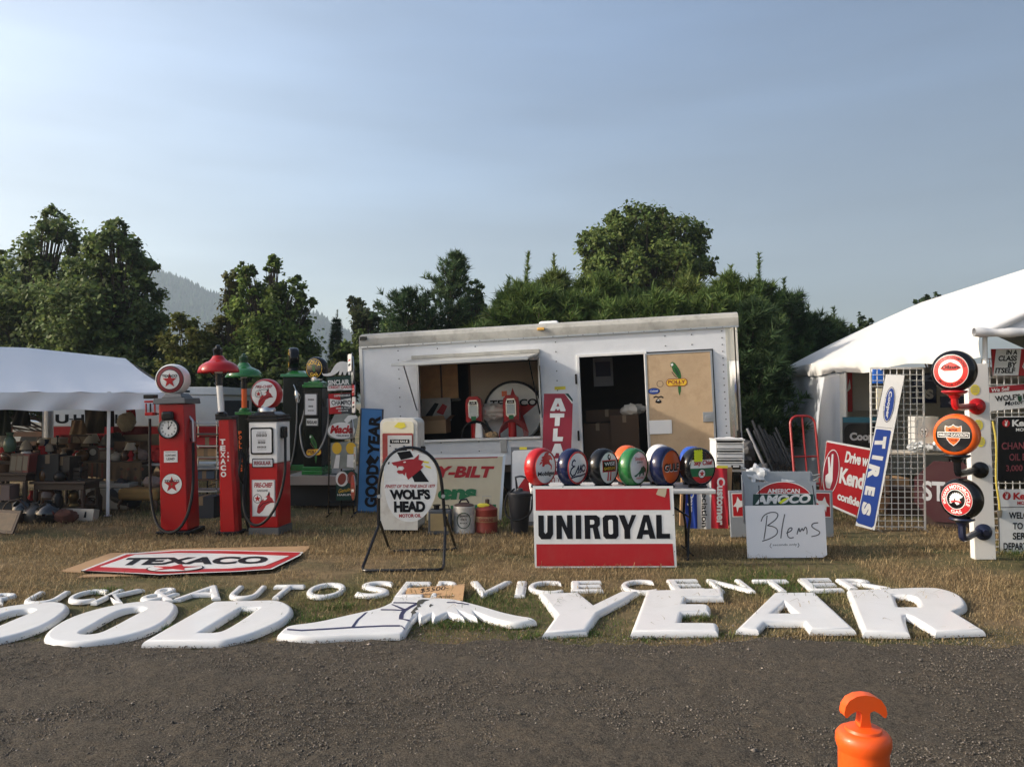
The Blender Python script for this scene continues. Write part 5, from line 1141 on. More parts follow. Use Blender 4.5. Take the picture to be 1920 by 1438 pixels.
a, b = window(mb, f4, 215, 634, 309, 575, Z3); mb = MB(); mb.prism(rrect(a[0], a[1], b[0], b[1], .012), -.01, -.001, GREYCAP); mb.rect(a[0] + .012, a[1] + .012, b[0] - .012, b[1] - .012, SIGNW, -.012); mb.tbox('REGULAR', a[0] + .02, a[1] + .035, b[0] - .02, b[1] - .035, DBLACK, -.0135, .04); mb.build('grade_plate', p4)
mb = MB(f4, lambda x, y: Z3(*(275 + (x - 1171) * .66 - 2, 830 + (y - 686) * .80))); parrot(mb, -.003); mb.build('parrot_decal', p4)
mb = MB(); GH = mat('grey_hose', (.22, .22, .22), .5)
hose(mb, [(x0 - .03, .15, z1 - .25), (x0 - .06, .08, z1 - .55), (x0 - .06, -.02, .75), (x0 + .02, -.1, .42), (mx, -.14, .25), (x1 + .02, -.1, .38), (x1 + .10, .05, .75), (x1 + .05, .12, 1.25), (x1 + .03, .15, z1 - .3)], .013, GH); mb.build('hose', p4)
f5 = Fr((at(556, 752, 13.1).x, 13.1, BZ + .001), yaw=0); p5 = thing('gas_pump', 'taller black and green pump standing behind the parrot decal pump', 'gas pump', f5.m, 'black and green pumps on the flatbed')
x0 = f5.uv(530, 760)[0]; x1 = f5.uv(577, 760)[0]; z1 = f5.uv(550, 707)[1]; d = .42
mb = MB(); mb.box(x0, x1, 0, d, .1, z1, DGREEN); mb.build('body', p5, bevel=.012)
mb = MB(); mb.box(x0 - .02, x1 + .02, -.02, d + .02, 0, .099, GREEN); mb.build('base', p5, bevel=.008)
mb = MB(); mb.box(x0 - .04, x1 + .03, -.04, d + .03, z1 + .001, z1 + .05, GREEN, top=.01); mb.box(x0 + .03, x1 - .03, .03, d - .03, z1 + .051, z1 + .11, GREEN, top=.09); mb.build('cap', p5, bevel=.006)
gc = fp(f5, 550, 672, d / 2); mb = MB(); mb.lathe([(.09, 0), (.08, .05)], DGREEN, 18, (gc[0], d / 2, z1 + .108)); mb.build('globe_collar', p5)
globe('black pump globe seen edge on, on the taller flatbed pump', f5.m @ Matrix.Translation(gc) @ Matrix.Rotation(R(-68), 4, 'Z'), .185, BLACK, g_polly, ht=.42, base=False, lens=.84, lensmat=mat('lens_black'))
mb = MB(); c = fp(f5, 537, 742, -.02); mb.lathe([(.001, -.03), (.10, -.03), (.115, -.02), (.115, .06)], SIGNW, 26, (x0 - .05, .10, c[2]), 'y'); mb.lathe([(.118, -.032), (.118, .05), (.06, .12)], GREEN, 26, (x0 - .05, .10, c[2]), 'y', cap=False); mb.build('side_dial', p5)
mb = MB(); n0 = Vector(fp(f5, 557, 755, -.04)); mb.tube([n0, n0 + Vector((-.01, 0, .12)), n0 + Vector((-.02, 0, .2))], [.02, .035, .02], CHROME, 10); mb.tube([n0 + Vector((-.02, 0, .2)), n0 + Vector((-.06, 0, .3))], .011, CHROME, 8); mb.tube([n0 + Vector((.03, 0, 0)), n0 + Vector((.06, 0, .1)), n0 + Vector((.0, 0, .19))], .006, CHROME, 6); mb.build('nozzle', p5)
mb = MB(); hose(mb, [n0, n0 + Vector((0, -.02, -.4)), n0 + Vector((-.05, -.02, -.9)), n0 + Vector((-.15, .0, -1.15))], .012, GH); mb.build('hose', p5)

# -- old rounded pump behind the wolf sign
RUST = (.16, .07, .03); OLDW = mat('chipped_white', (.66, .65, .60), .45, var=.06, dirt=.55, dcol=RUST, dscale=4.5, bump=.05)
f6 = Fr(G(756, 1001), yaw=-6, roll=-.4); p6 = thing('gas_pump', 'worn round shouldered white gas pump behind the oval wolf sign', 'gas pump', f6.m)
x0 = f6.uv(713, 900)[0]; x1 = f6.uv(783, 900)[0]; z1 = f6.uv(748, 784)[1]; d = .40
mb = MB(); mb.prism([(x0, .05)] + [(x1, .05)] + [(x1 - .085 + .085 * cos(a), z1 - .075 + .075 * sin(a)) for a in np.linspace(0, pi / 2, 8)] + [(x0 + .085 + .085 * cos(a), z1 - .075 + .075 * sin(a)) for a in np.linspace(pi / 2, pi, 8)], 0, d, OLDW); mb.build('body', p6, bevel=.045, bseg=4)
mb = MB(); mb.box(x0 + .02, x1 - .02, .02, d - .02, 0, .049, BLACK); mb.build('base', p6)
pan = lambda px, py: f6.uv(px, py)
a = pan(718, 905); b = pan(776, 790); mb = MB(); mb.prism(rrect(a[0], a[1], b[0], b[1], .05), -.012, -.001, mat('cream_panel', (.72, .68, .52), .4, dirt=.3, dcol=RUST)); mb.build('face_panel', p6, bevel=.006)
a = pan(718, 880); b = pan(775, 812); mb = MB(); mb.prism(rrect(a[0], a[1], b[0], b[1], .02), -.022, -.013, mat('old_red', (.30, .03, .025), .5, dirt=.4, dcol=(.3, .2, .15))); mb.build('red_band', p6, bevel=.005)
a = pan(728, 862); b = pan(773, 816); mb = MB(); mb.box(a[0], b[0], -.028, -.023, a[1], b[1], mat('dial_grey', (.55, .55, .54), .4, dirt=.15)); mb.rect(a[0] + .03, b[1] - .10, b[0] - .03, b[1] - .05, BLACK, -.030); mb.tbox('THIS SALE', a[0] + .05, b[1] - .09, b[0] - .05, b[1] - .06, SIGNW, -.0315, .02); mb.rect(a[0] + .09, b[1] - .21, b[0] - .06, b[1] - .16, BLACK, -.030)
for q in (.04, .3 - .04): mb.disc(a[0] + q * .8, b[1] - .13, .008, BLACK, -.030, 10)
mb.build('price_window', p6)
mb = MB(); c = pan(750, 797); mb.poly([(c[0] - .075, c[1] - .02), (c[0] - .02, c[1] + .035), (c[0] + .06, c[1] + .03), (c[0] + .08, c[1] - .02), (c[0] + .02, c[1] - .045)], mat('yellow_note'), -.016); mb.build('price_tag', p6)
mb = MB(); mb.lathe([(.03, 0), (.03, .05), (.015, .06)], BLACK, 10, (x1 + .0, .2, 1.05), 'x'); mb.box(x1 - .02, x1 + .03, .12, .28, .55, .58, BLACK); mb.build('hose_outlet', p6)

# ================================================================== FREE STANDING SIGNS
def panel(fr, label, outline, t=.022, mt=None, name='metal_sign', conv=None, group=None, side=None, bevel=.0, cat='sign'):
    root = thing(name, label, cat, fr.m, group)
    mb = MB(fr, conv); pts = [mb.P(p) for p in outline]
    mb.prism(pts, 0, t, mt or SIGNW, side); mb.build('panel', root, bevel=bevel)
    return root
def box_o(x0, y0, x1, y1): return [(x0, y1), (x1, y1), (x1, y0), (x0, y0)]
# -- red and white tyre sign in front of the table
fr = Fr(G(1136, 1064.5), yaw=0, lean=7, roll=-.15)
r = panel(fr, 'wide red and white banded sign with big black capitals leaning on the table', [(1003, 1065), (1269, 1063), (1262, 911), (999, 911)], .03, SIGNW)
Z7 = lambda x, y: (960 + x / 4.174, 800 + y / 4.174)
mb = MB(fr, Z7)
mb.poly([(183, 488), (1231, 482), (1240, 650), (185, 655)], SRED, -.002, True); mb.poly([(190, 918), (1257, 914), (1271, 1087), (193, 1091)], SRED, -.002, True); mb.build('red_bands', r)
mb = MB(fr, Z7); B = DBLACK; y = -.003
def G7(*p): mb.poly(p, B, y, True)
# hand-cut block capitals
G7((205, 693), (248, 693), (250, 822), (262, 838), (276, 822), (276, 693), (320, 693), (322, 840), (302, 879), (230, 880), (207, 850))
G7((348, 879), (346, 692), (388, 692), (430, 788), (430, 691), (472, 691), (476, 877), (436, 878), (390, 775), (391, 878))
G7((499, 877), (497, 691), (541, 691), (543, 877))
G7((570, 877), (566, 692), (660, 691), (686, 712), (688, 766), (672, 786), (694, 876), (648, 877), (632, 792), (612, 792), (614, 877)); mb.poly([(610, 728), (636, 728), (644, 738), (644, 756), (636, 764), (611, 764)], SIGNW, y - .0015, True)
G7((708, 712), (730, 691), (812, 690), (830, 712), (834, 852), (814, 876), (736, 877), (714, 854)); mb.poly([(752, 736), (762, 726), (780, 726), (788, 736), (791, 832), (782, 841), (766, 841), (756, 832)], SIGNW, y - .0015, True)
G7((834, 690), (880, 690), (910, 766), (936, 689), (972, 689), (924, 806), (926, 876), (880, 876), (878, 806))
G7((974, 876), (1028, 689), (1072, 689), (1124, 875), (1078, 875), (1070, 842), (1026, 843), (1018, 876)); mb.poly([(1034, 806), (1064, 806), (1049, 742)], SIGNW, y - .0015, True)
G7((1130, 875), (1127, 689), (1170, 689), (1174, 836), (1236, 835), (1238, 874))
mb.build('lettering', r)
mb = MB(fr, Z7); mb.poly([(1144, 486), (1210, 482), (1206, 520), (1196, 552), (1140, 535), (1126, 528)], mat('old_paper', (.48, .40, .28), .9), -.005, True); mb.build('price_tag', r)
mb = MB(fr, Z7)
for p in ((398, 470), (1006, 466), (1262, 690), (1272, 975), (170, 1010), (720, 1105), (1153, 1092)): c = mb.P(p); mb.disc(c[0], c[1], .006, RIV, -.003, 10)
mb.build('screws', r)
# -- oval wolf sign in a tubular curb stand
fw = Fr(G(768, 1052), yaw=3, lean=2)
ws = thing('curb_sign', 'oval white wolf head sign hung in a black tubular curb stand', 'sign', fw.m)
Z4 = lambda x, y: (670 + x / 3.886, 720 + y / 3.886)
mb = MB(fw, Z4); oval = [(200, 560), (230, 515), (285, 490), (390, 483), (470, 500), (540, 545), (575, 610), (585, 700), (575, 790), (550, 870), (510, 940), (460, 985), (395, 1006), (330, 998), (270, 965), (228, 900), (205, 820), (193, 720), (190, 640)]
ov = smooth_loop([mb.P(p) for p in oval], 2); mb.prism(ov, 0, .018, SIGNW, STEEL); mb.build('panel', ws)
mb = MB(fw, Z4)
mb.poly([(288, 497), (384, 486), (410, 531), (318, 553)], DBLACK, -.002, True); mb.poly([(398, 672), (452, 612), (523, 712), (416, 713)], DBLACK, -.002, True)
mb.poly([(248, 571), (300, 562), (340, 552), (372, 548), (412, 546), (450, 511), (446, 549), (486, 561), (464, 590), (482, 600), (468, 618), (370, 697), (358, 672), (354, 640), (344, 668), (330, 652), (302, 654), (286, 638), (298, 626), (328, 630), (343, 612), (330, 598), (300, 600), (292, 614), (284, 596), (262, 590)], HATR, -.0035, True)
mb.poly([(332, 568), (350, 562), (356, 570), (340, 574)], SIGNW, -.005, True); mb.poly([(300, 600), (326, 599), (340, 612), (326, 628), (304, 626)], SIGNW, -.005, True); mb.build('wolf_emblem', ws)
mb = MB(fw, Z4); mb.text('FINEST OF THE FINE SINCE 1879', (203, 757), (562, 754), (209, 733), HATR, -.003, .02, True); mb.text("WOLF'S", (240, 842), (534, 840), (233, 766), DBLACK, -.003, .06, True, .95); mb.text('HEAD', (268, 934), (496, 932), (266, 853), DBLACK, -.003, .06, True, .95); mb.text('MOTOR OIL', (304, 972), (466, 970), (303, 946), HATR, -.003, .035, True); mb.build('lettering', ws)
mb = MB(fw, Z4)
for q in ([(470, 556), (522, 566), (520, 578), (482, 572)], [(488, 588), (532, 602), (540, 616), (500, 606)], [(225, 570), (236, 566), (232, 586), (224, 584)]): mb.poly(q, mat('yellow_note') if q[0][0] > 300 else DBLACK, -.003, True)
mb.build('price_tag', ws)
def wp(px, py, wy):     # a point of the stand: picture point at an offset from the sign's plane
    x, z = fw.uv(px, py, wy); return (x, wy, z)
tb = 0.0155; mb = MB()
arch = [wp(710, 985, .01), wp(709, 930, .01), wp(712, 893, .01), wp(722, 863, .01), wp(742, 844, .01), wp(765, 838, .01), wp(790, 842, .01), wp(812, 858, .01), wp(824, 880, .01), wp(829, 910, .01), wp(833, 960, .01), wp(835, 988, .01)]
hose(mb, arch, .017, BLACK, 2); mb.build('arch', ws)
mb = MB(); gz = .018 - 0
def ground_pt(px, py):
    p = fw.i @ G(px, py, .02); return (p.x, p.y, p.z)
mb.tube([wp(710, 985, .01), ground_pt(680, 1064), ground_pt(682, 1069), ground_pt(688, 1070), ground_pt(822, 1068), ground_pt(829, 1066), ground_pt(832, 1060), wp(835, 988, .01)], tb, BLACK, 10); mb.build('front_leg', ws)
mb = MB(); mb.tube([wp(712, 978, .01), ground_pt(729, 1026), ground_pt(732, 1031), ground_pt(738, 1033), ground_pt(848, 1030), ground_pt(854, 1028), ground_pt(853, 1022), wp(836, 970, .01)], tb, BLACK, 10); mb.build('rear_leg', ws)
mb = MB()
for p in (wp(711, 930, .009), wp(831, 930, .009)): mb.lathe([(.02, -.02), (.02, .02)], STEEL, 10, p, 'y')
mb.build('clamp', ws)
# -- blue vertical sign against the trailer's left end
fr = Fr((at(690, 752, 12.6).x, 12.55, G(690, 963).z), yaw=-8, lean=6, roll=2.3); fr = Fr((at(692, 752, 12.0).x, 11.75, 0), yaw=-4, lean=8, roll=.4)
BLU2 = mat('faded_blue', (.03, .16, .40), .5, var=.2, scale=3, dirt=.2, dcol=(.12, .2, .3))
r = panel(fr, 'tall blue sign with black lettering reading upward, leaning on the trailer', [(668, 961), (712, 961), (719, 767), (676, 765)], .03, BLU2, side=BLACK)
mb = MB(fr); mb.stroke([(669.5, 959), (677, 767), (717.5, 768.5), (711, 959), (669.5, 959)], .022, mat('dark_frame', (.03, .03, .035), .5), -.003, True); mb.build('frame', r)
mb = MB(fr); mb.text('GOOD', (707, 951), (711, 871), (683, 951), DBLACK, -.003, .05, True); mb.text('YEAR', (711, 855), (714, 780), (689, 852), DBLACK, -.003, .05, True)
mb.poly([(686, 866), (694, 852), (703, 862), (708, 854), (712, 858), (704, 870), (698, 868), (692, 874)], DBLACK, -.003, True); mb.build('lettering', r)
# -- cream garden machine sign
fr = Fr((at(880, 752, 10.6).x, 10.6, 0), yaw=-1, lean=9)
r = panel(fr, 'cream framed sign with slanted red lettering behind the oil cans', [(800, 975), (936, 975), (944, 854), (800, 858)], .09, mat('cream_panel2', (.66, .58, .40), .45, var=.1, scale=2, dirt=.25, dcol=(.3, .2, .1)), side=mat('grey_edge', (.20, .20, .20), .5), bevel=.01)
mb = MB(fr, Z4); mb.poly([(500, 547), (1020, 538), (1024, 528), (500, 533)], SRED, -.003, True); mb.text('Y-BILT', (556, 680), (975, 682), (582, 597), SRED, -.003, .05, True); mb.text('ens', (580, 843), (862, 840), (592, 765), mat('letter_green', (.01, .16, .05), .4), -.003, .06, True); mb.poly([(680, 885), (1010, 876), (1010, 900), (680, 910)], mat('letter_green', (.01, .16, .05), .4), -.003, True)
mb.build('lettering', r)
mb = MB(fr); a = [fr.uv(*p) for p in ((798, 975), (940, 975), (948, 851), (800, 853))]; b = [fr.uv(*p) for p in ((801, 972), (935, 972), (943, 856), (801, 859))]
mb.poly([a[1], a[2], b[2], b[1]], STEEL, -.006); mb.poly([a[2], a[3], b[3], b[2]], SIGNW, -.006); mb.build('frame', r)
# -- white rounded sign with a red corner, left of the table
fr = Fr((at(980, 752, 10.2).x, 10.2, 0), yaw=0, lean=8)
r = panel(fr, 'grey framed white sign with a red star point behind the red horse globe', [(958, 985), (1012, 985), (1012, 838), (958, 838)], .05, mat('grey_frame', (.16, .165, .17), .5))
mb = MB(fr, Z4); mb.poly([(1128, 1000), (1128, 500), (1140, 484), (1330, 476), (1330, 1000)], SIGNW, -.003, True); mb.poly([(1140, 800), (1180, 740), (1215, 690), (1330, 640), (1330, 790), (1200, 796)], SRED, -.0045, True); mb.rect(*fr.uv(974, 843), *fr.uv(988, 838), mat('yellow_note'), -.006); mb.build('face', r)
# -- tall red letter sign on the trailer wall
fr = Fr((at(1043, 752, 11.75).x, 11.75, 0), yaw=-3, lean=6, roll=.9)
WINE = mat('wine_red', (.27, .009, .026), .4, var=.15, scale=1.5, dirt=.06)
r = panel(fr, 'tall wine red sign with stacked white capitals beside the trailer doorway', [(1014, 935), (1068, 935), (1074, 756), (1060, 738), (1020, 738)], .02, WINE)
mb = MB(fr, Z6)
mb.poly([(255, 776), (284, 776), (322, 826), (319, 862)], SIGNW, -.0022, True); mb.poly([(258, 776), (286, 775), (323, 826), (321, 845)], mat('letter_dkgreen', (.005, .04, .03), .4), -.0035, True)
def atl(*p): mb.poly(p, SIGNW, -.003, True)
atl((138, 918), (142, 905), (180, 815), (226, 815), (264, 910), (262, 922), (222, 922), (214, 900), (200, 916), (186, 898), (172, 920)); mb.poly([(188, 882), (214, 882), (202, 850)], WINE, -.0045, True)
atl((136, 938), (254, 938), (252, 970), (218, 972), (214, 1040), (174, 1042), (178, 972), (136, 974))
atl((164, 1062), (200, 1060), (196, 1130), (244, 1130), (238, 1166), (158, 1166))
atl((138, 1280), (176, 1186), (222, 1186), (252, 1280), (214, 1290), (208, 1262), (186, 1262), (176, 1288))
mb.text('S', (152, 1408), (228, 1408), (152, 1306), SIGNW, -.003, .06, True); mb.text('TIRES', (148, 1530), (250, 1530), (148, 1440), SIGNW, -.003, .05, True); mb.build('lettering', r)

# ================================================================== FOLDING TABLE AND ITS GLOBES
TX0, TX1, TY0, TY1, TZ = .19, 2.10, 8.12, 8.88, .74
tbm = Matrix.Translation(((TX0 + TX1) / 2, (TY0 + TY1) / 2, 0)); tb_ = thing('folding_table', 'grey white folding table carrying a row of pump globes', 'table', tbm)
hw, hd = (TX1 - TX0) / 2, (TY1 - TY0) / 2
TABW = mat('table_plastic', (.55, .55, .53), .5, var=.05, dirt=.2)
mb = MB(); mb.box(-hw, hw, -hd, hd, TZ - .045, TZ, TABW); mb.build('tabletop', tb_, bevel=.012, bseg=3)
for sx in (-1, 1):
    mb = MB(); x = sx * (hw - .22)
    for sy in (-1, 1): mb.tube([(x - sx * .0, sy * .10, TZ - .05), (x, sy * .16, .42), (x + .02 * sy, sy * .16, .30), (x + .06 * sy, sy * .30, .0)], .014, BLACK, 8)
    mb.tube([(x, -.16, .42), (x, .16, .42)], .011, BLACK, 8); mb.tube([(x, -.28, .05), (x, .28, .05)], .010, BLACK, 8); mb.tube([(x, 0, .42), (x - sx * .42, 0, TZ - .05)], .011, BLACK, 8); mb.build('leg_frame', tb_)
def tglobe(px, py, Y, Rg, yaw, label, body, art, lensmat=None, ht=.36, rim=None, lens=.82, tilt=0, base=True):
    c = at(px, py, Y); c.z = TZ + Rg * 1.035
    return globe(label, Matrix.Translation(c) @ Matrix.Rotation(R(yaw), 4, 'Z') @ Matrix.Rotation(R(tilt), 4, 'X'), Rg, body, art, ht=ht, lensmat=lensmat, rim=rim, group='pump globes on the folding table', lens=lens, basemat=BLACK)
tglobe(1013, 873, 8.36, .205, 48, 'red pump globe with a flying red horse lens', RED, g_horse, rim=SCR)
tglobe(1073, 872, 8.36, .203, 48, 'dark blue pump globe with blue script lens', NAVY, g_esso, rim=SCR)
tglobe(1131, 872, 8.36, .203, 48, 'black pump globe with a framed red and black wordmark lens', BLACK, g_wise, rim=BLACK)
tglobe(1187, 871, 8.36, .205, 48, 'green pump globe with a green dinosaur lens', GREEN, g_dino, rim=GREEN)
tglobe(1247, 870, 8.36, .212, 46, 'navy pump globe with a bright orange lens', NAVY, g_gulf, lensmat=GULFO, rim=NAVY)
o = tglobe(1308, 872, 8.36, .207, 28, 'black pump globe with a red, white and green lens and a lime tag', BLACK, g_chief, rim=BLACK)
mb = MB(); mb.poly([(x_ * q_ - .07, z_ * q_ + .125) for k, (x_, z_) in enumerate([(-.06 + .015 * i, .065) for i in range(8)] + [(.06, .065 - .016 * i) for i in range(8)] + [(.06 - .015 * i, -.065) for i in range(8)] + [(-.06, -.065 + .016 * i) for i in range(8)]) for q_ in ((1.0 if k % 2 else .88),)], LIME, -.092); mb.build('price_tag', o.parent)
tglobe(1176, 864, 8.66, .21, 50, 'orange and white pump globe behind the green dinosaur globe', ORANGE, g_plain)
tglobe(1236, 862, 8.68, .215, 50, 'white pump globe behind the navy globe with the orange lens', mat('milk_glass'), g_plain)
tglobe(1297, 862, 8.68, .205, 50, 'blue pump globe behind the black globe with the lime tag', mat('globe_blue', (.02, .08, .42), .2, coat=.4), g_plain, lensmat=SCR)

# ================================================================== CANS AND BUCKET
def can(px, py, w_px, h_px, label, body, name='oil_can', top=None, band=None):
    g = G(px, py); s = g.y / F; Rr = w_px / 2 * s; h = h_px * s
    root = thing(name, label, 'can', Matrix.Translation(g), 'old oil cans beside the rounded pump')
    mb = MB(); mb.lathe([(Rr * .97, 0), (Rr, .006), (Rr, .02), (Rr * .985, .026), (Rr * .985, h - .03), (Rr, h - .024), (Rr, h - .004), (Rr * .97, h), (Rr * .96, h - .012), (Rr * .4, h - .010), (Rr * .1, h + .006), (.001, h + .006)], body, 36); mb.build('body', root, angle=40)
    return root, Rr, h
def wrap(mb, s, Rr, a0, a1, z0, z1, mt, off=.002, bold=.02):
    v, f, _ = glyphs(s, bold); mb.add([((Rr + off) * sin(a0 + (a1 - a0) * x), -(Rr + off) * cos(a0 + (a1 - a0) * x), z0 + (z1 - z0) * y) for x, y in v], f, mt)
CANW = mat('can_white', (.62, .60, .55), .45, dirt=.6, dcol=(.12, .05, .03), dscale=9)
r, Rr, h = can(870, 998, 41, 50, 'dirty white round oil can with a big circle mark', CANW)
mb = MB(); wrap(mb, 'QUAKER', Rr, -.35, .40, h * .62, h * .70, DBLACK); wrap(mb, 'STATE', Rr, -.25, .30, h * .50, h * .58, DBLACK); wrap(mb, 'MOTOR OIL', Rr, -.3, .35, h * .38, h * .43, DBLACK)
for t0_, t1_ in ((.40, .34),):
    pts = [(Rr + .003, .62 * cos(q) + .02, h * .5 + .095 * sin(q)) for q in np.linspace(0, 2 * pi, 33)]
    mb.tube([((Rr + .002) * sin(a), -(Rr + .002) * cos(a), z) for _, a, z in pts[:-1]], .005, mat('dark_green', (.008, .05, .02), .3), 5, closed=True)
mb.build('lettering', r)
mb = MB(); mb.lathe([(Rr * .9, h - .006), (Rr * .88, h + .012), (Rr * .5, h + .03), (Rr * .12, h + .034)], mat('rusty_lid', (.09, .05, .035), .7, dirt=.4, dcol=RUST), 24); mb.tube([(-.06, 0, h + .03), (-.04, 0, h + .07), (.03, 0, h + .08), (.06, 0, h + .035)], .012, BLACK, 8); mb.build('lid', r)
CANR = mat('can_red', (.26, .035, .022), .5, dirt=.35, dcol=(.09, .03, .02), dscale=7)
r, Rr, h = can(912, 997, 42, 44, 'red gasoline can with a pouring spout and yellow tag', CANR, 'gas_can')
mb = MB(); mb.lathe([(Rr * .995, h * .46), (Rr * 1.004, h * .47), (Rr * 1.004, h * .68), (Rr * .995, h * .69)], mat('can_tan', (.36, .20, .10), .5), 36, cap=False); wrap(mb, 'GASOLINE', Rr, -.62, .62, h * .50, h * .65, CANR, .004, .03); mb.build('label_band', r)
mb = MB(); mb.lathe([(Rr * .97, h - .004), (Rr * .5, h + .045), (Rr * .22, h + .06), (.001, h + .062)], CANR, 28); mb.build('shoulder', r)
mb = MB(); mb.lathe([(.028, h + .05), (.026, h + .11), (.018, h + .115)], mat('rusty_lid'), 14, (.01, 0, 0)); mb.tube([(-.045, 0, h + .05), (-.05, 0, h + .15), (.06, 0, h + .15), (.055, 0, h + .05)], .004, STEEL, 6); mb.build('spout', r)
mb = MB(); lum = lumpy((-.03, -.06, h + .04), .07, .03, .03, mat('yellow_note'), 5, .4); lum.build('price_tag', r)
BOXC = mat('tin_box', (.05, .06, .075), .5, dirt=.5, dcol=(.12, .09, .05), dscale=5)
g = G(826, 1000); r = thing('tin_can', 'square dark tin can half hidden behind the curb stand', 'can', Matrix.Translation(g) @ Matrix.Rotation(R(-4), 4, 'Z'), 'old oil cans beside the rounded pump')
mb = MB(); mb.box(-.14, .14, -.10, .10, 0, .30, BOXC); mb.build('body', r, bevel=.012); mb = MB(); mb.box(-.11, .11, -.104, -.101, .05, .26, mat('tin_label', (.26, .20, .10), .6, var=.3)); mb.build('label_panel', r)
mb = MB(); mb.lathe([(.035, .301), (.035, .34), (.05, .345), (.05, .36), (.01, .365)], BLACK, 16, (-.05, 0, 0)); mb.tube([(.02, 0, .30), (.04, 0, .35), (.1, 0, .35), (.11, 0, .30)], .008, BLACK, 6); mb.build('spout', r)
g = G(974, 999); r = thing('bucket', 'black bucket with a hand pump left of the folding table', 'bucket', Matrix.Translation(g)); s = g.y / F
BUCK = mat('black_bucket', (.018, .02, .026), .4, dirt=.2, dcol=(.07, .07, .08))
hb_ = 74 * s; mb = MB(); mb.lathe([(.001, .004), (.10, 0), (.105, .01), (.145, hb_ - .04), (.155, hb_ - .035), (.158, hb_), (.148, hb_), (.14, hb_ - .03), (.1, .02), (.001, .02)], BUCK, 32); mb.build('body', r)
mb = MB(); mb.lathe([(.15, hb_ + .001), (.148, hb_ + .014), (.05, hb_ + .03), (.04, hb_ + .06), (.02, hb_ + .065)], BUCK, 28); mb.build('lid', r)
mb = MB(); mb.tube([(-.03, 0, hb_ + .05), (-.05, -.02, hb_ + .21)], [.016, .010], BUCK, 10); hose(mb, [(-.05, -.02, hb_ + .20), (.02, -.04, hb_ + .22), (.10, -.02, hb_ + .19), (.16, .02, hb_ + .10), (.17, .05, hb_ - .1)], .012, BUCK); hose(mb, [(-.06, -.04, hb_ + .06), (-.17, -.06, hb_ - .02), (-.19, -.08, hb_ * .55), (-.10, -.15, hb_ * .35), (.05, -.16, hb_ * .38), (.15, -.1, hb_ * .55), (.16, -.03, hb_ * .85)], .012, RUBBER); mb.build('hand_pump', r)

# ================================================================== WHITE LETTERS AND WINGED FOOT ON THE GRASS
LET = mat('letter_plastic', (.75, .75, .735), .34, var=.05, scale=2, dirt=.28, dcol=(.42, .39, .32), dscale=2.6, coat=.15)
NAVYS = mat('navy_stripe', (.02, .02, .075), .4)
def gp(p): q = G(p[0], p[1], .035); return (q.x, q.y) + tuple(p[2:])
def big_letter(loops, label, off=(0, 0), h=.046, bev=.036, cat='letter', name='large_letter', group='large white letters on the grass', it=2):
    ls = [smooth_loop([gp(p) for p in lp], it) for lp in loops]
    cx = sum(p[0] for p in ls[0]) / len(ls[0]); cy = sum(p[1] for p in ls[0]) / len(ls[0])
    ls2 = [[(x - cx, y - cy) for x, y in l] for l in ls]
    me = curve_solid(name, ls2, h, bev, LET, 4)
    o = bpy.data.objects.new(name, me); COL.objects.link(o); o.location = (cx + off[0], cy + off[1], .001); o.modifiers.new('flat_faces', 'WEIGHTED_NORMAL').keep_sharp = True
    return tag(o, label, cat, group)
S = lambda *p: [(a, b, 1) for a, b in p]
Oo = [(336.5, 1139), (329, 1130.5), (312, 1126.5), (291, 1126), (250, 1129.5), (203, 1137), (156, 1149), (119, 1163), (91, 1180), (80, 1194), (86, 1202), (100, 1206), (133, 1208), (172, 1205.5), (219, 1199), (266, 1188), (300, 1175), (322, 1160)]
Oi = [(269.5, 1142.5), (259, 1140.6), (244, 1141.7), (225, 1147), (203, 1158), (180, 1172), (156, 1184.7), (154, 1189), (166, 1190), (184, 1188), (211, 1175), (242, 1158), (266, 1146)]
big_letter([Oo, Oi], 'large white letter O directly left of the large letter D')
q0, q1 = G(136, 1142), G(336.5, 1139)
big_letter([Oo, Oi], 'large white letter O cut off by the left picture edge', off=(q0.x - q1.x, q0.y - q1.y))
big_letter([S((264.7, 1205), (399, 1128.4), (510, 1126)) + [(529, 1127.7), (544, 1134), (552, 1142.5), (547.5, 1153.4), (533.4, 1165), (502, 1180), (471, 1191.7), (440, 1200.5)] + S((408, 1205)), S((453.7, 1141.4), (481, 1142)) + [(463, 1155), (439.7, 1170), (419, 1182.3), (405, 1187)] + S((379.5, 1187))], 'large white letter D left of the winged foot')
big_letter([S((1009.7, 1113), (1086, 1111.4), (1113, 1133), (1163, 1109), (1199, 1109), (1175, 1124.7), (1124, 1150.7), (1101, 1184), (1016, 1189), (1041, 1154.4))], 'large white letter Y right of the winged foot', it=1)
big_letter([S((1181, 1187), (1211.6, 1108), (1356, 1103), (1357.5, 1121), (1287, 1121.5), (1284, 1133)) + [(1326, 1133), (1334, 1138)] + S((1331, 1149), (1280, 1150.5), (1275.6, 1168)) + [(1343, 1168), (1349, 1173)] + S((1347, 1186))], 'large white letter E')
big_letter([S((1378.6, 1180), (1449.7, 1112), (1529, 1111.4), (1606, 1182), (1518, 1182), (1506, 1168), (1435.6, 1167.6), (1423, 1182)), S((1470.8, 1131), (1492, 1150.5), (1451, 1150.5))], 'large white letter A', it=1)
big_letter([S((1587, 1107)) + [(1666, 1104.4), (1720.6, 1102), (1756.6, 1102.8), (1783, 1109), (1803.4, 1117.4), (1814.4, 1130), (1813, 1140)] + S((1792.5, 1149), (1848.7, 1183.7), (1753.4, 1187)) + [(1702, 1155), (1697, 1157)] + S((1707, 1188), (1617.5, 1187)), S((1677.7, 1117.3)) + [(1705, 1118), (1717.5, 1124)] + S((1723.4, 1138.8), (1686, 1138.8))], 'large white letter R at the right end')
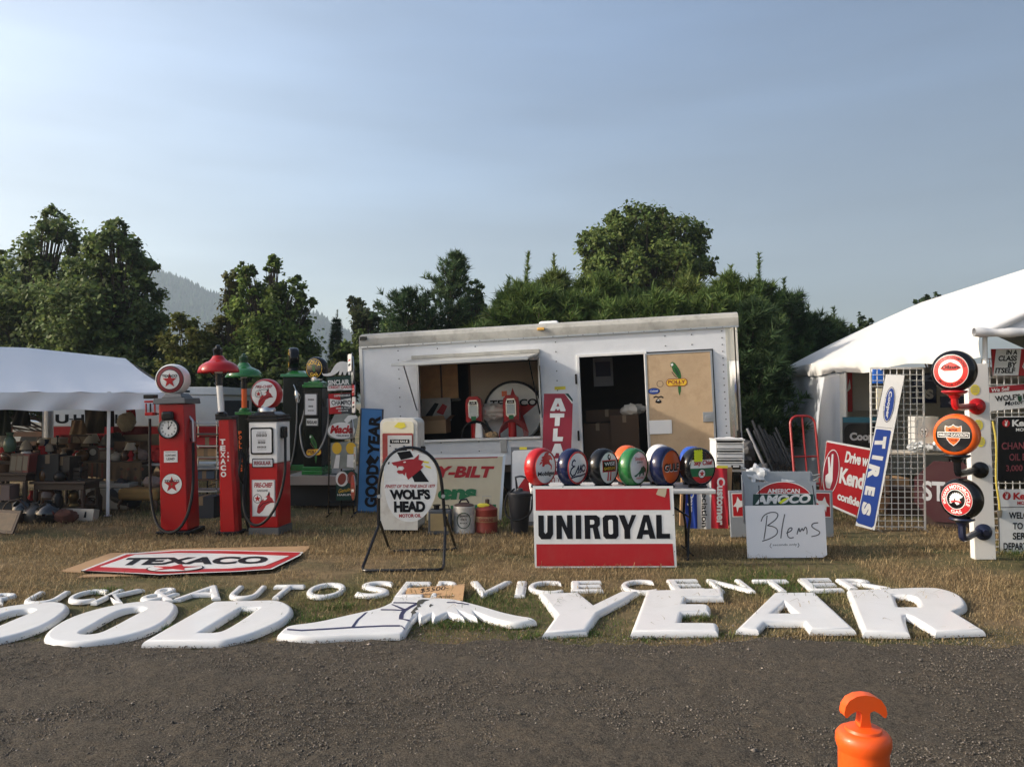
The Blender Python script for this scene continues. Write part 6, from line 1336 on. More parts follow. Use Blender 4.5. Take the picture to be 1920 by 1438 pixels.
foot = S((518.8, 1191)) + [(531, 1178), (545, 1173), (594, 1167.5), (640.6, 1156.6), (684, 1147), (711, 1141)] + S((731, 1131), (738, 1120), (786, 1121.5)) + [(807, 1122), (849, 1123.4), (880.6, 1131), (912, 1139.4), (943, 1149), (974, 1156), (998, 1159)] + S((1007, 1164)) + [(982, 1169), (959, 1170), (940, 1167), (912, 1159.5)] + S((891.6, 1150.5), (895.7, 1159.5)) + [(876, 1156)] + S((866, 1151), (871, 1158.5)) + [(849, 1155)] + S((839, 1150.5)) + [(826, 1158)] + S((812, 1163.5), (808, 1153.5)) + [(798, 1159)] + S((787, 1166), (783, 1155), (774, 1163.5), (760.4, 1187.5), (750, 1191)) + [(687.5, 1192), (562.5, 1198)]
wf = big_letter([foot], 'white winged foot emblem with dark blue stripes lying on the grass', h=.046, bev=.028, name='winged_foot', cat='emblem', group=None, it=2)
SOOT = mat('scorched_paint', (.05, .05, .042), .8, var=.4, scale=30)
def flat_on(parent, polys, name, z):
    v = []; f = []; ms = []
    for pts, mt in polys:
        b = len(v)
        for p in pts: q = G(p[0], p[1], z); v.append((q.x - parent.location.x, q.y - parent.location.y, z))
        n = len(pts); ar = sum(v[b + i][0] * v[b + (i + 1) % n][1] - v[b + (i + 1) % n][0] * v[b + i][1] for i in range(n))
        f.append(list(range(b, b + n)) if ar > 0 else list(range(b + n - 1, b - 1, -1))); ms.append(mt)
    me = bpy.data.meshes.new(name); me.from_pydata(v, [], f); un = []
    for m in ms:
        if m not in un: un.append(m); me.materials.append(m)
    me.polygons.foreach_set('material_index', [un.index(m) for m in ms]); me.update()
    o = bpy.data.objects.new(name, me); COL.objects.link(o); o.parent = parent; return o
def band(pts, w):
    a = [(x, y - w * .5) for x, y in pts]; b = [(x, y + w * .5) for x, y in pts]; return a + b[::-1]
ZF3 = lambda x, y: (500 + x / 6.4, 1080 + y / 6.4)
zf = lambda *pp: [ZF3(*p) for p in pp]
flat_on(wf, [(band(zf((245, 638), (420, 650), (700, 634), (1000, 615), (1400, 596), (1600, 594)), 2.8), NAVYS), (zf((1012, 612), (1052, 606), (1112, 520), (1215, 428), (1180, 436), (1080, 520)), NAVYS), (zf((1592, 590), (1620, 592), (1665, 630), (1655, 640), (1620, 606)), NAVYS),
             (band(zf((1370, 402), (1500, 402), (1630, 408)), 2.2), NAVYS), (zf((1492, 340), (1512, 334), (1670, 396), (1640, 408)), NAVYS), (zf((1640, 404), (1730, 350), (1850, 300), (1850, 322), (1740, 376), (1672, 420), (1644, 460), (1640, 510), (1700, 520), (1735, 540), (1690, 536), (1640, 522), (1585, 516), (1590, 470), (1610, 430)), NAVYS), (band(zf((1520, 318), (1660, 318), (1800, 324)), 2.2), NAVYS)], 'stripes', .0475)
ZF4 = lambda x, y: (740 + x / 6.4, 1070 + y / 6.4); z4 = lambda *pp: [ZF4(*p) for p in pp]
flat_on(wf, [(z4((285, 352), (340, 340), (425, 345), (360, 366), (330, 398), (300, 400), (318, 430), (268, 440), (282, 462), (240, 480), (262, 500), (222, 520), (200, 560), (206, 512), (190, 500), (232, 452), (270, 420), (262, 390)), SOOT), (z4((412, 420), (430, 395), (450, 405), (468, 410), (440, 420), (425, 438)), SOOT), (band(z4((625, 378), (680, 378), (720, 376), (760, 388), (810, 390), (890, 404)), 1.8), NAVYS)], 'scorch_marks', .0477)
def small_letter(ch, bl, br, tl, label):
    v, f, asp = glyphs(ch, .012, 1, 6)
    cu = bpy.data.curves.new('small_letter', 'FONT'); cu.body = ch; cu.fill_mode = 'BOTH'; cu.offset = -.024; cu.extrude = .012; cu.bevel_depth = .038; cu.bevel_resolution = 3; cu.resolution_u = 6
    ob = bpy.data.objects.new('small_letter', cu); me = bpy.data.meshes.new_from_object(ob); bpy.data.objects.remove(ob); bpy.data.curves.remove(cu)
    co = np.empty(len(me.vertices) * 3); me.vertices.foreach_get('co', co); co = co.reshape(-1, 3)
    u = (co[:, 0] - co[:, 0].min()) / np.ptp(co[:, 0]); w = (co[:, 1] - co[:, 1].min()) / np.ptp(co[:, 1])
    A, B_, C_ = (np.array(G(p[0], p[1], .022)) for p in (bl, br, tl)); zc = co[:, 2]
    o3 = u[:, None] * (B_ - A)[None] + w[:, None] * (C_ - A)[None]; ctr = (B_ - A + C_ - A) / 2; o3 -= ctr
    o3[:, 2] = np.maximum(zc, 0) / zc.max() * .032
    me.vertices.foreach_set('co', o3.ravel().astype(np.float32)); me.materials.clear(); me.materials.append(LET)
    me.polygons.foreach_set('use_smooth', [True] * len(me.polygons)); me.set_sharp_from_angle(angle=R(40)); me.update()
    o = bpy.data.objects.new('small_letter', me); COL.objects.link(o); o.location = (A[0] + ctr[0], A[1] + ctr[1], .001); o.modifiers.new('flat_faces', 'WEIGHTED_NORMAL').keep_sharp = True
    return tag(o, label, 'letter', 'small white letters on the grass')
for ch, bl, br, tl, lb in [
    ('R', (-52, 1133), (6, 1132), (0, 1113), 'small white letter R cut by the left picture edge'), ('U', (33, 1132), (97, 1131), (73, 1109.5), 'small white letter U above the cut off large O'),
    ('C', (112, 1129), (168, 1128.5), (156, 1105.5), 'small white letter C between the small U and K at far left'), ('K', (169.5, 1130), (231, 1130), (222, 1105), 'small white letter K lying left of the ampersand'),
    ('&', (255, 1127), (325, 1125), (290, 1103), 'small white ampersand sign lying between K and A'), ('A', (322.5, 1124.5), (414, 1121), (360, 1099.5), 'small white letter A'), ('U', (421, 1122), (478, 1122), (447, 1098.5), 'small white letter U above the large D'),
    ('T', (486, 1121), (546, 1120.6), (517, 1097), 'small white letter T between the small U and O'), ('O', (563, 1120.5), (636, 1120), (590, 1093), 'small white letter O'), ('S', (661, 1118), (725, 1118), (684, 1090), 'small white letter S'),
    ('E', (737.5, 1120), (792, 1120), (760, 1091), 'small white letter E half hidden by the cardboard price sheet'), ('R', (806, 1119), (862, 1119), (822, 1090), 'small white letter R hidden behind the cardboard price sheet'), ('V', (862, 1117), (947, 1117), (882, 1090), 'small white letter V'),
    ('I', (964, 1116.4), (984.5, 1116.4), (969.7, 1090), 'small white letter I'), ('C', (991, 1113), (1058, 1112), (989, 1090), 'small white letter C above the large Y'), ('E', (1070, 1109), (1131.6, 1108), (1070.6, 1090), 'small white letter E standing alone above the large Y arms'),
    ('C', (1168, 1112), (1236, 1111), (1160, 1088), 'small white letter C touching the large E'), ('E', (1262, 1108), (1325, 1107), (1249, 1087), 'small white letter E behind the top bar of the large E'), ('N', (1347, 1108), (1417, 1108.5), (1323, 1086.4), 'small white letter N'),
    ('T', (1434, 1109), (1504, 1109), (1409, 1087), 'small white letter T above the large A'), ('E', (1518, 1108), (1584, 1107), (1495, 1085), 'small white letter E between the small T and the last R'), ('R', (1592, 1103.5), (1672, 1102.5), (1566, 1086), 'small white letter R above the large R')]:
    small_letter(ch, bl, br, tl, lb)
# price sheet of cardboard
A, B_, C_ = at(758, 1122, 6.62), at(867, 1126, 6.5), at(763, 1097, 6.9)
xa = (B_ - A).normalized(); ya = (C_ - A); ya = (ya - xa * ya.dot(xa)).normalized(); za = xa.cross(ya)
cm = Matrix(((xa.x, za.x * -1, ya.x, A.x), (xa.y, -za.y, ya.y, A.y), (xa.z, -za.z, ya.z, max(A.z, .005)), (0, 0, 0, 1)))
fr = FrM(cm)
r = thing('price_sheet', 'brown cardboard price sheet with handwriting propped on small letters', 'price sheet', cm)
TAN = mat('tan_cardboard', (.46, .28, .14), .85, var=.1, scale=3, bump=.05, bscale=30)
mb = MB(fr, ZF4); pts = [mb.P(p) for p in ((118, 322), (818, 356), (838, 172), (150, 208))]; mb.prism(pts, 0, .006, TAN); mb.build('sheet', r)
mb = MB(fr, ZF4); pts = [mb.P(p) for p in ((152, 206), (838, 168), (842, 118), (160, 186))]; v = [(x, 0, z) for x, z in pts[:2]] + [(x, .03 if i else .03, z) for i, (x, z) in enumerate(pts[2:])]; mb.add(v, [(0, 1, 2, 3)], TAN); mb.build('flap', r)
mb = MB(fr, ZF4); mb.text('$5500-', (300, 268), (640, 232), (318, 214), DBLACK, -.002, -.004, True); mb.text('Complete set', (190, 303), (560, 290), (200, 276), DBLACK, -.002, -.006, True); mb.text('available', (530, 322), (712, 318), (536, 292), DBLACK, -.002, -.008, True); mb.build('lettering', r)
# star brand sign on cardboard sheets
ZT = lambda x, y: (x / 3, 1000 + y / 3)
def gq(pts, z): return [(lambda q: (q.x, q.y))(G(*ZT(*p), z)) for p in pts]
for pts, z, lb in (([(330, 216), (620, 112), (740, 108), (480, 222)], .004, 'cardboard sheet poking out left under the red hexagonal ground sign'), ([(800, 108), (950, 88), (1750, 72), (1690, 130), (1500, 215), (1300, 222), (900, 160)], .006, 'long cardboard sheet under the right half of the red ground sign'), ([(430, 250), (480, 232), (860, 226), (880, 236)], .003, 'narrow cardboard strip in front of the red ground sign')):
    mb = MB(); mb.slab(gq(pts, z), z, z + .005, CARD); mb.build('cardboard_sheet', None, label=lb, cat='cardboard', group='cardboard under the ground sign'); NO_GRASS.append(gq([pts[0], pts[1], pts[2], pts[3]] if len(pts) == 4 else pts[:5] , z))
oz = .030
hexo = [(455, 208), (700, 112), (1000, 92), (1260, 92), (1706, 104), (1690, 122), (1530, 200), (1330, 214), (1060, 224), (900, 232), (800, 226)]
q = gq(hexo, oz); NO_GRASS.append(gq([(455, 208), (700, 112), (1706, 104), (1530, 204), (900, 232)], oz))
r = thing('ground_sign', 'flat red and white hexagonal sign lying on cardboard on the grass', 'sign', Matrix.Translation((q[0][0], q[0][1], 0)))
ox, oy = q[0]
def lay(pts, z, mt, mb): mb.slab([(x - ox, y - oy) for x, y in gq(pts, z)], z - .002, z, mt)
mb = MB(); mb.slab([(x - ox, y - oy) for x, y in q], .012, oz, SIGNW, BLACK); mb.build('panel', r)
mb = MB(); lay([(475, 207), (715, 117), (1000, 97), (1260, 97), (1690, 106), (1675, 120), (1520, 195), (1320, 209), (1060, 218), (900, 226), (800, 220)], oz + .003, SRED, mb); lay([(562, 186), (760, 118), (1000, 108), (1240, 112), (1628, 125), (1490, 180), (1280, 196), (1000, 199), (780, 196)], oz + .006, SIGNW, mb)
mb.build('red_border', r)
def gtext(mb, s, bl, br, tl, z, mt, bold):
    A, B_, C_ = (G(*ZT(*p), z) for p in (bl, br, tl)); v, f, _ = glyphs(s, bold)
    mb.add([(A.x + a * (B_.x - A.x) + b * (C_.x - A.x) - ox, A.y + a * (B_.y - A.y) + b * (C_.y - A.y) - oy, z) for a, b in v], f, mt)
mb = MB(); gtext(mb, 'TEXACO', (652, 178), (1490, 168), (722, 136), oz + .009, DBLACK, .05); mb.build('lettering', r)
c = G(*ZT(985, 199), oz); mb = MB()
for rr, m, k in ((.27, BLACK, 1), (.255, SIGNW, 2)): mb.slab([(c.x - ox + rr * cos(a), c.y - oy + rr * .62 * sin(a)) for a in np.linspace(0, 2 * pi, 37)[:-1]], oz + .009, oz + .009 + .002 * k, m)
mb.slab([(c.x - ox + (.24 if k % 2 == 0 else .1) * sin(pi * k / 5), c.y - oy + (.15 if k % 2 == 0 else .06) * cos(pi * k / 5)) for k in range(10)], oz + .013, oz + .016, SRED); mb.build('star_emblem', r)

# ================================================================== ROAD DELINEATOR
bo = at(1618, 1300, 1.57); r = thing('traffic_post', 'bright orange traffic post with a T shaped grab handle by the road', 'traffic post', Matrix.Translation((bo.x, bo.y, 0)))
DEL = mat('orange_plastic', (.85, .105, .010), .42, var=.06, scale=3, coat=.1, dirt=.16, dcol=(.35, .10, .04), dscale=14)
b = DEL.node_tree.nodes['Principled BSDF']; b.inputs['Subsurface Weight'].default_value = .12; b.inputs['Subsurface Radius'].default_value = (.02, .006, .002)
HB = 1.008
mb = MB(); mb.lathe([(.0470, .03), (.0472, HB - .046), (.0478, HB - .043), (.050, HB - .038), (.0522, HB - .028), (.0512, HB - .016), (.045, HB - .008), (.035, HB - .006), (.033, HB - .001), (.025, HB + .001), (.017, HB + .003), (.001, HB + .003)], DEL, 48); mb.build('post', r, angle=50)
mb = MB(); ol = [(-.013, 0), (.013, 0), (.0095, .014), (.009, .028), (.018, .031), (.030, .026), (.039, .019), (.0435, .019), (.046, .026), (.043, .038), (.034, .049), (.018, .056), (0, .058), (-.018, .056), (-.034, .049), (-.043, .038), (-.046, .026), (-.0435, .019), (-.039, .019), (-.030, .026), (-.018, .031), (-.009, .028), (-.0095, .014)]
mb.prism([(x * .92, HB + .001 + z * 1.12) for x, z in ol], -.012, .012, DEL); mb.build('grab_handle', r, bevel=.005, bseg=4)
mb = MB(); mb.lathe([(.20, 0), (.20, .03), (.10, .06), (.06, .09), (.049, .10)], RUBBER, 8, a0=pi / 8); mb.build('base', r, bevel=.01)

# ================================================================== BETWEEN TABLE AND RIGHT STALL
# customer banners on a cardboard backed board
fr = Fr((at(1322, 752, 9.75).x, 9.75, 0), yaw=2, lean=5, roll=1.2)
r = panel(fr, 'blue, white and red fabric banner strips hung on a cardboard backed board', [(1275, 985), (1369, 985), (1373, 876), (1279, 876)], .05, CARD, name='banner_board', cat='banner')
mb = MB(fr)
def fold(a, b, mt, k):
    (x0, z0), (x1, z1) = fr.uv(*a), fr.uv(*b); v, f = cloth_grid(lambda u, w: Vector((x0 + (x1 - x0) * u, -.012 - .012 * sin(u * 9 + w * 4 + k) - .004, z0 + (z1 - z0) * w)), 10, 14); mb.add(v, f, mt)
fold((1284, 990), (1306, 878), mat('banner_blue', (.015, .06, .38), .6, bump=.2, bscale=20), 0); fold((1307, 991), (1332, 878), mat('banner_white', (.70, .70, .68), .6, bump=.2, bscale=20), 2); fold((1333, 990), (1363, 876), mat('banner_red', (.52, .015, .03), .5, bump=.2, bscale=20), 4)
mb.build('banner', r, angle=70)
mb = MB(fr); yy = -.032
mb.text('Customer', (1343, 895), (1342, 984), (1358, 895), SIGNW, yy, .04, True); mb.text('Appreciation', (1312, 880), (1311, 988), (1326, 880), DBLACK, yy, .02, True); mb.text('Days', (1288, 920), (1287, 960), (1300, 920), SIGNW, yy, .03, True); mb.build('lettering', r)
mb = MB(fr); mb.rect(*fr.uv(1342, 877.5), *fr.uv(1363, 873), mat('yellow_note'), -.034); mb.build('price_tag', r)
# side table with drawers
sx0, sx1, sY = at(1312, 752, 10.3).x, at(1399, 752, 10.3).x, 10.3
r = thing('side_table', 'small pale side table beside the trailer corner holding white drawers', 'table', Matrix.Translation(((sx0 + sx1) / 2, sY + .25, 0))); hw = (sx1 - sx0) / 2
zt = at(1350, 879, sY).z
mb = MB(); mb.box(-hw, hw, -.25, .25, zt - .04, zt, TABW); mb.build('tabletop', r, bevel=.008)
for sx in (-1, 1):
    mb = MB(); mb.tube([(sx * (hw - .06), -.2, 0), (sx * (hw - .06), -.2, zt - .04)], .014, BLACK, 8); mb.tube([(sx * (hw - .06), .2, 0), (sx * (hw - .06), .2, zt - .04)], .014, BLACK, 8); mb.build('leg', r)
dx = at(1368, 752, sY).x; dh = at(1368, 826, sY).z - zt; dwid = .185
r = thing('drawer_unit', 'white plastic three drawer unit on the small side table', 'drawer unit', Matrix.Translation((dx, sY + .15, zt + .001)))
GLZ = mat('grey_drawer', (.40, .40, .39), .3, coat=.3)
mb = MB(); 
for a in [(-dwid, -dwid + .015, -.16, .16, 0, dh), (dwid - .015, dwid, -.16, .16, 0, dh), (-dwid + .015, dwid - .015, .145, .16, 0, dh), (-dwid - .01, dwid + .01, -.17, .17, dh + .001, dh + .018), (-dwid - .02, dwid + .02, -.17, .17, -.0, .012)] + [(-dwid + .015, dwid - .015, -.16, .145, dh * k / 3 - .008, dh * k / 3 + .008) for k in (1, 2)]: mb.box(*a, PLASTW)
mb.build('frame', r, bevel=.004)
for k in range(3):
    mb = MB(); z0 = dh * k / 3 + .012; z1 = dh * (k + 1) / 3 - .012
    mb.box(-dwid + .02, dwid - .02, -.15, .13, z0, z1 - .02, GLZ); mb.box(-dwid + .018, dwid - .018, -.168, -.151, z0 + .01, z1 - .045, PLASTW); mb.box(-dwid + .02, dwid - .02, -.175, -.151, z1 - .03, z1 - .02, PLASTW); mb.build('drawer', r, bevel=.003)
mb = MB(); mb.box(.01, .13, -.18, -.17, .0, .05, BLACK); mb.rect(.03, .022, .11, .045, SIGNW, -.182); mb.build('label_holder', r)
mb = MB(); v, f = cloth_grid(lambda u, w: Vector((-.18 + .36 * u, -.14 + .26 * w, dh + .024 + .012 * sin(u * 7) * sin(w * 5))), 10, 8); mb.add(v, f, mat('paper', (.75, .74, .72), .8)); o = mb.build('papers', r)
mb = MB(); mb.box(0, .52, 0, .3, 0, .012, mat('clear_sheet', (.62, .64, .64), .2)); mb.box(-.005, .06, -.02, .04, .012, .04, mat('pale_yellow', (.75, .72, .35), .5)); mb.build('plastic_tray', None, Matrix.Translation((at(1312, 752, 10.0).x, 10.6, at(1320, 822, 10.6).z)) if False else Matrix.Translation((at(1314, 752, 10.3).x, 10.32, zt + .001)), label='clear flat plastic tray on the side table left of the drawers', cat='tray', bevel=.003)
# Blems sign, sign stack
fr = Fr(G(1475, 1046), yaw=1, lean=9, roll=-.9)
SH = mat('handmade_white', (.74, .75, .78), .4, var=.02, dirt=.05)
r = panel(fr, 'white handwritten board with a single inked word in front of stacked signs', [(1402, 1046), (1543, 1045), (1551, 1040), (1546, 946), (1397, 948)], .012, SH, name='handwritten_sign')
ZB = lambda x, y: (1340 + x / 4.358, 740 + y / 4.358)
INK = mat('marker_ink', (.07, .07, .08), .6)
mb = MB(fr, ZB); st = lambda *p: mb.stroke(smooth_open(p), .0105, INK, -.002)
def smooth_open(p):
    P_ = [mb.P(q) for q in p]
    for _ in range(2):
        o = [P_[0]]
        for a, b in zip(P_[:-1], P_[1:]): o += [(a[0] * .75 + b[0] * .25, a[1] * .75 + b[1] * .25), (a[0] * .25 + b[0] * .75, a[1] * .25 + b[1] * .75)]
        P_ = o + [P_[-1]]
    return P_
st((428, 985), (420, 1060), (410, 1130), (402, 1180)); st((378, 1035), (395, 990), (440, 962), (495, 958), (520, 975), (505, 1015), (450, 1055), (430, 1068)); st((430, 1068), (480, 1075), (515, 1100), (510, 1140), (455, 1175), (388, 1195)); st((572, 975), (552, 1070), (540, 1172))
st((585, 1130), (620, 1115), (636, 1092), (620, 1082), (596, 1105), (592, 1150), (612, 1172), (645, 1165)); st((672, 1140), (690, 1075), (694, 1130), (716, 1082), (722, 1120), (742, 1070), (756, 1110), (752, 1138)); st((845, 1045), (800, 1050), (788, 1075), (820, 1098), (862, 1118), (850, 1145), (790, 1158))
mb.stroke([mb.P(p) for p in ((462, 1212), (450, 1235), (464, 1252))], .006, INK, -.002); mb.stroke([mb.P(p) for p in ((680, 1210), (690, 1228), (678, 1246))], .006, INK, -.002); mb.text('seconds only', (474, 1240), (672, 1236), (474, 1216), INK, -.002, -.004, True); mb.build('lettering', r)
mb = MB(fr, ZB)
for a, b in (((368, 905), (366, 740)), ((822, 900), (806, 740))): mb = MB(fr, ZB); p, q = mb.P(a), mb.P(b); mb.tube([(p[0], -.008, p[1]), (q[0], .02, q[1])], .005, BLACK, 5); mb.build('zip_tie', r)
fr2 = Fr((at(1462, 752, 8.6).x, 8.62, 0), yaw=0, lean=7)
CLR = mat('plastic_sleeve', (.27, .30, .33), .15, var=.15, scale=6, coat=.5)
r = panel(fr2, 'plastic sleeved sign with a red arched top and black band behind the handwritten board', [(1400, 985), (1532, 985), (1530, 902), (1395, 904)], .03, CLR, name='sleeved_sign')
mb = MB(fr2, ZB)
arc = lambda cx, cy, rx, ry, a0, a1, n=24: [(cx + rx * cos(a), cy - ry * sin(a)) for a in np.linspace(a0, a1, n)]
mb.poly(arc(560, 890, 250, 182, pi * .96, pi * .04) + [(808, 980), (312, 980)], SIGNW, -.002, True); mb.poly(arc(560, 890, 244, 176, pi * .84, pi * .16) + [(800, 806), (318, 806)], SRED, -.0035, True); mb.poly([(314, 812), (804, 812), (806, 960), (308, 960)], mat('letter_dkgreen', (.005, .04, .03), .4), -.0035, True); mb.build('face', r)
mb = MB(fr2, ZB); mb.text('AMERICAN', (430, 804), (694, 804), (430, 768), SIGNW, -.005, .03, True); mb.text('AMOCO', (330, 896), (776, 884), (346, 822), SIGNW, -.005, .05, True); mb.build('lettering', r)
mb = MB(fr2, ZB); mb.poly([(520, 880), (560, 850), (612, 836), (580, 862), (540, 892)], LIME, -.0065, True); mb.build('price_tag', r)
for k in range(5):
    fk = Fr((at(1462 + rng.uniform(-3, 3), 752, 8.68 + .035 * k).x, 8.69 + .035 * k, 0), yaw=0, lean=7); w = .37 + .02 * rng.random(); h = .86 - .012 * k + .02 * rng.random()
    mb = MB(); mb.box(-w, w, 0, .028, .30, h, CLR); mb.build('wrapped_sign', None, fk.m, label='plastic wrapped sign standing in the stack behind the handwritten board', cat='sign', group='plastic wrapped signs in the stack', bevel=.004)
def crumple(M, rx, ry, rz, seed, label, name='plastic_bag', mt=None, cat='bag'):
    m = mt or mat('clear_plastic', (.55, .57, .58), .12, var=.2, scale=9, coat=.6, bump=.8, bscale=9); lumpy((0, 0, 0), rx, ry, rz, m, seed, .7).build(name, None, M, label=label, cat=cat, angle=20)
crumple(Matrix.Translation(at(1420, 893, 8.85)), .14, .08, .11, 71, 'crumpled clear plastic bag on top of the sign stack, left')
crumple(Matrix.Translation(at(1462, 905, 8.85)), .22, .08, .07, 72, 'clear plastic wrap slumped along the sign stack top')
mb = MB(); mb.box(-.34, .34, -.12, .16, 0, .285, DWOOD, top=.01); mb.build('low_crate', None, Matrix.Translation((at(1465, 752, 8.75).x, 8.75, 0)), label='low dark crate hidden behind the handwritten board under the stacked signs', cat='crate', bevel=.01)
for px, sgn, lb in ((1388, 1, 'wrapped red pegasus sign left of the sign stack'), (1542, -1, 'wrapped red horse sign right of the sign stack')):
    fk = Fr((at(px, 752, 9.6).x, 9.6, 0), yaw=sgn * -4, lean=6, roll=-sgn * 1.5); a = fk.uv(px - 19, 974); b = fk.uv(px + 19, 919)
    r = thing('horse_sign', 'shiny wrapped sign with a red panel, ' + ('left' if sgn > 0 else 'right') + ' of the sign stack', 'sign', fk.m, 'wrapped red panels beside the sign stack')
    mb = MB(); mb.box(a[0], b[0], 0, .05, 0.0, b[1], CLR); mb.build('panel', r, bevel=.006); mb = MB(); mb.rect(a[0] + .03, a[1] + .03, b[0] - .03, b[1] - .03, SIGNW, -.002); mb.rect(a[0] + .04, a[1] + .04, b[0] - .04, b[1] - .04, SRED, -.0035)
    x, z = (a[0] + b[0]) / 2, (a[1] + b[1]) / 2; mb.poly([(x + sgn * p[0] * .1, z + p[1] * .1) for p in ((-.9, -.2), (-.5, .3), (-.3, 1.0), (0, .5), (.5, .5), (.9, .9), (.8, .3), (.5, .1), (.6, -.6), (.3, -.2), (-.2, -.3), (-.4, -.9), (-.5, -.2))], SIGNW, -.005); mb.build('face', r)
# red hand truck
hx_, hY = at(1518, 752, 11.0).x, 11.0; fr = Fr((hx_, hY, 0), yaw=6, lean=9)
r = thing('hand_truck', 'red tubular hand truck standing against the tent side', 'hand truck', fr.m); HR = mat('hand_truck_red', (.33, .02, .02), .4, dirt=.2)
hw = .185; ht_ = fr.uv(1515, 780)[1]
mb = MB(); rails = [(-hw, 0, .08), (-hw, 0, ht_ - .12)] + [(-hw + .12 - .12 * cos(a), 0, ht_ - .12 + .12 * sin(a)) for a in np.linspace(.3, pi / 2, 5)] + [(hw - .12 + .12 * cos(a), 0, ht_ - .12 + .12 * sin(a)) for a in np.linspace(pi / 2, .3, 5)] + [(hw, 0, ht_ - .12), (hw, 0, .08)]
mb.tube(rails, .017, HR, 10); mb.tube([(0, 0, .1), (0, 0, ht_)], .014, HR, 8)
for z in (.15, .5, .88): mb.tube([(-hw, 0, z), (hw, 0, z)], .013, HR, 8)
mb.build('frame', r); mb = MB(); mb.box(-hw - .03, hw + .03, -.20, .0, .03, .042, STEEL); mb.build('toe_plate', r)
for sx in (-1, 1): mb = MB(); mb.lathe([(.05, -.035), (.115, -.04), (.125, 0), (.115, .04), (.05, .035)], RUBBER, 20, (sx * (hw - .02), .10, .125), 'x'); mb.build('wheel', r)
mb = MB(); hose(mb, [(-hw, -.02, .62), (0, -.03, .60), (hw, -.02, .63)], .008, mat('strap_grey', (.4, .42, .4), .7)); hose(mb, [(-hw, -.02, .60), (-.05, -.04, .52), (.08, -.03, .54), (hw, -.02, .60)], .008, mat('strap_grey')); mb.build('strap', r)
# bundle of black tent poles beside the trailer corner
for k in range(13):
    px = 1400 + k * 4.6; bpx = 1472 + k * 4.2 + rng.uniform(-3, 3); Y0 = 11.6 + .03 * k
    b = at(bpx, 752, Y0); t = at(px + rng.uniform(-2, 2), 792 + rng.uniform(-4, 16) + (k > 5) * 12, Y0 + .5); b.z = .0
    M_ = Matrix.Translation(b); mb = MB(); q = t - b
    col = mat('grey_pole', (.20, .20, .21), .4) if k == 0 else mat('black_pole', (.015, .015, .017), .4)
    mb.tube([(0, 0, 0), q * .55], .027, col, 8); mb.tube([q * .55, q], .021, col, 8); mb.lathe([(.042, 0), (.042, .06)], col, 8, tuple(q * .53)); mb.build('tent_pole', None, M_, label='dark folded tent pole leaning in the bundle beside the trailer corner', cat='pole', group='bundle of tent poles')
crumple(Matrix.Translation(at(1392, 855, 11.4) * 1.0), .16, .12, .22, 75, 'dark covered bundle on the ground behind the side table', 'covered_bundle', mat('dark_tarp', (.02, .02, .022), .6, bump=.4, bscale=8), 'bundle')
# black patio things behind the poles
crumple(Matrix.Translation((at(1470, 752, 12.2).x, 12.2, .25)), .34, .25, .30, 76, 'heap of black fabric behind the tent poles', 'fabric_heap', mat('dark_tarp'), 'fabric')
# red tilted sign
fr = Fr((at(1563, 752, 11.3).x, 11.3, .03), yaw=-12, lean=10, roll=12)
ZK = ZB
r = panel(fr, 'tilted red sign with a white hand emblem behind the long blue sign', [ZB(915, 375), ZB(1330, 452), ZB(1250, 1040), ZB(862, 868)], .02, SRED, side=SIGNW)
mb = MB(fr, ZB); mb.stroke([(918, 380), (1325, 456)], .028, SIGNW, -.002, True); mb.stroke([(866, 866), (1248, 1036)], .028, SIGNW, -.002, True)
WINE2 = mat('sign_darkred', (.30, .008, .02), .34, coat=.2)
ell = lambda cx, cy, rx, ry, rot, n=36: [(cx + rx * cos(a) * cos(rot) - ry * sin(a) * sin(rot), cy + rx * cos(a) * sin(rot) + ry * sin(a) * cos(rot)) for a in np.linspace(0, 2 * pi, n + 1)[:-1]]
mb.poly(ell(950, 630, 66, 184, .12), SIGNW, -.002, True); mb.poly(ell(950, 630, 60, 176, .12), WINE2, -.0035, True)
mb.poly([(924, 510), (938, 508), (946, 600), (956, 486), (970, 484), (964, 640), (962, 700), (950, 740), (940, 768), (912, 760), (902, 700), (906, 660), (930, 640)], SIGNW, -.005, True); mb.build('emblem', r)
mb = MB(fr, ZB)
for s, bl, br, tl in (('Drive with', (1060, 552), (1300, 600), (1078, 460)), ('Kendall', (1014, 722), (1290, 800), (1030, 590)), ('confidence', (1000, 855), (1268, 950), (1008, 788))): mb.text(s, bl, br, tl, SIGNW, -.003, .04, True, .95)
mb.build('lettering', r)
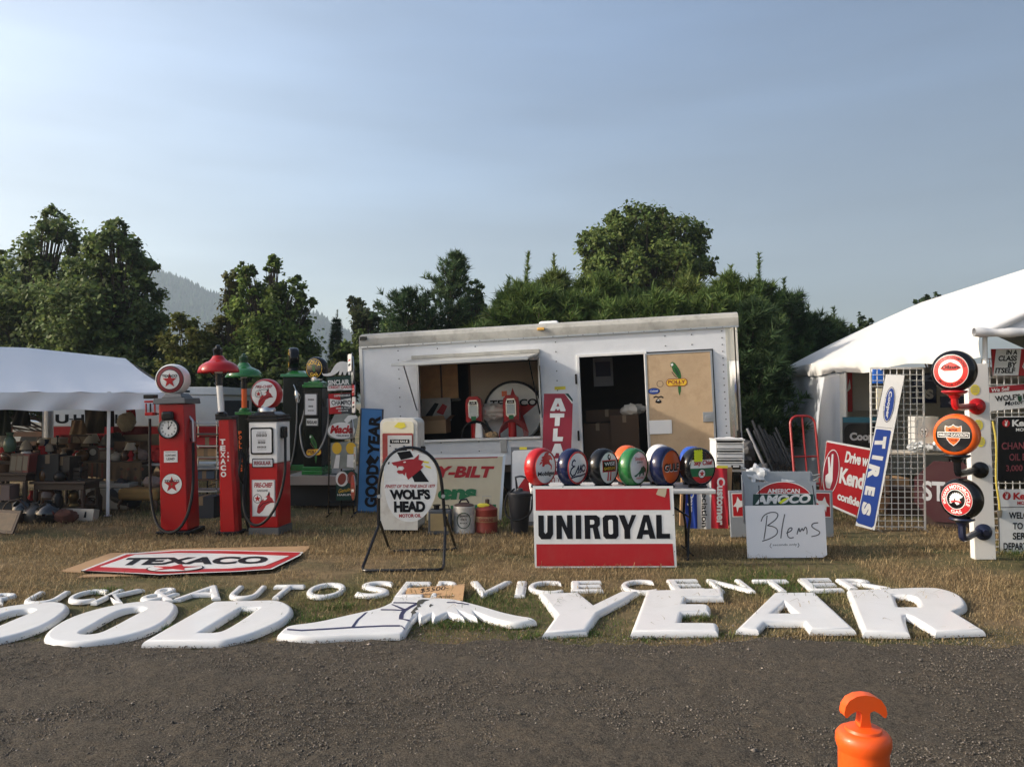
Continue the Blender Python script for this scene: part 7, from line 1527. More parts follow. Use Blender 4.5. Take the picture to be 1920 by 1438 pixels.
# long blue and white tyre sign leaning on the grid
fr = Fr((at(1640, 752, 10.0).x, 10.05, .0), yaw=-14, lean=4, roll=10.4)
r = panel(fr, 'long blue and white sign leaning askew on the wire grid', [(1604, 985), (1640, 994), (1696, 704), (1661, 702)], .035, PLASTW, side=BLACK)
mb = MB(fr, ZB)
mb.poly([(1155, 1030), (1168, 1000), (1318, 285), (1330, 280), (1434, 292), (1440, 302), (1302, 1065), (1284, 1085), (1172, 1050)], BLUE, -.002, True); mb.stroke([(1320, 262), (1450, 275)], .006, mat('grey_print'), -.002, True)
mb.poly(ell(1425, 80, 44, 146, .16), NAVYS, -.002, True); mb.poly(ell(1425, 80, 40, 140, .16), SIGNW, -.0032, True); mb.poly(ell(1425, 80, 36, 134, .16), BLUE, -.0045, True); mb.build('blue_bands', r)
mb = MB(fr, ZB)
for ch, a, b, c, d in (('T', (1312, 342), (1300, 440), (1404, 342), 0), ('I', (1290, 492), (1282, 524), (1378, 506), 0), ('R', (1262, 562), (1246, 680), (1350, 590), 0), ('E', (1234, 742), (1222, 815), (1312, 758), 0), ('S', (1208, 868), (1196, 970), (1282, 894), 0)):
    mb.text(ch, (a[0], a[1]), (b[0], b[1]), (c[0], c[1]), SIGNW, -.004, .07, True)
mb.text('Cooper', (1418, -30), (1388, 190), (1450, -25), SIGNW, -.006, .03, True); mb.text('TIRES', (1390, -5), (1372, 130), (1404, -2), SIGNW, -.006, .03, True); mb.build('lettering', r)

# ================================================================== RIGHT STALL
GRW = mat('grid_white', (.70, .70, .67), .4)
def gridwall(M, w, h, label, nx=9, step=.075, mt=GRW):
    r = thing('wire_grid', label, 'wire grid', M, 'white wire grid panels')
    mb = MB(); q = .0042
    for k in range(nx):
        x = -w / 2 + w * k / (nx - 1); t = q * (2.2 if k in (0, nx - 1) else 1); mb.box(x - t, x + t, -t, t, .0, h, mt)
    z = .04
    while z < h: mb.box(-w / 2, w / 2, -q - .0065, q - .0065, z - q, z + q, mt); z += step
    mb.box(-w / 2, w / 2, -q - .004, q + .004, h - .006, h + .006, mt); mb.build('wires', r, flat=True)
    mb = MB(); mb.box(-w / 2 + .02, -w / 2 + .05, -.2, .2, 0, .02, STEEL); mb.box(w / 2 - .05, w / 2 - .02, -.2, .2, 0, .02, STEEL); mb.build('foot', r)
g = G(1686, 993); gridwall(Matrix.Translation((at(1685, 752, 10.12).x, 10.16, 0)) @ Matrix.Rotation(R(-4), 4, 'Z'), .66, 2.08, 'white wire grid panel behind the long blue sign')
gridwall(Matrix.Translation((at(1580, 752, 13.0).x, 13.0, 0)) @ Matrix.Rotation(R(74), 4, 'Z'), .61, 2.1, 'white wire grid panel seen edge on at the tent side wall')
gridwall(Matrix.Translation((at(1905, 752, 8.75).x + .15, 8.75, 0)) @ Matrix.Rotation(R(-3), 4, 'Z'), 1.0, 2.12, 'white wire grid panel carrying small signs right of the white post', 14, .078)
# back goods
def flat_sign(px0, py1, px1, py0, Y, label, base, art=None, yaw=-6, name='wall_sign', t=.03, group=None, hang=True):
    fk = Fr((at((px0 + px1) / 2, 752, Y).x, Y, 0), yaw=yaw); a = fk.uv(px0, py1); b = fk.uv(px1, py0); zb = a[1] if hang else 0
    m = fk.m @ Matrix.Translation(((a[0] + b[0]) / 2, 0, zb)); r = thing(name, label, 'sign', m, group); w = (b[0] - a[0]) / 2; h = b[1] - zb
    mb = MB(); mb.box(-w, w, 0, t, 0, h, base); mb.build('panel', r, bevel=.004)
    if art: mb = MB(); art(mb, w, h); mb.build('face', r)
    return r
def a_us(mb, w, h):
    mb.tbox('US', -w * .75, h * .14, w * .72, h * .46, mat('grey_lettering', (.45, .46, .48), .4), -.003, .06); mb.poly([(-w * .9, h * .66), (-w * .2, h * .9), (w * .8, h * .95), (w * .2, h * .8), (w * .7, h * .74), (-.1 * w, h * .7), (-.4 * w, h * .56)], mat('pale_blue', (.18, .24, .42), .4), -.003)
flat_sign(1711, 756, 1756, 699, 13.5, 'navy sign with big pale capitals hanging inside the white tent', NAVY, a_us)
flat_sign(1764, 764, 1812, 743, 13.0, 'small navy sign hanging below the big capitals sign', NAVY, lambda mb, w, h: mb.tbox('oil', -w * .4, h * .3, w * .4, h * .7, mat('pale_blue', (.18, .24, .42), .4), -.003))
flat_sign(1586, 772, 1598, 699, 13.6, 'narrow dark red sign hanging at the left inside the tent', SRED, lambda mb, w, h: mb.poly([(-w * .6, h * .5), (w * .2, h * .85), (w * .5, h * .6)], SIGNW, -.003))
flat_sign(1599, 770, 1634, 696, 13.8, 'pale grey blank board inside the tent beside the dark red sign', mat('pale_board', (.42, .41, .38), .6))
flat_sign(1637, 719, 1656, 692, 11.4, 'bright blue panel behind the wire grid top', mat('bright_blue', (.02, .14, .60), .4))
flat_sign(1644, 768, 1662, 728, 11.3, 'cream plastic panel behind the wire grid', mat('cream_panel', (.72, .68, .52), .4))
def a_coop(mb, w, h):
    mb.poly(rrect(-w * .96, h * .05, w * .96, h * .8, min(w, h) * .35, 8), BLACK, -.003); mb.tbox('Cooper', -w * .72, h * .25, w * .72, h * .55, mat('grey_lettering'), -.0045, .05); mb.rect(-w, h * .84, w, h, mat('teal_band', (.02, .12, .18), .4), -.003)
flat_sign(1581, 846, 1668, 782, 12.6, 'dark oval sign with a teal band standing inside the tent', mat('dark_panel', (.03, .035, .04), .4), a_coop)
# tables and goods on them
def trestle(cx, Y, w, d, z, label, mt=TABW, yaw=0):
    r = thing('trestle_table', label, 'table', Matrix.Translation((cx, Y, 0)) @ Matrix.Rotation(R(yaw), 4, 'Z')); mb = MB(); mb.box(-w / 2, w / 2, -d / 2, d / 2, z - .035, z, mt); mb.build('tabletop', r, bevel=.006)
    for sx in (-1, 1): mb = MB(); x = sx * (w / 2 - .12); mb.tube([(x, -d / 2 + .05, 0), (x, -d / 2 + .08, z - .035)], .013, BLACK, 6); mb.tube([(x, d / 2 - .05, 0), (x, d / 2 - .08, z - .035)], .013, BLACK, 6); mb.tube([(x, -d / 2 + .06, .3), (x, d / 2 - .06, .3)], .01, BLACK, 6); mb.build('leg_frame', r)
    return r
tx = at(1738, 752, 11.2).x; tz_ = at(1738, 849, 11.0).z; trestle(tx, 11.4, 1.25, .6, tz_, 'pale table inside the right tent with a star pump box on it', mat('pale_table', (.55, .50, .42), .6), -5)
fk = Fr((at(1737, 752, 11.4).x, 11.4, tz_ + .001), yaw=-8); r = thing('star_box', 'white pump shaped box with a black star disc on the tent table', 'box', fk.m)
w = .17; h = fk.uv(1737, 781)[1]; mb = MB(); mb.box(-w, w, 0, .26, 0, h, mat('grey_white_box', (.52, .52, .50), .5, dirt=.2)); mb.build('body', r, bevel=.012); mb = MB(); mb.disc(-.04, h * .55, .075, BLACK, -.003, 28, .7); mb.disc(-.04, h * .55, .070, SIGNW, -.0045, 28, .7); mb.star(-.04, h * .55, .062, BLACK, -.006, sx=.7); mb.build('star_decal', r)
for k, px in enumerate((1764, 1771)):
    mb = MB(); rr = .05; mb.lathe([(rr, 0), (rr, .26), (rr * .9, .27), (rr * .4, .28), (rr * .4, .30)], mat('orange_can', (.62, .12, .02), .4), 18); mb.lathe([(rr + .001, .08), (rr + .001, .18)], mat('yellow_band', (.65, .42, .03), .4), 18, cap=False); mb.build('oil_bottle', None, Matrix.Translation((at(px, 752, 11.2).x, 11.2 + .12 * k, tz_ + .001)), label=('front' if k == 0 else 'rear') + ' one of two orange and yellow oil bottles on the tent table', cat='bottle', group='orange oil bottles')
crumple(Matrix.Translation((at(1722, 752, 11.15).x, 11.16, tz_ + .07)), .14, .09, .07, 81, 'crumpled plastic bag on the tent table before the star box')
crumple(Matrix.Translation((at(1748, 752, 11.15).x, 11.14, tz_ + .06)), .16, .09, .06, 82, 'crumpled plastic bag on the tent table near the orange bottles')
fk = Fr((at(1778, 752, 10.3).x, 10.3, .0), yaw=-30, lean=7); r = thing('stop_sign', 'octagonal stop sign in shade-darkened red leaning behind the star logo globes', 'sign', fk.m)
c0 = fk.uv(1778, 922); Ro = .43; mb = MB(); mb.prism([(c0[0] + Ro * cos(R(22.5 + 45 * k)), c0[1] + Ro * sin(R(22.5 + 45 * k))) for k in range(8)], 0, .012, mat('stop_red_shaded', (.045, .005, .007), .4, dirt=.2)); mb.build('panel', r); mb = MB(); mb.tbox('STOP', c0[0] - .30, c0[1] - .13, c0[0] + .30, c0[1] + .13, mat('grey_lettering'), -.003, .03); mb.build('lettering', r)  # sign red darkened to carry the shade inside the tent
mb = MB(); mb.box(c0[0] - .3, c0[0] + .3, .03, .05, -.0, c0[1] - .2, DWOOD); mb.build('backing', r)
for px, Y, w, h, d, lb, mt in ((1700, 11.5, .5, .4, .4, 'dark crate under the tent table', DWOOD), (1660, 12.0, .5, .5, .4, 'brown box on the ground inside the tent', CARD), (1790, 12.2, .8, .6, .4, 'black trunk on the ground deep inside the tent', BLACK)):
    carton(w, d, h, lb, Matrix.Translation((at(px, 752, Y).x, Y, 0)), False, mt, 'storage_box')
# white post with three bracket globes
fp_ = Fr(G(1848, 1049), yaw=-6, lean=0, roll=-1.5); pt = thing('display_post', 'white display post with three bracket globes at the tent corner', 'post', fp_.m)
hpst = fp_.uv(1832, 682)[1]; POSTW = mat('post_white', (.72, .70, .66), .45, var=.04, dirt=.12)
mb = MB(); mb.box(-.105, .105, 0, .10, 0, hpst, POSTW); mb.build('board', pt, bevel=.004)
mb = MB()
for px, py in ((1828, 731), (1834, 797), (1838, 828)):
    c = fp_.uv(px, py); mb.poly([(c[0] + .05 * (1 if k % 2 else .88) * cos(2 * pi * k / 24), c[1] + .06 * (1 if k % 2 else .88) * sin(2 * pi * k / 24)) for k in range(24)], mat('yellow_note'), -.003)
    for q in range(4): mb.stroke([(c[0] - .03, c[1] + .03 - .018 * q), (c[0] + .03, c[1] + .03 - .018 * q)], .004, mat('grey_print'), -.0045)
mb.build('price_tag', pt)
def bracket_globe(gpx, gpy, rpx, fpx, fpy, yaw, label, body, art, armm, lensm=None, rim=None, lens=.8):
    Y = 7.86; c = at(gpx, gpy, Y); Rg = rpx * Y / F; fl = fp_.m @ Vector((*[fp_.uv(fpx, fpy, -.01)[0]], -.01, fp_.uv(fpx, fpy, -.01)[1]))
    root = thing('bracket_globe', label, 'globe', Matrix.Translation(c) @ Matrix.Rotation(R(yaw), 4, 'Z'), 'globes on wall brackets')
    globe_parts(root, Rg, body, art, .42, False, None, lens, lensm, rim, (0, 0, 0))
    inv = (Matrix.Translation(c) @ Matrix.Rotation(R(yaw), 4, 'Z')).inverted(); L = lambda p: tuple(inv @ Vector(p))
    mb = MB(); zb = c.z - Rg
    mb.lathe([(Rg * .55, -Rg * .93), (Rg * .58, -Rg * 1.0), (Rg * .5, -Rg * 1.06), (Rg * .28, -Rg * 1.15), (Rg * .2, -Rg * 1.3)], armm, 24)
    e = Vector((c.x, c.y, zb - .05)); hose(mb, [L(e), L((c.x, c.y, fl.z + .02)), L((c.x + .02, c.y, fl.z - .01)), L((fl.x - .10, fl.y - .05, fl.z)), L((fl.x - .02, fl.y - .01, fl.z))], Rg * .17, armm, 2); mb.build('arm', root)
    mb = MB(); q = Vector(L(fl)); n = (inv.to_3x3() @ (fp_.m.to_3x3() @ Vector((0, -1, 0)))); 
    a = n.orthogonal().normalized(); b = n.cross(a)
    def ringp(r_, h_): return [q + n * h_ + (a * cos(t) + b * sin(t)) * r_ for t in np.linspace(0, 2 * pi, 25)[:-1]]
    rs = [ringp(.085, .0), ringp(.085, .018), ringp(.07, .03), ringp(.035, .045), ringp(.03, .07)]; v = [p for rr in rs for p in rr]
    f = [(k * 24 + i, k * 24 + (i + 1) % 24, (k + 1) * 24 + (i + 1) % 24, (k + 1) * 24 + i) for k in range(4) for i in range(24)] + [list(range(96, 120))]; mb.add(v, f, armm); mb.build('flange', root)
    return root
bracket_globe(1789, 696, 39, 1831, 762, -50, 'topmost bracket globe, black body with an orange ringed lens, above a red bracket', BLACK, g_oilz, RED)
r = bracket_globe(1794, 815, 39.5, 1837, 881, -48, 'middle bracket globe, orange body with a black shield lens', ORANGE, g_shield, BLACK, mat('lens_black', (.012, .012, .014), .12, coat=.6))
bracket_globe(1803, 935, 38, 1843, 997, -62, 'lowest bracket globe, black body with a red feather headdress ring lens', BLACK, g_feather, mat('navy_arm', (.01, .014, .04), .3, coat=.3))
# small signs on the front grid
ZR = lambda x, y: (1700 + x / 3.345, 640 + y / 3.345)
fk = Fr((at(1890, 752, 8.68).x, 8.68, 0), yaw=-3)
def gsign(label, outline, base, art, dy=0.0, name='grid_sign'):
    pts = [fk.uv(*ZR(*p), dy) for p in outline]; o = Vector((pts[0][0], dy, pts[0][1])); m = fk.m @ Matrix.Translation(o); r = thing(name, label, 'sign', m, 'small signs on the front grid')
    f2_ = FrM(m); mb = MB(); mb.prism([(x - o.x, z - o.z) for x, z in pts], 0, .012, base, STEEL); mb.build('panel', r)
    mb = MB(f2_, ZR); art(mb); mb.build('face', r); return r
def a1(mb):
    mb.poly([(560, 52), (718, 50), (700, 214), (542, 217)], SIGNW, -.002, True)
    for s, x0, x1, y1, y0 in (('IN A', 622, 696, 84, 54), ('CLASS', 572, 692, 124, 90), ('BY', 632, 690, 164, 130), ('ITSELF', 553, 680, 200, 166)): mb.text(s, (x0, y1), (x1 - 4, y1), (x0 + 5, y0), DBLACK, -.004, .035, True)
    mb.poly([(740, 120), (770, 90), (800, 90), (800, 190), (745, 190), (724, 160)], SIGNW, -.002, True); mb.poly([(744, 130), (770, 100), (800, 100), (800, 180), (750, 180), (732, 156)], DBLACK, -.0035, True)
gsign('red and white sign with four short lines of black capitals, at the grid top', [(540, 217), (860, 214), (860, 46), (530, 48)], SRED, a1)
def a2(mb):
    mb.poly([(512, 288), (860, 258), (860, 294), (514, 324)], HATR, -.002, True); mb.text('We Sell', (528, 320), (640, 308), (530, 296), SIGNW, -.004, .02, True); mb.text("WOLF'S HEAD", (556, 378), (850, 352), (550, 342), DBLACK, -.004, .03, True); mb.text('Motor Oil', (614, 404), (800, 384), (618, 376), DBLACK, -.004, .02, True)
    mb.poly([(694, 344), (720, 340), (722, 366), (712, 380), (696, 370)], mat('dark_green', (.008, .05, .02), .3), -.005, True)
gsign('tilted white sign with a dark red top strip and hand lettered words', [(516, 440), (860, 404), (860, 256), (510, 286)], SIGNW, a2, -.03)
PINKT = mat('dull_red_lettering', (.24, .05, .06), .5)
def hand(mb, x, y, s):
    c = mb.P((x, y)); d = mb.P((x + s, y)); rr = d[0] - c[0]; mb.disc(c[0], c[1], rr, SRED, -.004, 24); mb.poly([(c[0] + a * rr, c[1] + b * rr) for a, b in ((-.35, .75), (-.2, .8), (0, .1), (.25, .75), (.4, .7), (.25, -.1), (.2, -.7), (-.25, -.7), (-.35, -.1), (-.1, .0))], SIGNW, -.0055)
def a3(mb):
    mb.stroke([(566, 874), (568, 480), (576, 474), (860, 470)], .010, SIGNW, -.003, True); hand(mb, 622, 514, 24); mb.text('Kendall', (660, 534), (858, 530), (660, 492), SIGNW, -.004, .04, True, .95); mb.text('MOTOR OIL', (684, 564), (856, 562), (684, 544), SIGNW, -.004, .03, True)
    mb.text('CHANGE', (594, 678), (800, 674), (594, 634), PINKT, -.004, .02, True); mb.text('OIL EVERY', (642, 748), (850, 744), (642, 704), PINKT, -.004, .02, True); mb.text('3,000 MILES', (622, 820), (858, 816), (622, 776), PINKT, -.004, .02, True)
gsign('black sign with dull red capitals and a white outline on the grid', [(560, 878), (860, 874), (860, 466), (564, 472)], BLACK, a3, -.015)
def a4(mb):
    mb.stroke([(582, 1040), (860, 1036)], .006, DBLACK, -.003, True); mb.stroke([(572, 930), (584, 1330)], .006, DBLACK, -.003, True); hand(mb, 626, 968, 26); mb.text('Kendall', (668, 992), (860, 988), (668, 948), SRED, -.004, .04, True, .95); mb.text('MOTOR OIL', (692, 1024), (856, 1020), (692, 1002), SRED, -.004, .03, True)
    for s, x0, x1, y1, y0 in (('WELCOME', 640, 850, 1112, 1070), ('TO OUR', 664, 840, 1178, 1136), ('SERVICE', 664, 850, 1242, 1198), ('DEPARTMENT', 606, 866, 1308, 1262)): mb.text(s, (x0, y1), (x1, y1 - 2), (x0, y0), DBLACK, -.004, .03, True)
gsign('white welcome sign with black capitals, lowest on the front grid', [(584, 1334), (864, 1330), (860, 924), (570, 928)], SIGNW, a4, -.012)
mb = MB(); q = fk.i @ at(1868, 850, 8.6); hose(mb, [(0, 0, .35), (.03, -.02, .1), (.02, 0, -.3), (.05, -.01, -.52), (.06, 0, -.62)], .011, mat('yellow_strap', (.45, .36, .06), .7)); mb.lathe([(.02, -.7), (.028, -.62)], STEEL, 8, (.06, 0, 0)); mb.build('ratchet_strap', None, fk.m @ Matrix.Translation((q.x, -.03, q.z)), label='yellow strap with a hook hanging beside the white post', cat='strap')

# ================================================================== RACK OF SIGNS AT THE TRAILER'S LEFT END
fk = Fr((at(640, 752, 11.35).x, 11.35, 0), yaw=4)
rk = thing('sign_rack', 'dark wire rack carrying a column of small signs beside the blue sign', 'rack', fk.m)
ra, rb = fk.uv(616, 900), fk.uv(664, 690); mb = MB()
for x in (ra[0], (ra[0] + rb[0]) / 2, rb[0]): mb.tube([(x, .03, 0), (x, .03, rb[1])], .011, BLACK, 6)
for z in np.arange(.2, rb[1], .2): mb.tube([(ra[0], .035, z), (rb[0], .035, z)], .006, BLACK, 5)
for x in (ra[0], rb[0]): mb.tube([(x, -.2, .015), (x, .3, .015)], .012, BLACK, 6)
mb.build('frame', rk)
def rsign(label, outline, base, art=None, dy=0.0):
    pts = [fk.uv(*Z3(*p), dy) for p in outline]; o = Vector((pts[0][0], dy, pts[0][1])); m = fk.m @ Matrix.Translation(o); r = thing('rack_sign', label, 'sign', m, 'small signs on the rack')
    mb = MB(); mb.prism([(x - o.x, z - o.z) for x, z in pts], 0, .008, base, STEEL); mb.build('panel', r)
    if art: mb = MB(FrM(m), Z3); art(mb); mb.build('face', r)
LGR = mat('letter_dkgreen', (.005, .04, .03), .4)
rsign('white long necked dinosaur cutout on top of the sign rack', [(335, 230), (338, 240), (348, 244), (372, 242), (398, 234), (414, 208), (428, 184), (446, 164), (468, 153), (492, 150), (518, 155), (545, 166), (546, 252), (532, 252), (526, 226), (519, 232), (512, 252), (497, 252), (491, 226), (484, 232), (476, 252), (460, 252), (466, 216), (452, 232), (430, 248), (404, 258), (372, 262), (346, 258), (336, 246)], SIGNW, None, -.012)
rsign('green, white and red card sign directly under the dinosaur cutout', [(375, 374), (560, 366), (545, 254), (372, 272)], LGR, lambda mb: (mb.poly([(376, 334), (552, 328), (558, 364), (377, 371)], SIGNW, -.002, True), mb.text('SINCLAIR', (380, 330), (540, 322), (378, 292), SIGNW, -.003, .035, True), mb.text('CREDIT CARDS', (384, 356), (556, 350), (384, 336), SRED, -.004, .03, True), mb.text('HONORED', (440, 367), (496, 364), (440, 360), DBLACK, -.004, .01, True)))
rsign('red sign with a white bow tie band on the rack', [(386, 544), (556, 540), (548, 386), (383, 394)], SRED, lambda mb: (mb.poly([(470, 392), (548, 388), (556, 540), (480, 541)], mat('dark_panel'), -.0015, True), mb.poly([(392, 430), (470, 440), (550, 424), (556, 492), (470, 480), (396, 496)], SIGNW, -.003, True), mb.text('CHAMPION', (408, 478), (578, 476), (404, 442), DBLACK, -.0045, .02, True), mb.text('DEPENDABLE', (426, 416), (545, 410), (426, 402), SIGNW, -.0045, .02, True), mb.text('SPARK PLUG', (440, 508), (546, 504), (440, 496), SIGNW, -.0045, .02, True), mb.text('SERVICE', (456, 527), (530, 524), (456, 516), SIGNW, -.0045, .02, True)))
rsign('grey bulldog shaped sign with a white oval on the rack', [(374, 690), (384, 640), (402, 600), (428, 548), (520, 540), (600, 560), (606, 590), (580, 720), (548, 734), (440, 732), (396, 720)], mat('grey_sign', (.24, .26, .24), .5, var=.3, scale=14), lambda mb: (mb.poly(ell(480, 668, 102, 62, 0), SIGNW, -.002, True), mb.poly([(500, 590), (530, 556), (590, 552), (600, 572), (560, 586), (540, 600), (520, 616)], SIGNW, -.002, True), mb.text('Mack', (394, 690), (556, 690), (408, 628), SRED, -.0035, .05, True), mb.text('TRUCKS', (440, 712), (536, 712), (440, 700), DBLACK, -.0035, .04, True)), -.005)
rsign('plain grey painted sign on the lower half of the rack', [(400, 950), (584, 958), (600, 770), (560, 750), (400, 760)], mat('grey_sign2', (.22, .24, .22), .5, var=.35, scale=10), lambda mb: (mb.poly(ell(446, 800, 36, 44, 0), YELLOW, -.002, True), mb.poly(ell(552, 800, 38, 44, 0), YELLOW, -.002, True), mb.poly([(420, 950), (440, 850), (470, 850), (460, 950)], SIGNW, -.002, True), mb.poly([(524, 846), (578, 846), (580, 946), (520, 940)], SIGNW, -.002, True)))
rsign('dark green sign with a round white disc, lowest on the rack', [(440, 1190), (580, 1186), (600, 990), (560, 960), (480, 968), (440, 1020)], LGR, lambda mb: (mb.poly(ell(484, 1030, 48, 56, 0), SIGNW, -.002, True), mb.poly(ell(484, 1030, 30, 44, .3), mat('brown_red', (.25, .05, .03), .5), -.0035, True), mb.poly(ell(552, 1020, 30, 44, .2), mat('brown_red', (.25, .05, .03), .5), -.002, True), mb.text('Genuine', (456, 1136), (560, 1118), (462, 1106), YELLOW, -.003, .01, True), mb.text('HARLEY', (450, 1156), (560, 1154), (450, 1142), SIGNW, -.003, .03, True)))
ell_ = lambda a, b: [(a * cos(t), b + b * sin(t)) for t in np.linspace(0, 2 * pi, 25)[:-1]]
for k, (px, y0, y1, mt) in enumerate(((655, 664, 696, SIGNW), (660, 668, 720, mat('grey_sign')), (662, 722, 742, SRED), (663, 744, 774, SIGNW), (659, 786, 830, BLACK), (665, 838, 880, mat('grey_sign2')), (662, 890, 938, mat('brown_red', (.25, .05, .03), .5)))):
    f2_ = Fr((at(px, 752, 11.1).x, 11.1, 0), yaw=-64 - 3 * (k % 3)); a = f2_.uv(px, y1)[1]; b = f2_.uv(px, y0)[1]
    mb = MB(); hh = b - a; w_ = (.10, .08, .12, .09, .11, .07, .12)[k]; mb.prism(ell_(w_, hh / 2) if k in (1, 4, 6) else rrect(-w_, 0, w_, hh, .03), 0, .012, mt, STEEL)
    if k != 4: mb.stroke([(-w_ * .6, hh * .35), (w_ * .6, hh * .4)], hh * .12, DBLACK if mt is SIGNW else SIGNW, -.003); mb.stroke([(-w_ * .5, hh * .62), (w_ * .5, hh * .66)], hh * .08, SRED if mt is not SRED else SIGNW, -.003)
    mb.build('edge_sign', None, f2_.m @ Matrix.Translation((0, 0, a)), label=['white', 'upper grey', 'small red', 'second white', 'black oval', 'lower grey', 'brown'][k] + ' sign seen edge on at the right side of the sign rack', cat='sign', group='signs seen edge on')

# ================================================================== LEFT STALL GOODS
ZL = lambda x, y: (x / 3.993, 640 + y / 3.993)
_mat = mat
def mat(name, col=(.5, .5, .5), *a, **k): return _mat(name, tuple(c * .62 for c in col), *a, **k)   # stall's deep shade put into the stock colours
DKM = mat('dark_metal', (.035, .03, .028), .4, metal=.6, var=.3, dirt=.3)
BRASS = mat('old_brass', (.22, .14, .05), .35, metal=.8, var=.3)
def lo(zx, Y, z=0, yaw=0):
    p = ZL(zx, 0); return Matrix.Translation((at(p[0], 752, Y).x, Y, z)) @ Matrix.Rotation(R(yaw), 4, 'Z')
def zat(zx, zy, Y): p = ZL(zx, zy); return at(p[0], p[1], Y).z
def wtable(zx0, zx1, zy, Y, d, label, mt=DWOOD, shelf=True, yaw=0):
    x0, x1 = at(ZL(zx0, 0)[0], 752, Y).x, at(ZL(zx1, 0)[0], 752, Y).x; z = zat(zx0, zy, Y); w = (x1 - x0) / 2
    r = thing('wood_table', label, 'table', Matrix.Translation(((x0 + x1) / 2, Y + d / 2, 0)) @ Matrix.Rotation(R(yaw), 4, 'Z'))
    mb = MB(); mb.box(-w, w, -d / 2, d / 2, z - .035, z, mt); mb.box(-w + .04, w - .04, -d / 2 + .04, d / 2 - .04, z - .12, z - .036, mt); mb.build('tabletop', r, bevel=.006)
    for sx in (-1, 1):
        for sy in (-1, 1): mb = MB(); mb.lathe([(.03, 0), (.022, .04), (.034, .15), (.02, .22), (.036, z * .6), (.03, z - .121)], mt, 10, (sx * (w - .06), sy * (d / 2 - .06), 0)); mb.build('leg', r)
    if shelf: mb = MB(); mb.box(-w + .04, w - .04, -d / 2 + .04, d / 2 - .04, .14, .16, mt); mb.build('shelf', r)
    return z, Y + d / 2
def crate(M, w, d, h, label, mt=MWOOD, name='wood_crate'):
    mb = MB(); t = .012; n = 3
    for k in range(n):
        z0 = h * k / n + .006; z1 = h * (k + 1) / n - .006
        for a in ((-w / 2, w / 2, -d / 2, -d / 2 + t), (-w / 2, w / 2, d / 2 - t, d / 2), (-w / 2, -w / 2 + t, -d / 2 + t, d / 2 - t), (w / 2 - t, w / 2, -d / 2 + t, d / 2 - t)): mb.box(*a, z0, z1, mt)
    for sx in (-1, 1):
        for sy in (-1, 1): mb.box(sx * (w / 2 - t) - .012, sx * (w / 2 - t) + .012, sy * (d / 2 - t) - .012 * 0 - .014, sy * (d / 2 - t) + .003, 0, h, mt)
    mb.box(-w / 2 + t, w / 2 - t, -d / 2 + t, d / 2 - t, .002, .014, mt)
    return mb.build(name, None, M, label=label, cat='crate', flat=True)
def lathe_thing(name, M, prof, mt, label, cat, extra=None, n=24):
    mb = MB(); mb.lathe(prof, mt, n)
    if extra: extra(mb)
    return mb.build(name, None, M, angle=50, label=label, cat=cat)
JUG = [(.001, 0), (.10, 0), (.14, .05), (.15, .11), (.13, .18), (.07, .22), (.045, .24), (.05, .27), (.04, .27), (.03, .24), (.001, .23)]
VASE = [(.001, 0), (.05, 0), (.07, .06), (.06, .14), (.03, .19), (.045, .23), (.035, .23), (.02, .18), (.001, .17)]
def sc(prof, k, kz=None): return [(r * k, h * (kz or k)) for r, h in prof]
CERW = _mat('pale_ceramic', (.40, .36, .30), .35, var=.15); CERG = mat('green_ceramic', (.09, .16, .10), .3); CERB = mat('brown_ceramic', (.13, .06, .03), .25, var=.3); REDC = _mat('red_cloth', (.40, .02, .022), .8, var=.2)
# front dark side table and what stands by it
z1, y1 = wtable(225, 645, 1050, 11.0, .5, 'dark low wooden table at the front of the left stall')
carton(.30, .25, .36, 'dark tall box on the low wooden table, left', lo(395, 11.25, z1 + .001, 4), False, mat('dark_box', (.022, .016, .013), .6), 'storage_box')
carton(.26, .25, .33, 'dark box on the low wooden table, right of the tall box', lo(505, 11.3, z1 + .001, -6), False, mat('dark_box2', (.03, .018, .012), .5), 'storage_box')
lathe_thing('figurine', lo(280, 11.2, z1 + .001), [(.001, 0), (.09, 0), (.08, .03), (.05, .06), (.06, .14), (.075, .22), (.05, .28), (.03, .31), (.05, .36), (.045, .42), (.001, .45)], mat('bronze', (.12, .06, .03), .35, metal=.5, var=.3), 'brown bronze figurine on the left end of the low table', 'figurine')
crate(lo(560, 11.35, z1 + .001, 8), .30, .22, .18, 'small dark crate on the right end of the low table', DWOOD)
lathe_thing('jug', lo(270, 10.85), sc(JUG, .95), mat('grey_stoneware', (.11, .10, .09), .3, var=.2), 'grey stoneware jug on the grass before the low table', 'jug', lambda mb: mb.tube([(.05, 0, .23), (.12, 0, .24), (.13, 0, .15)], .012, CERB, 6))
lathe_thing('jug', lo(375, 10.75), sc(JUG, 1.12), mat('black_glaze', (.012, .012, .014), .15, coat=.5), 'shiny black round jug on the grass before the low table', 'jug', lambda mb: mb.tube([(-.12, 0, .22), (-.08, 0, .34), (.08, 0, .34), (.12, 0, .22)], .007, DKM, 6))
lathe_thing('jug', lo(185, 11.0), sc(JUG, 1.0, 1.25), mat('black_glaze'), 'tall black kettle left of the grey stoneware jug', 'kettle', lambda mb: mb.tube([(.12, 0, .12), (.2, 0, .2), (.22, 0, .27)], [.03, .02, .015], DKM, 8))
fr = Fr((at(ZL(575, 0)[0], 752, 10.9).x, 10.9, 0), yaw=-10, lean=12); r = thing('stencil_box', 'low white box with black marks at the foot of the low table', 'box', fr.m); mb = MB(); mb.box(-.26, .26, 0, .12, 0, .17, CERW); mb.build('body', r, bevel=.006); mb = MB(); 
for x in (-.15, .14): mb.poly([(x - .02, .05), (x + .02, .05), (x + .012, .13), (x - .012, .13)], DBLACK, -.003)
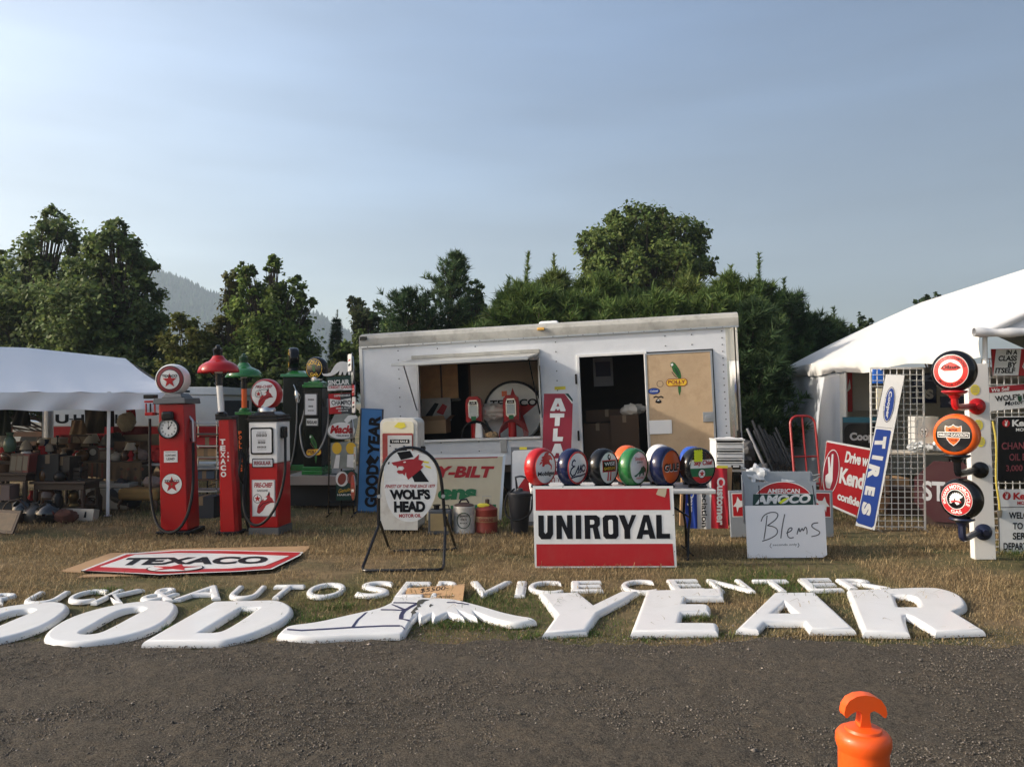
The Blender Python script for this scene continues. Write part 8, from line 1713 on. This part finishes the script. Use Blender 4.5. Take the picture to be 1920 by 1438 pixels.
mb.ring(0, .09, .03, .045, DBLACK, -.003, 20, a0=pi, a1=2 * pi); mb.build('marks', r)
lathe_thing('lantern', lo(560, 11.25, .165), [(.001, 0), (.08, 0), (.07, .03), (.05, .05), (.075, .12), (.06, .2), (.03, .22), (.04, .25), (.001, .28)], BRASS, 'brass oil lantern on the lower shelf of the low table', 'lantern', lambda mb: mb.tube([(-.07, 0, .1), (-.06, 0, .32), (.06, 0, .32), (.07, 0, .1)], .005, DKM, 5))
lathe_thing('planter', lo(380, 11.2, .165), [(.001, 0), (.12, 0), (.17, .08), (.16, .2), (.12, .24), (.13, .26), (.001, .22)], CERB, 'brown glazed planter on the lower shelf of the low table', 'planter')
lumpy((0, 0, .09), .17, .12, .09, mat('rust_cloth', (.12, .04, .025), .9), 31, .4).build('cloth_bundle', None, lo(490, 10.72), label='rust coloured cloth heap on the grass right of the black jug', cat='cloth')
# left edge
z2, y2 = wtable(-160, 210, 985, 10.9, .5, 'dark wooden table cut by the left picture edge', DWOOD)
carton(.5, .3, .24, 'dark blue trunk under the table at the left edge', lo(160, 11.1, .0, 3), False, mat('blue_trunk', (.02, .025, .04), .5), 'storage_box')
carton(.28, .25, .2, 'pale pink box under the table at the left edge', lo(40, 10.9, .30, 3), False, mat('pink_box', (.24, .17, .15), .7), 'storage_box')
for k in range(3):
    mb = MB(); mb.box(-.05, .05, 0, .22, 0, .26, [mat('book_tan', (.14, .10, .06), .7), mat('book_brown', (.15, .08, .05), .6), mat('book_red', (.22, .05, .04), .6)][k]); mb.rect(-.035, .03, .035, .23, mat('book_cream', (.28, .23, .16), .7), -.002); mb.build('book', None, lo(100 + k * 44, 10.95, z2 + .001, 2 - 3 * k) @ Matrix.Rotation(R(6), 4, 'Y'), label=['tan', 'dark brown', 'dull red'][k] + ' book standing in a row on the left edge table', cat='book', group='books on the left edge table')
lathe_thing('vase', lo(78, 11.25, z2 + .27), sc(VASE, 1.2), CERG, 'green ceramic vase at the left edge of the stall', 'vase')
mb = MB(); mb.box(-.20, .20, 0, .02, 0, .30, DWOOD); mb.rect(-.16, .04, .16, .26, mat('picture_print', (.30, .22, .14), .6, var=.5, scale=14), -.003); mb.build('picture_frame', None, Fr((at(4, 752, 9.9).x, 9.9, .0), yaw=-18, lean=24).m, label='wooden framed picture lying tilted on the grass at the left edge', cat='picture frame', bevel=.004)
# middle benches with small goods
z3, y3 = wtable(-120, 400, 890, 12.0, .55, 'long dark bench with ornaments behind the front tables', DWOOD, False)
orn = [(35, .10, 'red doll with a pale round head on the bench at far left', 'doll', 0), (105, .07, 'small pale figurine on the bench left of the white lamp', 'figurine', 1), (200, .11, 'white lamp shaped ornament on the bench', 'ornament', 2), (250, .09, 'black iron pot on the bench right of the white ornament', 'pot', 3), (312, .11, 'red ornament with a cream top on the bench', 'ornament', 0), (370, .09, 'pale owl shaped ornament at the right end of the bench', 'ornament', 2)]
for k, (zx, s, lb, ct, tp) in enumerate(orn):
    mb = MB(); q = s / .1
    if tp == 0: mb.lathe(sc([(.001, 0), (.08, 0), (.09, .06), (.06, .16), (.04, .19)], q), REDC, 16); mb.ball((0, 0, .24 * q), .05 * q, .05 * q, .055 * q, CERW)
    elif tp == 1: mb.lathe(sc(VASE, q * .9), CERW, 16)
    elif tp == 2: mb.lathe(sc([(.001, 0), (.07, 0), (.06, .03), (.025, .06), (.02, .12), (.08, .14), (.06, .22), (.03, .26), (.001, .28)], q), CERW, 18)
    else: mb.lathe(sc([(.001, 0), (.09, 0), (.12, .06), (.11, .14), (.12, .16), (.10, .16), (.001, .10)], q), DKM, 18)
    mb.build(['doll', 'figurine', 'ornament', 'iron_pot'][tp], None, lo(zx, 12.15 + .05 * (k % 2), z3 + .001), angle=50, label=lb, cat=ct)
crate(lo(265, 12.4, z3 + .001, 5), .5, .3, .2, 'dark crate behind the ornaments on the long bench', DWOOD)
for k, zx in enumerate((150, 192)):
    mb = MB(); mb.box(-.045, .045, 0, .03, 0, .15, CERW); mb.build('standing_card', None, Fr((at(ZL(zx, 0)[0], 752, 11.95).x, 11.95, z3 + .001 - .22), yaw=0, lean=8).m, label=('left' if k == 0 else 'right') + ' one of two white upright cards leaning on the long bench front', cat='card', group='white cards on the bench')
mb = MB(); mb.box(-.6, .6, 0, .03, 0, .035, DWOOD); mb.build('plank', None, lo(135, 11.9, z3 - .26), label='narrow plank under the bench front carrying two white cards', cat='plank')
z4, y4 = wtable(400, 830, 880, 13.0, .6, 'dark table with boxes and jars in the middle of the left stall', DWOOD, False)
mid = [(410, 'beige', .24, .22), (520, 'brown', .34, .18), (600, 'darkest', .4, .14)]
for zx, nm, w, h in mid: carton(w, .25, h, nm + ' low box on the dark middle table', lo(zx, 13.2, z4 + .001), False, {'beige': mat('book_tan', (.14, .10, .06), .7), 'brown': MWOOD, 'darkest': mat('dark_box')}[nm], 'storage_box')
for k, (zx, c, lb) in enumerate(((665, CERW, 'white mug on the dark middle table'), (705, CERW, 'second white mug beside the coffee tin on the dark middle table'), (755, REDC, 'red tin with a white band on the dark middle table'), (790, CERW, 'white jar right of the red tin'), (640, CERG, 'green glass dish on the dark middle table'))):
    mb = MB(); rr = (.05, .05, .075, .045, .11)[k]; hh = (.11, .10, .2, .12, .05)[k]
    mb.lathe([(.001, 0), (rr * .9, 0), (rr, .01), (rr, hh), (rr * .9, hh), (rr * .85, .02), (.001, .02)], c, 20)
    if k == 2: mb.lathe([(rr + .001, hh * .5), (rr + .001, hh * .9)], CERW, 20, cap=False)
    if k < 2: mb.tube([(rr, 0, hh * .8), (rr + .035, 0, hh * .7), (rr + .03, 0, hh * .3), (rr, 0, hh * .25)], .007, c, 6)
    mb.build(('mug', 'mug', 'tin', 'jar', 'dish')[k], None, lo(zx, 13.05 + .02 * k, z4 + .001), angle=50, label=lb, cat=('mug', 'mug', 'tin', 'jar', 'dish')[k])
lumpy((0, 0, .2), .22, .16, .24, mat('dark_tarp'), 33, .4).build('dark_bag', None, lo(850, 13.3, z4 - .02), label='black bag slumped behind the tent post on the table', cat='bag')
carton(.45, .3, .3, 'brown wooden chest right of the tent post', lo(985, 13.3, z4 - .02), False, MWOOD, 'chest')
mb = MB(); mb.box(-.33, .33, 0, .015, 0, .19, mat('book_cream', (.28, .23, .16), .7)); mb.tbox('ANTIQUES', -.24, .07, .24, .12, mat('tan_rag', (.35, .24, .13), .9), -.002) if False else None; mb.build('cream_plank', None, Fr((at(ZL(1070, 0)[0], 752, 13.4).x, 13.4, zat(1070, 780, 13.4)), yaw=0, lean=0, roll=-2).m, label='cream plank sign propped above the brown chest', cat='board')
carton(.33, .28, .10, 'white shallow box on top of a beige box at the left stall back', lo(408, 13.4, zat(408, 765, 13.4)), False, CERW, 'storage_box')
carton(.40, .3, zat(408, 766, 13.4) - z4 - .004, 'tan carton below the white shallow box', lo(430, 13.45, z4 + .002), False, CARD)
# textile draped table
x0, x1 = at(ZL(570, 0)[0], 752, 12.3).x, at(ZL(1070, 0)[0], 752, 12.3).x; zt2 = zat(800, 905, 12.3)
trestle((x0 + x1) / 2, 12.62, x1 - x0, .55, zt2 - .006, 'trestle table under the patterned tan textile', DWOOD)
TEX = mat('tan_textile', (.19, .125, .07), .9, var=.1, bump=.2, bscale=60); TEXR = mat('textile_red', (.24, .07, .04), .9); TEXD = mat('textile_dark', (.07, .05, .04), .9)
fk = Fr((x0, 12.30, zt2), yaw=0); r = thing('draped_textile', 'patterned tan textile draped over a table in the left stall', 'textile', fk.m); W = x1 - x0
mb = MB(); v, f = cloth_grid(lambda u, w: Vector((W * u, -.012 - .03 * sin(u * 34) * w, -.30 * w * (.6 + .55 * u))) if True else 0, 60, 8); mb.add(v, f, TEX); v, f = cloth_grid(lambda u, w: Vector((W * u, -.012 + .6 * w, .002)), 30, 6); mb.add(v, f, TEX)
mb.build('cloth', r, angle=70)
mb = MB()
for k in range(7): x = W * (.04 + .075 * k); mb.box(x, x + .025, -.052, -.046, -.24, -.01, TEXR if k % 2 else TEXD)
for k in range(4):
    for q in range(2): x = W * .68 + .11 * k; mb.poly([(x, -.10 - .14 * q), (x + .03, -.07 - .14 * q), (x + .06, -.10 - .14 * q), (x + .03, -.13 - .14 * q)], TEXR if (k + q) % 2 else TEXD, -.052)
mb.build('pattern', r)
# white cool box, stool, bags
r = thing('cool_box', 'off white cool box under the draped textile table', 'cool box', lo(760, 12.0)); mb = MB(); mb.box(-.42, .42, 0, .4, 0, .33, mat('cool_box_white', (.42, .42, .38), .5, dirt=.2), top=-.02); mb.build('body', r, bevel=.02); mb = MB(); mb.box(-.45, .45, -.02, .42, .331, .40, mat('cool_box_lid', (.46, .46, .43), .5)); mb.build('lid', r, bevel=.015); mb = MB(); mb.box(-.42, -.14, -.03, -.012, .18, .33, mat('grey_print', (.3, .3, .3), .6)); mb.build('label_panel', r)
r = thing('footstool', 'low footstool with a worn yellow cushion right of the tent post', 'stool', lo(1090, 12.0, 0, -8)); YC = mat('yellow_cushion', (.42, .25, .08), .9, var=.3, scale=7)
mb = MB(); mb.box(-.33, .33, -.2, .2, .16, .34, YC); mb.build('cushion', r, bevel=.06, bseg=4)
for sx in (-1, 1):
    for sy in (-1, 1): mb = MB(); mb.tube([(sx * .27, sy * .15, .17), (sx * .31, sy * .18, .08), (sx * .29, sy * .17, 0)], [.03, .02, .015], MWOOD, 8); mb.build('leg', r)
lumpy((0, 0, .08), .16, .12, .09, mat('pale_floral', (.42, .32, .28), .9, var=.4, scale=18), 35, .3).build('cushion', None, lo(1150, 12.05, .335), label='pale floral cushion on the right end of the footstool', cat='cushion')
lumpy((0, 0, .2), .3, .2, .22, mat('dark_tarp'), 37, .4).build('dark_bag', None, lo(930, 12.15), label='black bag heap on the ground beside the cool box', cat='bag')
# denser small stock: (zoom x, depth, height above the surface, kind, scale, paint, label)
def stock(zx, Y, z, kind, k, mt, label):
    mb = MB()
    if kind == 'vase': mb.lathe(sc(VASE, k), mt, 16)
    elif kind == 'jug': mb.lathe(sc(JUG, k), mt, 18); mb.tube([(.06 * k, 0, .23 * k), (.15 * k, 0, .22 * k), (.14 * k, 0, .13 * k)], .01 * k, mt, 6)
    elif kind == 'candlestick': mb.lathe(sc([(.001, 0), (.06, 0), (.055, .015), (.015, .03), (.012, .1), (.025, .12), (.012, .14), (.012, .22), (.03, .24), (.03, .26), (.001, .25)], k), mt, 14)
    elif kind == 'basket':
        mb.lathe(sc([(.001, 0), (.10, 0), (.13, .10), (.135, .11), (.125, .11), (.09, .01), (.001, .01)], k), mt, 18); mb.tube([(.13 * k * cos(a), 0, .11 * k + .15 * k * sin(a)) for a in np.linspace(0, pi, 9)], .008 * k, mt, 6)
    elif kind == 'lamp': mb.lathe(sc([(.001, 0), (.07, 0), (.06, .02), (.03, .05), (.06, .12), (.02, .2), (.015, .25)], k), mt, 16); mb.lathe(sc([(.13, .22), (.07, .36)], k), CERW, 18, cap=False)
    elif kind == 'clock': mb.prism([(-.1 * k, 0), (.1 * k, 0), (.1 * k, .2 * k), (.06 * k, .27 * k), (0, .3 * k), (-.06 * k, .27 * k), (-.1 * k, .2 * k)], 0, .08 * k, mt); mb.disc(0, .17 * k, .065 * k, CERW, -.003, 20)
    elif kind == 'frame': mb.box(-.14 * k, .14 * k, 0, .02, 0, .2 * k, mt); mb.rect(-.11 * k, .03 * k, .11 * k, .17 * k, mat('picture_print', (.30, .22, .14), .6), -.002)
    mb.build(kind, None, lo(zx, Y, z, 6), angle=45, label=label, cat=kind)
IRON = DKM; GLS = mat('amber_glass', (.16, .07, .02), .12); BLU = mat('blue_ceramic', (.04, .06, .14), .3)
for a in [(20, 12.25, z3, 'lamp', 1.0, CERB, 'brown based table lamp at the far left of the bench'), (150, 12.3, z3, 'clock', .9, DWOOD, 'dark mantel clock behind the ornaments on the bench'), (285, 12.05, z3, 'candlestick', 1.0, BRASS, 'brass candlestick on the bench beside the iron pot'), (345, 12.35, z3, 'vase', 1.3, BLU, 'blue vase at the back of the bench right end'),
          (60, 12.0, z3, 'jug', .6, CERB, 'small brown jug near the red doll on the bench'), (435, 13.1, z4 + .15, 'candlestick', .9, IRON, 'iron candlestick standing on the beige low box'), (560, 13.05, z4 + .17, 'basket', .8, MWOOD, 'brown basket on the low boxes of the middle table'), (610, 13.3, z4 + .15, 'frame', 1.2, DWOOD, 'dark picture frame behind the brown basket'),
          (690, 13.4, z4, 'lamp', 1.1, IRON, 'pale shaded lamp at the back of the middle table'), (735, 13.4, z4, 'vase', 1.2, GLS, 'amber glass vase at the back of the middle table'), (815, 13.2, z4, 'jug', .7, DKM, 'dark metal jug beside the white jar'), (900, 13.2, z4 + .0, 'basket', .9, MWOOD, 'brown basket right of the tent post on the table'),
          (940, 12.6, zt2, 'vase', .9, CERB, 'brown vase on the textile covered table'), (620, 12.6, zt2, 'jug', .7, GLS, 'amber jug on the left end of the textile covered table'), (700, 12.65, zt2, 'clock', .8, DWOOD, 'dark clock on the textile covered table'), (800, 12.6, zt2, 'frame', .9, MWOOD, 'brown frame on the textile covered table'), (1030, 12.6, zt2, 'candlestick', 1.0, BRASS, 'brass candlestick on the right end of the textile covered table'),
          (330, 11.15, z1, 'vase', .8, GLS, 'amber vase on the low table beside the bronze figurine'), (610, 11.2, z1, 'candlestick', 1.0, IRON, 'iron candlestick on the right end of the low table'), (455, 11.1, z1, 'jug', .55, DKM, 'small dark pitcher between the two dark boxes on the low table'), (30, 11.1, z2, 'basket', 1.0, MWOOD, 'brown basket on the left edge table'), (200, 11.05, z2, 'lamp', .8, CERB, 'small lamp at the right end of the left edge table'),
          (120, 10.75, 0, 'basket', 1.2, DWOOD, 'dark basket on the grass left of the black kettle'), (440, 10.95, .165, 'vase', 1.1, DKM, 'dark vase on the lower shelf of the low table'), (640, 11.6, 0, 'jug', 1.0, CERB, 'brown crock on the grass right of the low table'), (700, 11.7, 0, 'clock', 1.1, DWOOD, 'dark clock case on the grass before the cool box'),
          (95, 12.1, z3, 'vase', .75, REDC, 'small red vase between the small figurine and the green vase'), (225, 12.0, z3, 'jug', .5, CERW, 'small cream jug between the white ornament and the iron pot'), (480, 13.0, z4, 'vase', .7, CERW, 'cream vase at the front left of the middle table'), (580, 13.0, z4, 'jug', .5, REDC, 'small red jug at the front of the middle table'), (835, 13.0, z4, 'vase', .8, REDC, 'red vase on the table just right of the tent post'),
          (870, 12.6, zt2, 'jug', .55, CERW, 'cream jug on the textile covered table near the tent post'), (985, 12.6, zt2, 'lamp', .8, REDC, 'red based lamp on the textile covered table'), (250, 11.3, .165, 'vase', .9, REDC, 'red vase on the lower shelf of the low table')]:
    stock(*a)
# hanging cloths on the back line
def hang(zx0, zx1, zy0, zy1, Y, label, mt, name='hanging_cloth', cat='cloth', taper=0.0):
    a = at(*ZL(zx0, zy0), Y); b = at(*ZL(zx1, zy1), Y); w = b.x - a.x; h = a.z - b.z
    mb = MB(); v, f = cloth_grid(lambda u, t: Vector(((u - .5) * w * (1 - taper * (1 - t)), .02 * sin(u * 12 + 3 * t) - .015, -h * t)), 14, 10); v2 = [(x, y + .03, z) for x, y, z in v]; mb.add(v, [q[::-1] for q in f], mt); mb.add(v2, f, mt)
    mb.build(name, None, Matrix.Translation((a.x + w / 2, Y, a.z)), angle=60, label=label, cat=cat)
hang(636, 775, 505, 690, 14.6, 'grey brown cloth hanging over the big black letters', mat('taupe_cloth', (.13, .11, .085), .9, var=.2)); hang(780, 850, 505, 640, 14.8, 'dark brown narrow cloth hanging beside the tent post', mat('brown_cloth', (.06, .04, .03), .9))
hang(88, 224, 510, 630, 13.6, 'black round bag hanging from the tent bar', mat('black_cloth', (.016, .016, .016), .9), 'hanging_bag', 'bag', .25); hang(-40, 80, 508, 715, 13.2, 'dark green jacket hanging at the left tent edge', mat('green_cloth', (.03, .04, .028), .9), 'hanging_jacket', 'jacket', .4)
hang(945, 1010, 508, 590, 13.9, 'bright red hanging cloth near the right end of the tent', REDC); hang(850, 1105, 640, 750, 14.2, 'dark red cloth spread below the bright red hanging cloth', mat('dark_red_cloth', (.16, .01, .015), .9))
hang(515, 650, 590, 720, 14.4, 'flat tan wooden cutout hanging over the red band', mat('tan_cutout', (.36, .24, .14), .8, var=.2), 'wood_cutout', 'cutout', .35)
lumpy((0, 0, 0), .17, .08, .16, mat('cream_fleece', (.50, .44, .33), .95, bump=.8, bscale=40), 38, .3).build('fleece_bundle', None, Matrix.Translation(at(*ZL(950, 605), 13.7)), label='cream fleece bundle hanging under the bright red cloth', cat='bundle')
hang(455, 770, 700, 795, 13.9, 'red patterned cloth draped at the stall back', mat('red_pattern', (.30, .03, .03), .9, var=.5, scale=26))
# shelf rack behind the clock pump
fk = Fr((at(382, 752, 11.8).x, 11.8, 0), yaw=2); r = thing('shelf_rack', 'grey wire shelf rack with trays behind the clock pump', 'shelf', fk.m); hs = fk.uv(382, 790)[1]; mb = MB()
for sx in (-1, 1):
    for yy_ in (0, .35): mb.tube([(sx * .2, yy_, 0), (sx * .2, yy_, hs)], .01, STEEL, 6)
mb.build('frame', r)
for k in range(7): mb = MB(); z = hs * (.22 + .125 * k); mb.box(-.22, .22, -.02, .37, z, z + .018, [STEEL, MWOOD, mat('grey_print'), CERW][k % 4]); mb.build('tray', r)
for k, (z, mt, lb) in enumerate(((.36, mat('blue_bin', (.07, .10, .16), .5), 'blue grey bin on the shelf rack'), (.61, CARD, 'brown box on the upper shelf rack'), (.735, REDC, 'red striped bundle on the shelf rack top'))): carton(.30, .25, hs * .085, lb, fk.m @ Matrix.Translation((.02 * k, .17, hs * (z - .015) + .024)), False, mt, 'storage_box')
carton(.36, .3, .30, 'dark blue bag on the grass between the clock pump and slim tower', Matrix.Translation((at(386, 752, 11.3).x, 11.3, 0)), False, mat('blue_trunk'), 'storage_bag', 'bag')
trestle(at(318, 752, 12.6).x, 12.75, 1.5, .5, .66, 'grey table behind the clock pump', TABW)
for k, px in enumerate((262, 300, 350)): lumpy((0, 0, .1), .13, .1, .12, (mat('pale_floral'), REDC, CERW)[k], 90 + k, .4).build('cloth_bundle', None, Matrix.Translation((at(px, 752, 12.7).x, 12.7, .665)), label=('pale floral', 'red', 'cream')[k] + ' bundle on the grey table behind the clock pump', cat='bundle')
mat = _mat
# fence and car beyond the stall
r = thing('rail_fence', 'brown wooden rail fence behind the left stall', 'fence', Matrix.Translation((at(-60, 752, 17.5).x, 17.5, 0)))
Lf = at(86, 752, 17.5).x - at(-60, 752, 17.5).x
for zy in (814, 832): mb = MB(); z = at(40, zy, 17.5).z; mb.box(0, Lf, 0, .04, z - .055, z + .055, MWOOD); mb.build('rail', r)
for k in range(3): mb = MB(); mb.box(Lf * k / 2 - .05, Lf * k / 2 + .05, .041, .14, 0, 1.05, MWOOD); mb.build('post', r)
cY = 27; cw = at(12, 752, cY).x; r = thing('parked_car', 'pale parked car glimpsed beyond the rail fence', 'car', Matrix.Translation((cw, cY, 0)))
CARP = mat('silver_paint', (.52, .54, .56), .25, metal=.4, coat=.6)
mb = MB(); mb.prism([(-2.1, .3), (-2.15, .62), (-1.9, .78), (-1.1, .9), (-.5, 1.36), (.7, 1.4), (1.4, .98), (2.0, .9), (2.15, .62), (2.1, .3)], -.85, .85, CARP); mb.build('body', r, bevel=.08, bseg=3)
mb = MB(); mb.prism([(-.95, .95), (-.45, 1.3), (.62, 1.33), (1.15, .98)], -.87, .87, mat('car_glass', (.03, .04, .05), .08)); mb.build('windows', r)
for x in (-1.35, 1.35):
    for y in (-.8, .8): mb = MB(); mb.lathe([(.18, -.1), (.31, -.1), (.32, .1), (.18, .1)], RUBBER, 20, (x, y, .32), 'y'); mb.lathe([(.18, -.08), (.04, -.06)], STEEL, 14, (x, y, .32), 'y'); mb.build('wheel', r)

# ================================================================== GRASS (after the things it must avoid)
blades(260000, 5.0, 9.5, .014, .052, .0040, 'grass', 'dry straw coloured grass trodden flat in front of the stalls', power=1.0)
blades(130000, 8.5, 17, .03, .08, .0065, 'grass', 'dry straw coloured grass between and under the stalls', power=1.0)
def tufts(n):
    T = ((1060, 1193, .13), (1100, 1188, .08), (1215, 1194, .12), (1300, 1192, .10), (1345, 1192, .13), (1480, 1192, .14), (1520, 1190, .16), (1600, 1186, .14), (1640, 1192, .12), (1250, 1160, .10), (1310, 1160, .08), (300, 1010, .22), (240, 1008, .3), (470, 1012, .2), (560, 1014, .15), (700, 1165, .12), (600, 1165, .14), (640, 1140, .1), (900, 1175, .12), (960, 1174, .1), (450, 1150, .1), (330, 1180, .1), (1000, 1195, .1), (1720, 1190, .1), (840, 1172, .08), (200, 1110, .1))
    q = [G(a, b) for a, b, c in T]; i = rng.integers(0, len(T), n); rr = np.array([t[2] for t in T])[i]
    return np.array([p.x for p in q])[i] + rng.normal(size=n) * rr * .8, np.array([p.y for p in q])[i] + rng.normal(size=n) * rr * .45
blades(11000, 5, 10, .03, .085, .005, 'grass', 'green grass tufts at the feet of the white letters and pumps', green=1.0, mask=tufts)
blades(9000, 5.6, 12, .08, .22, .0045, 'grass', 'long pale dry stems lying across the short grass', lie=.75)

# ================================================================== HAZE
HZ = bpy.data.materials.new('haze'); HZ.use_nodes = True; nt = HZ.node_tree; nt.nodes.clear()
ho = nt.nodes.new('ShaderNodeOutputMaterial'); hv = nt.nodes.new('ShaderNodeVolumePrincipled')
hv.inputs['Color'].default_value = (.62, .77, .92, 1); hv.inputs['Density'].default_value = .0007; hv.inputs['Anisotropy'].default_value = .2
nt.links.new(hv.outputs[0], ho.inputs['Volume'])
mb = MB(); mb.box(-1300, 1300, -320, 1350, -12, 260, HZ); hz_o = mb.build('haze', kind='stuff', flat=True, label='thin blue summer haze in the air', cat='haze')
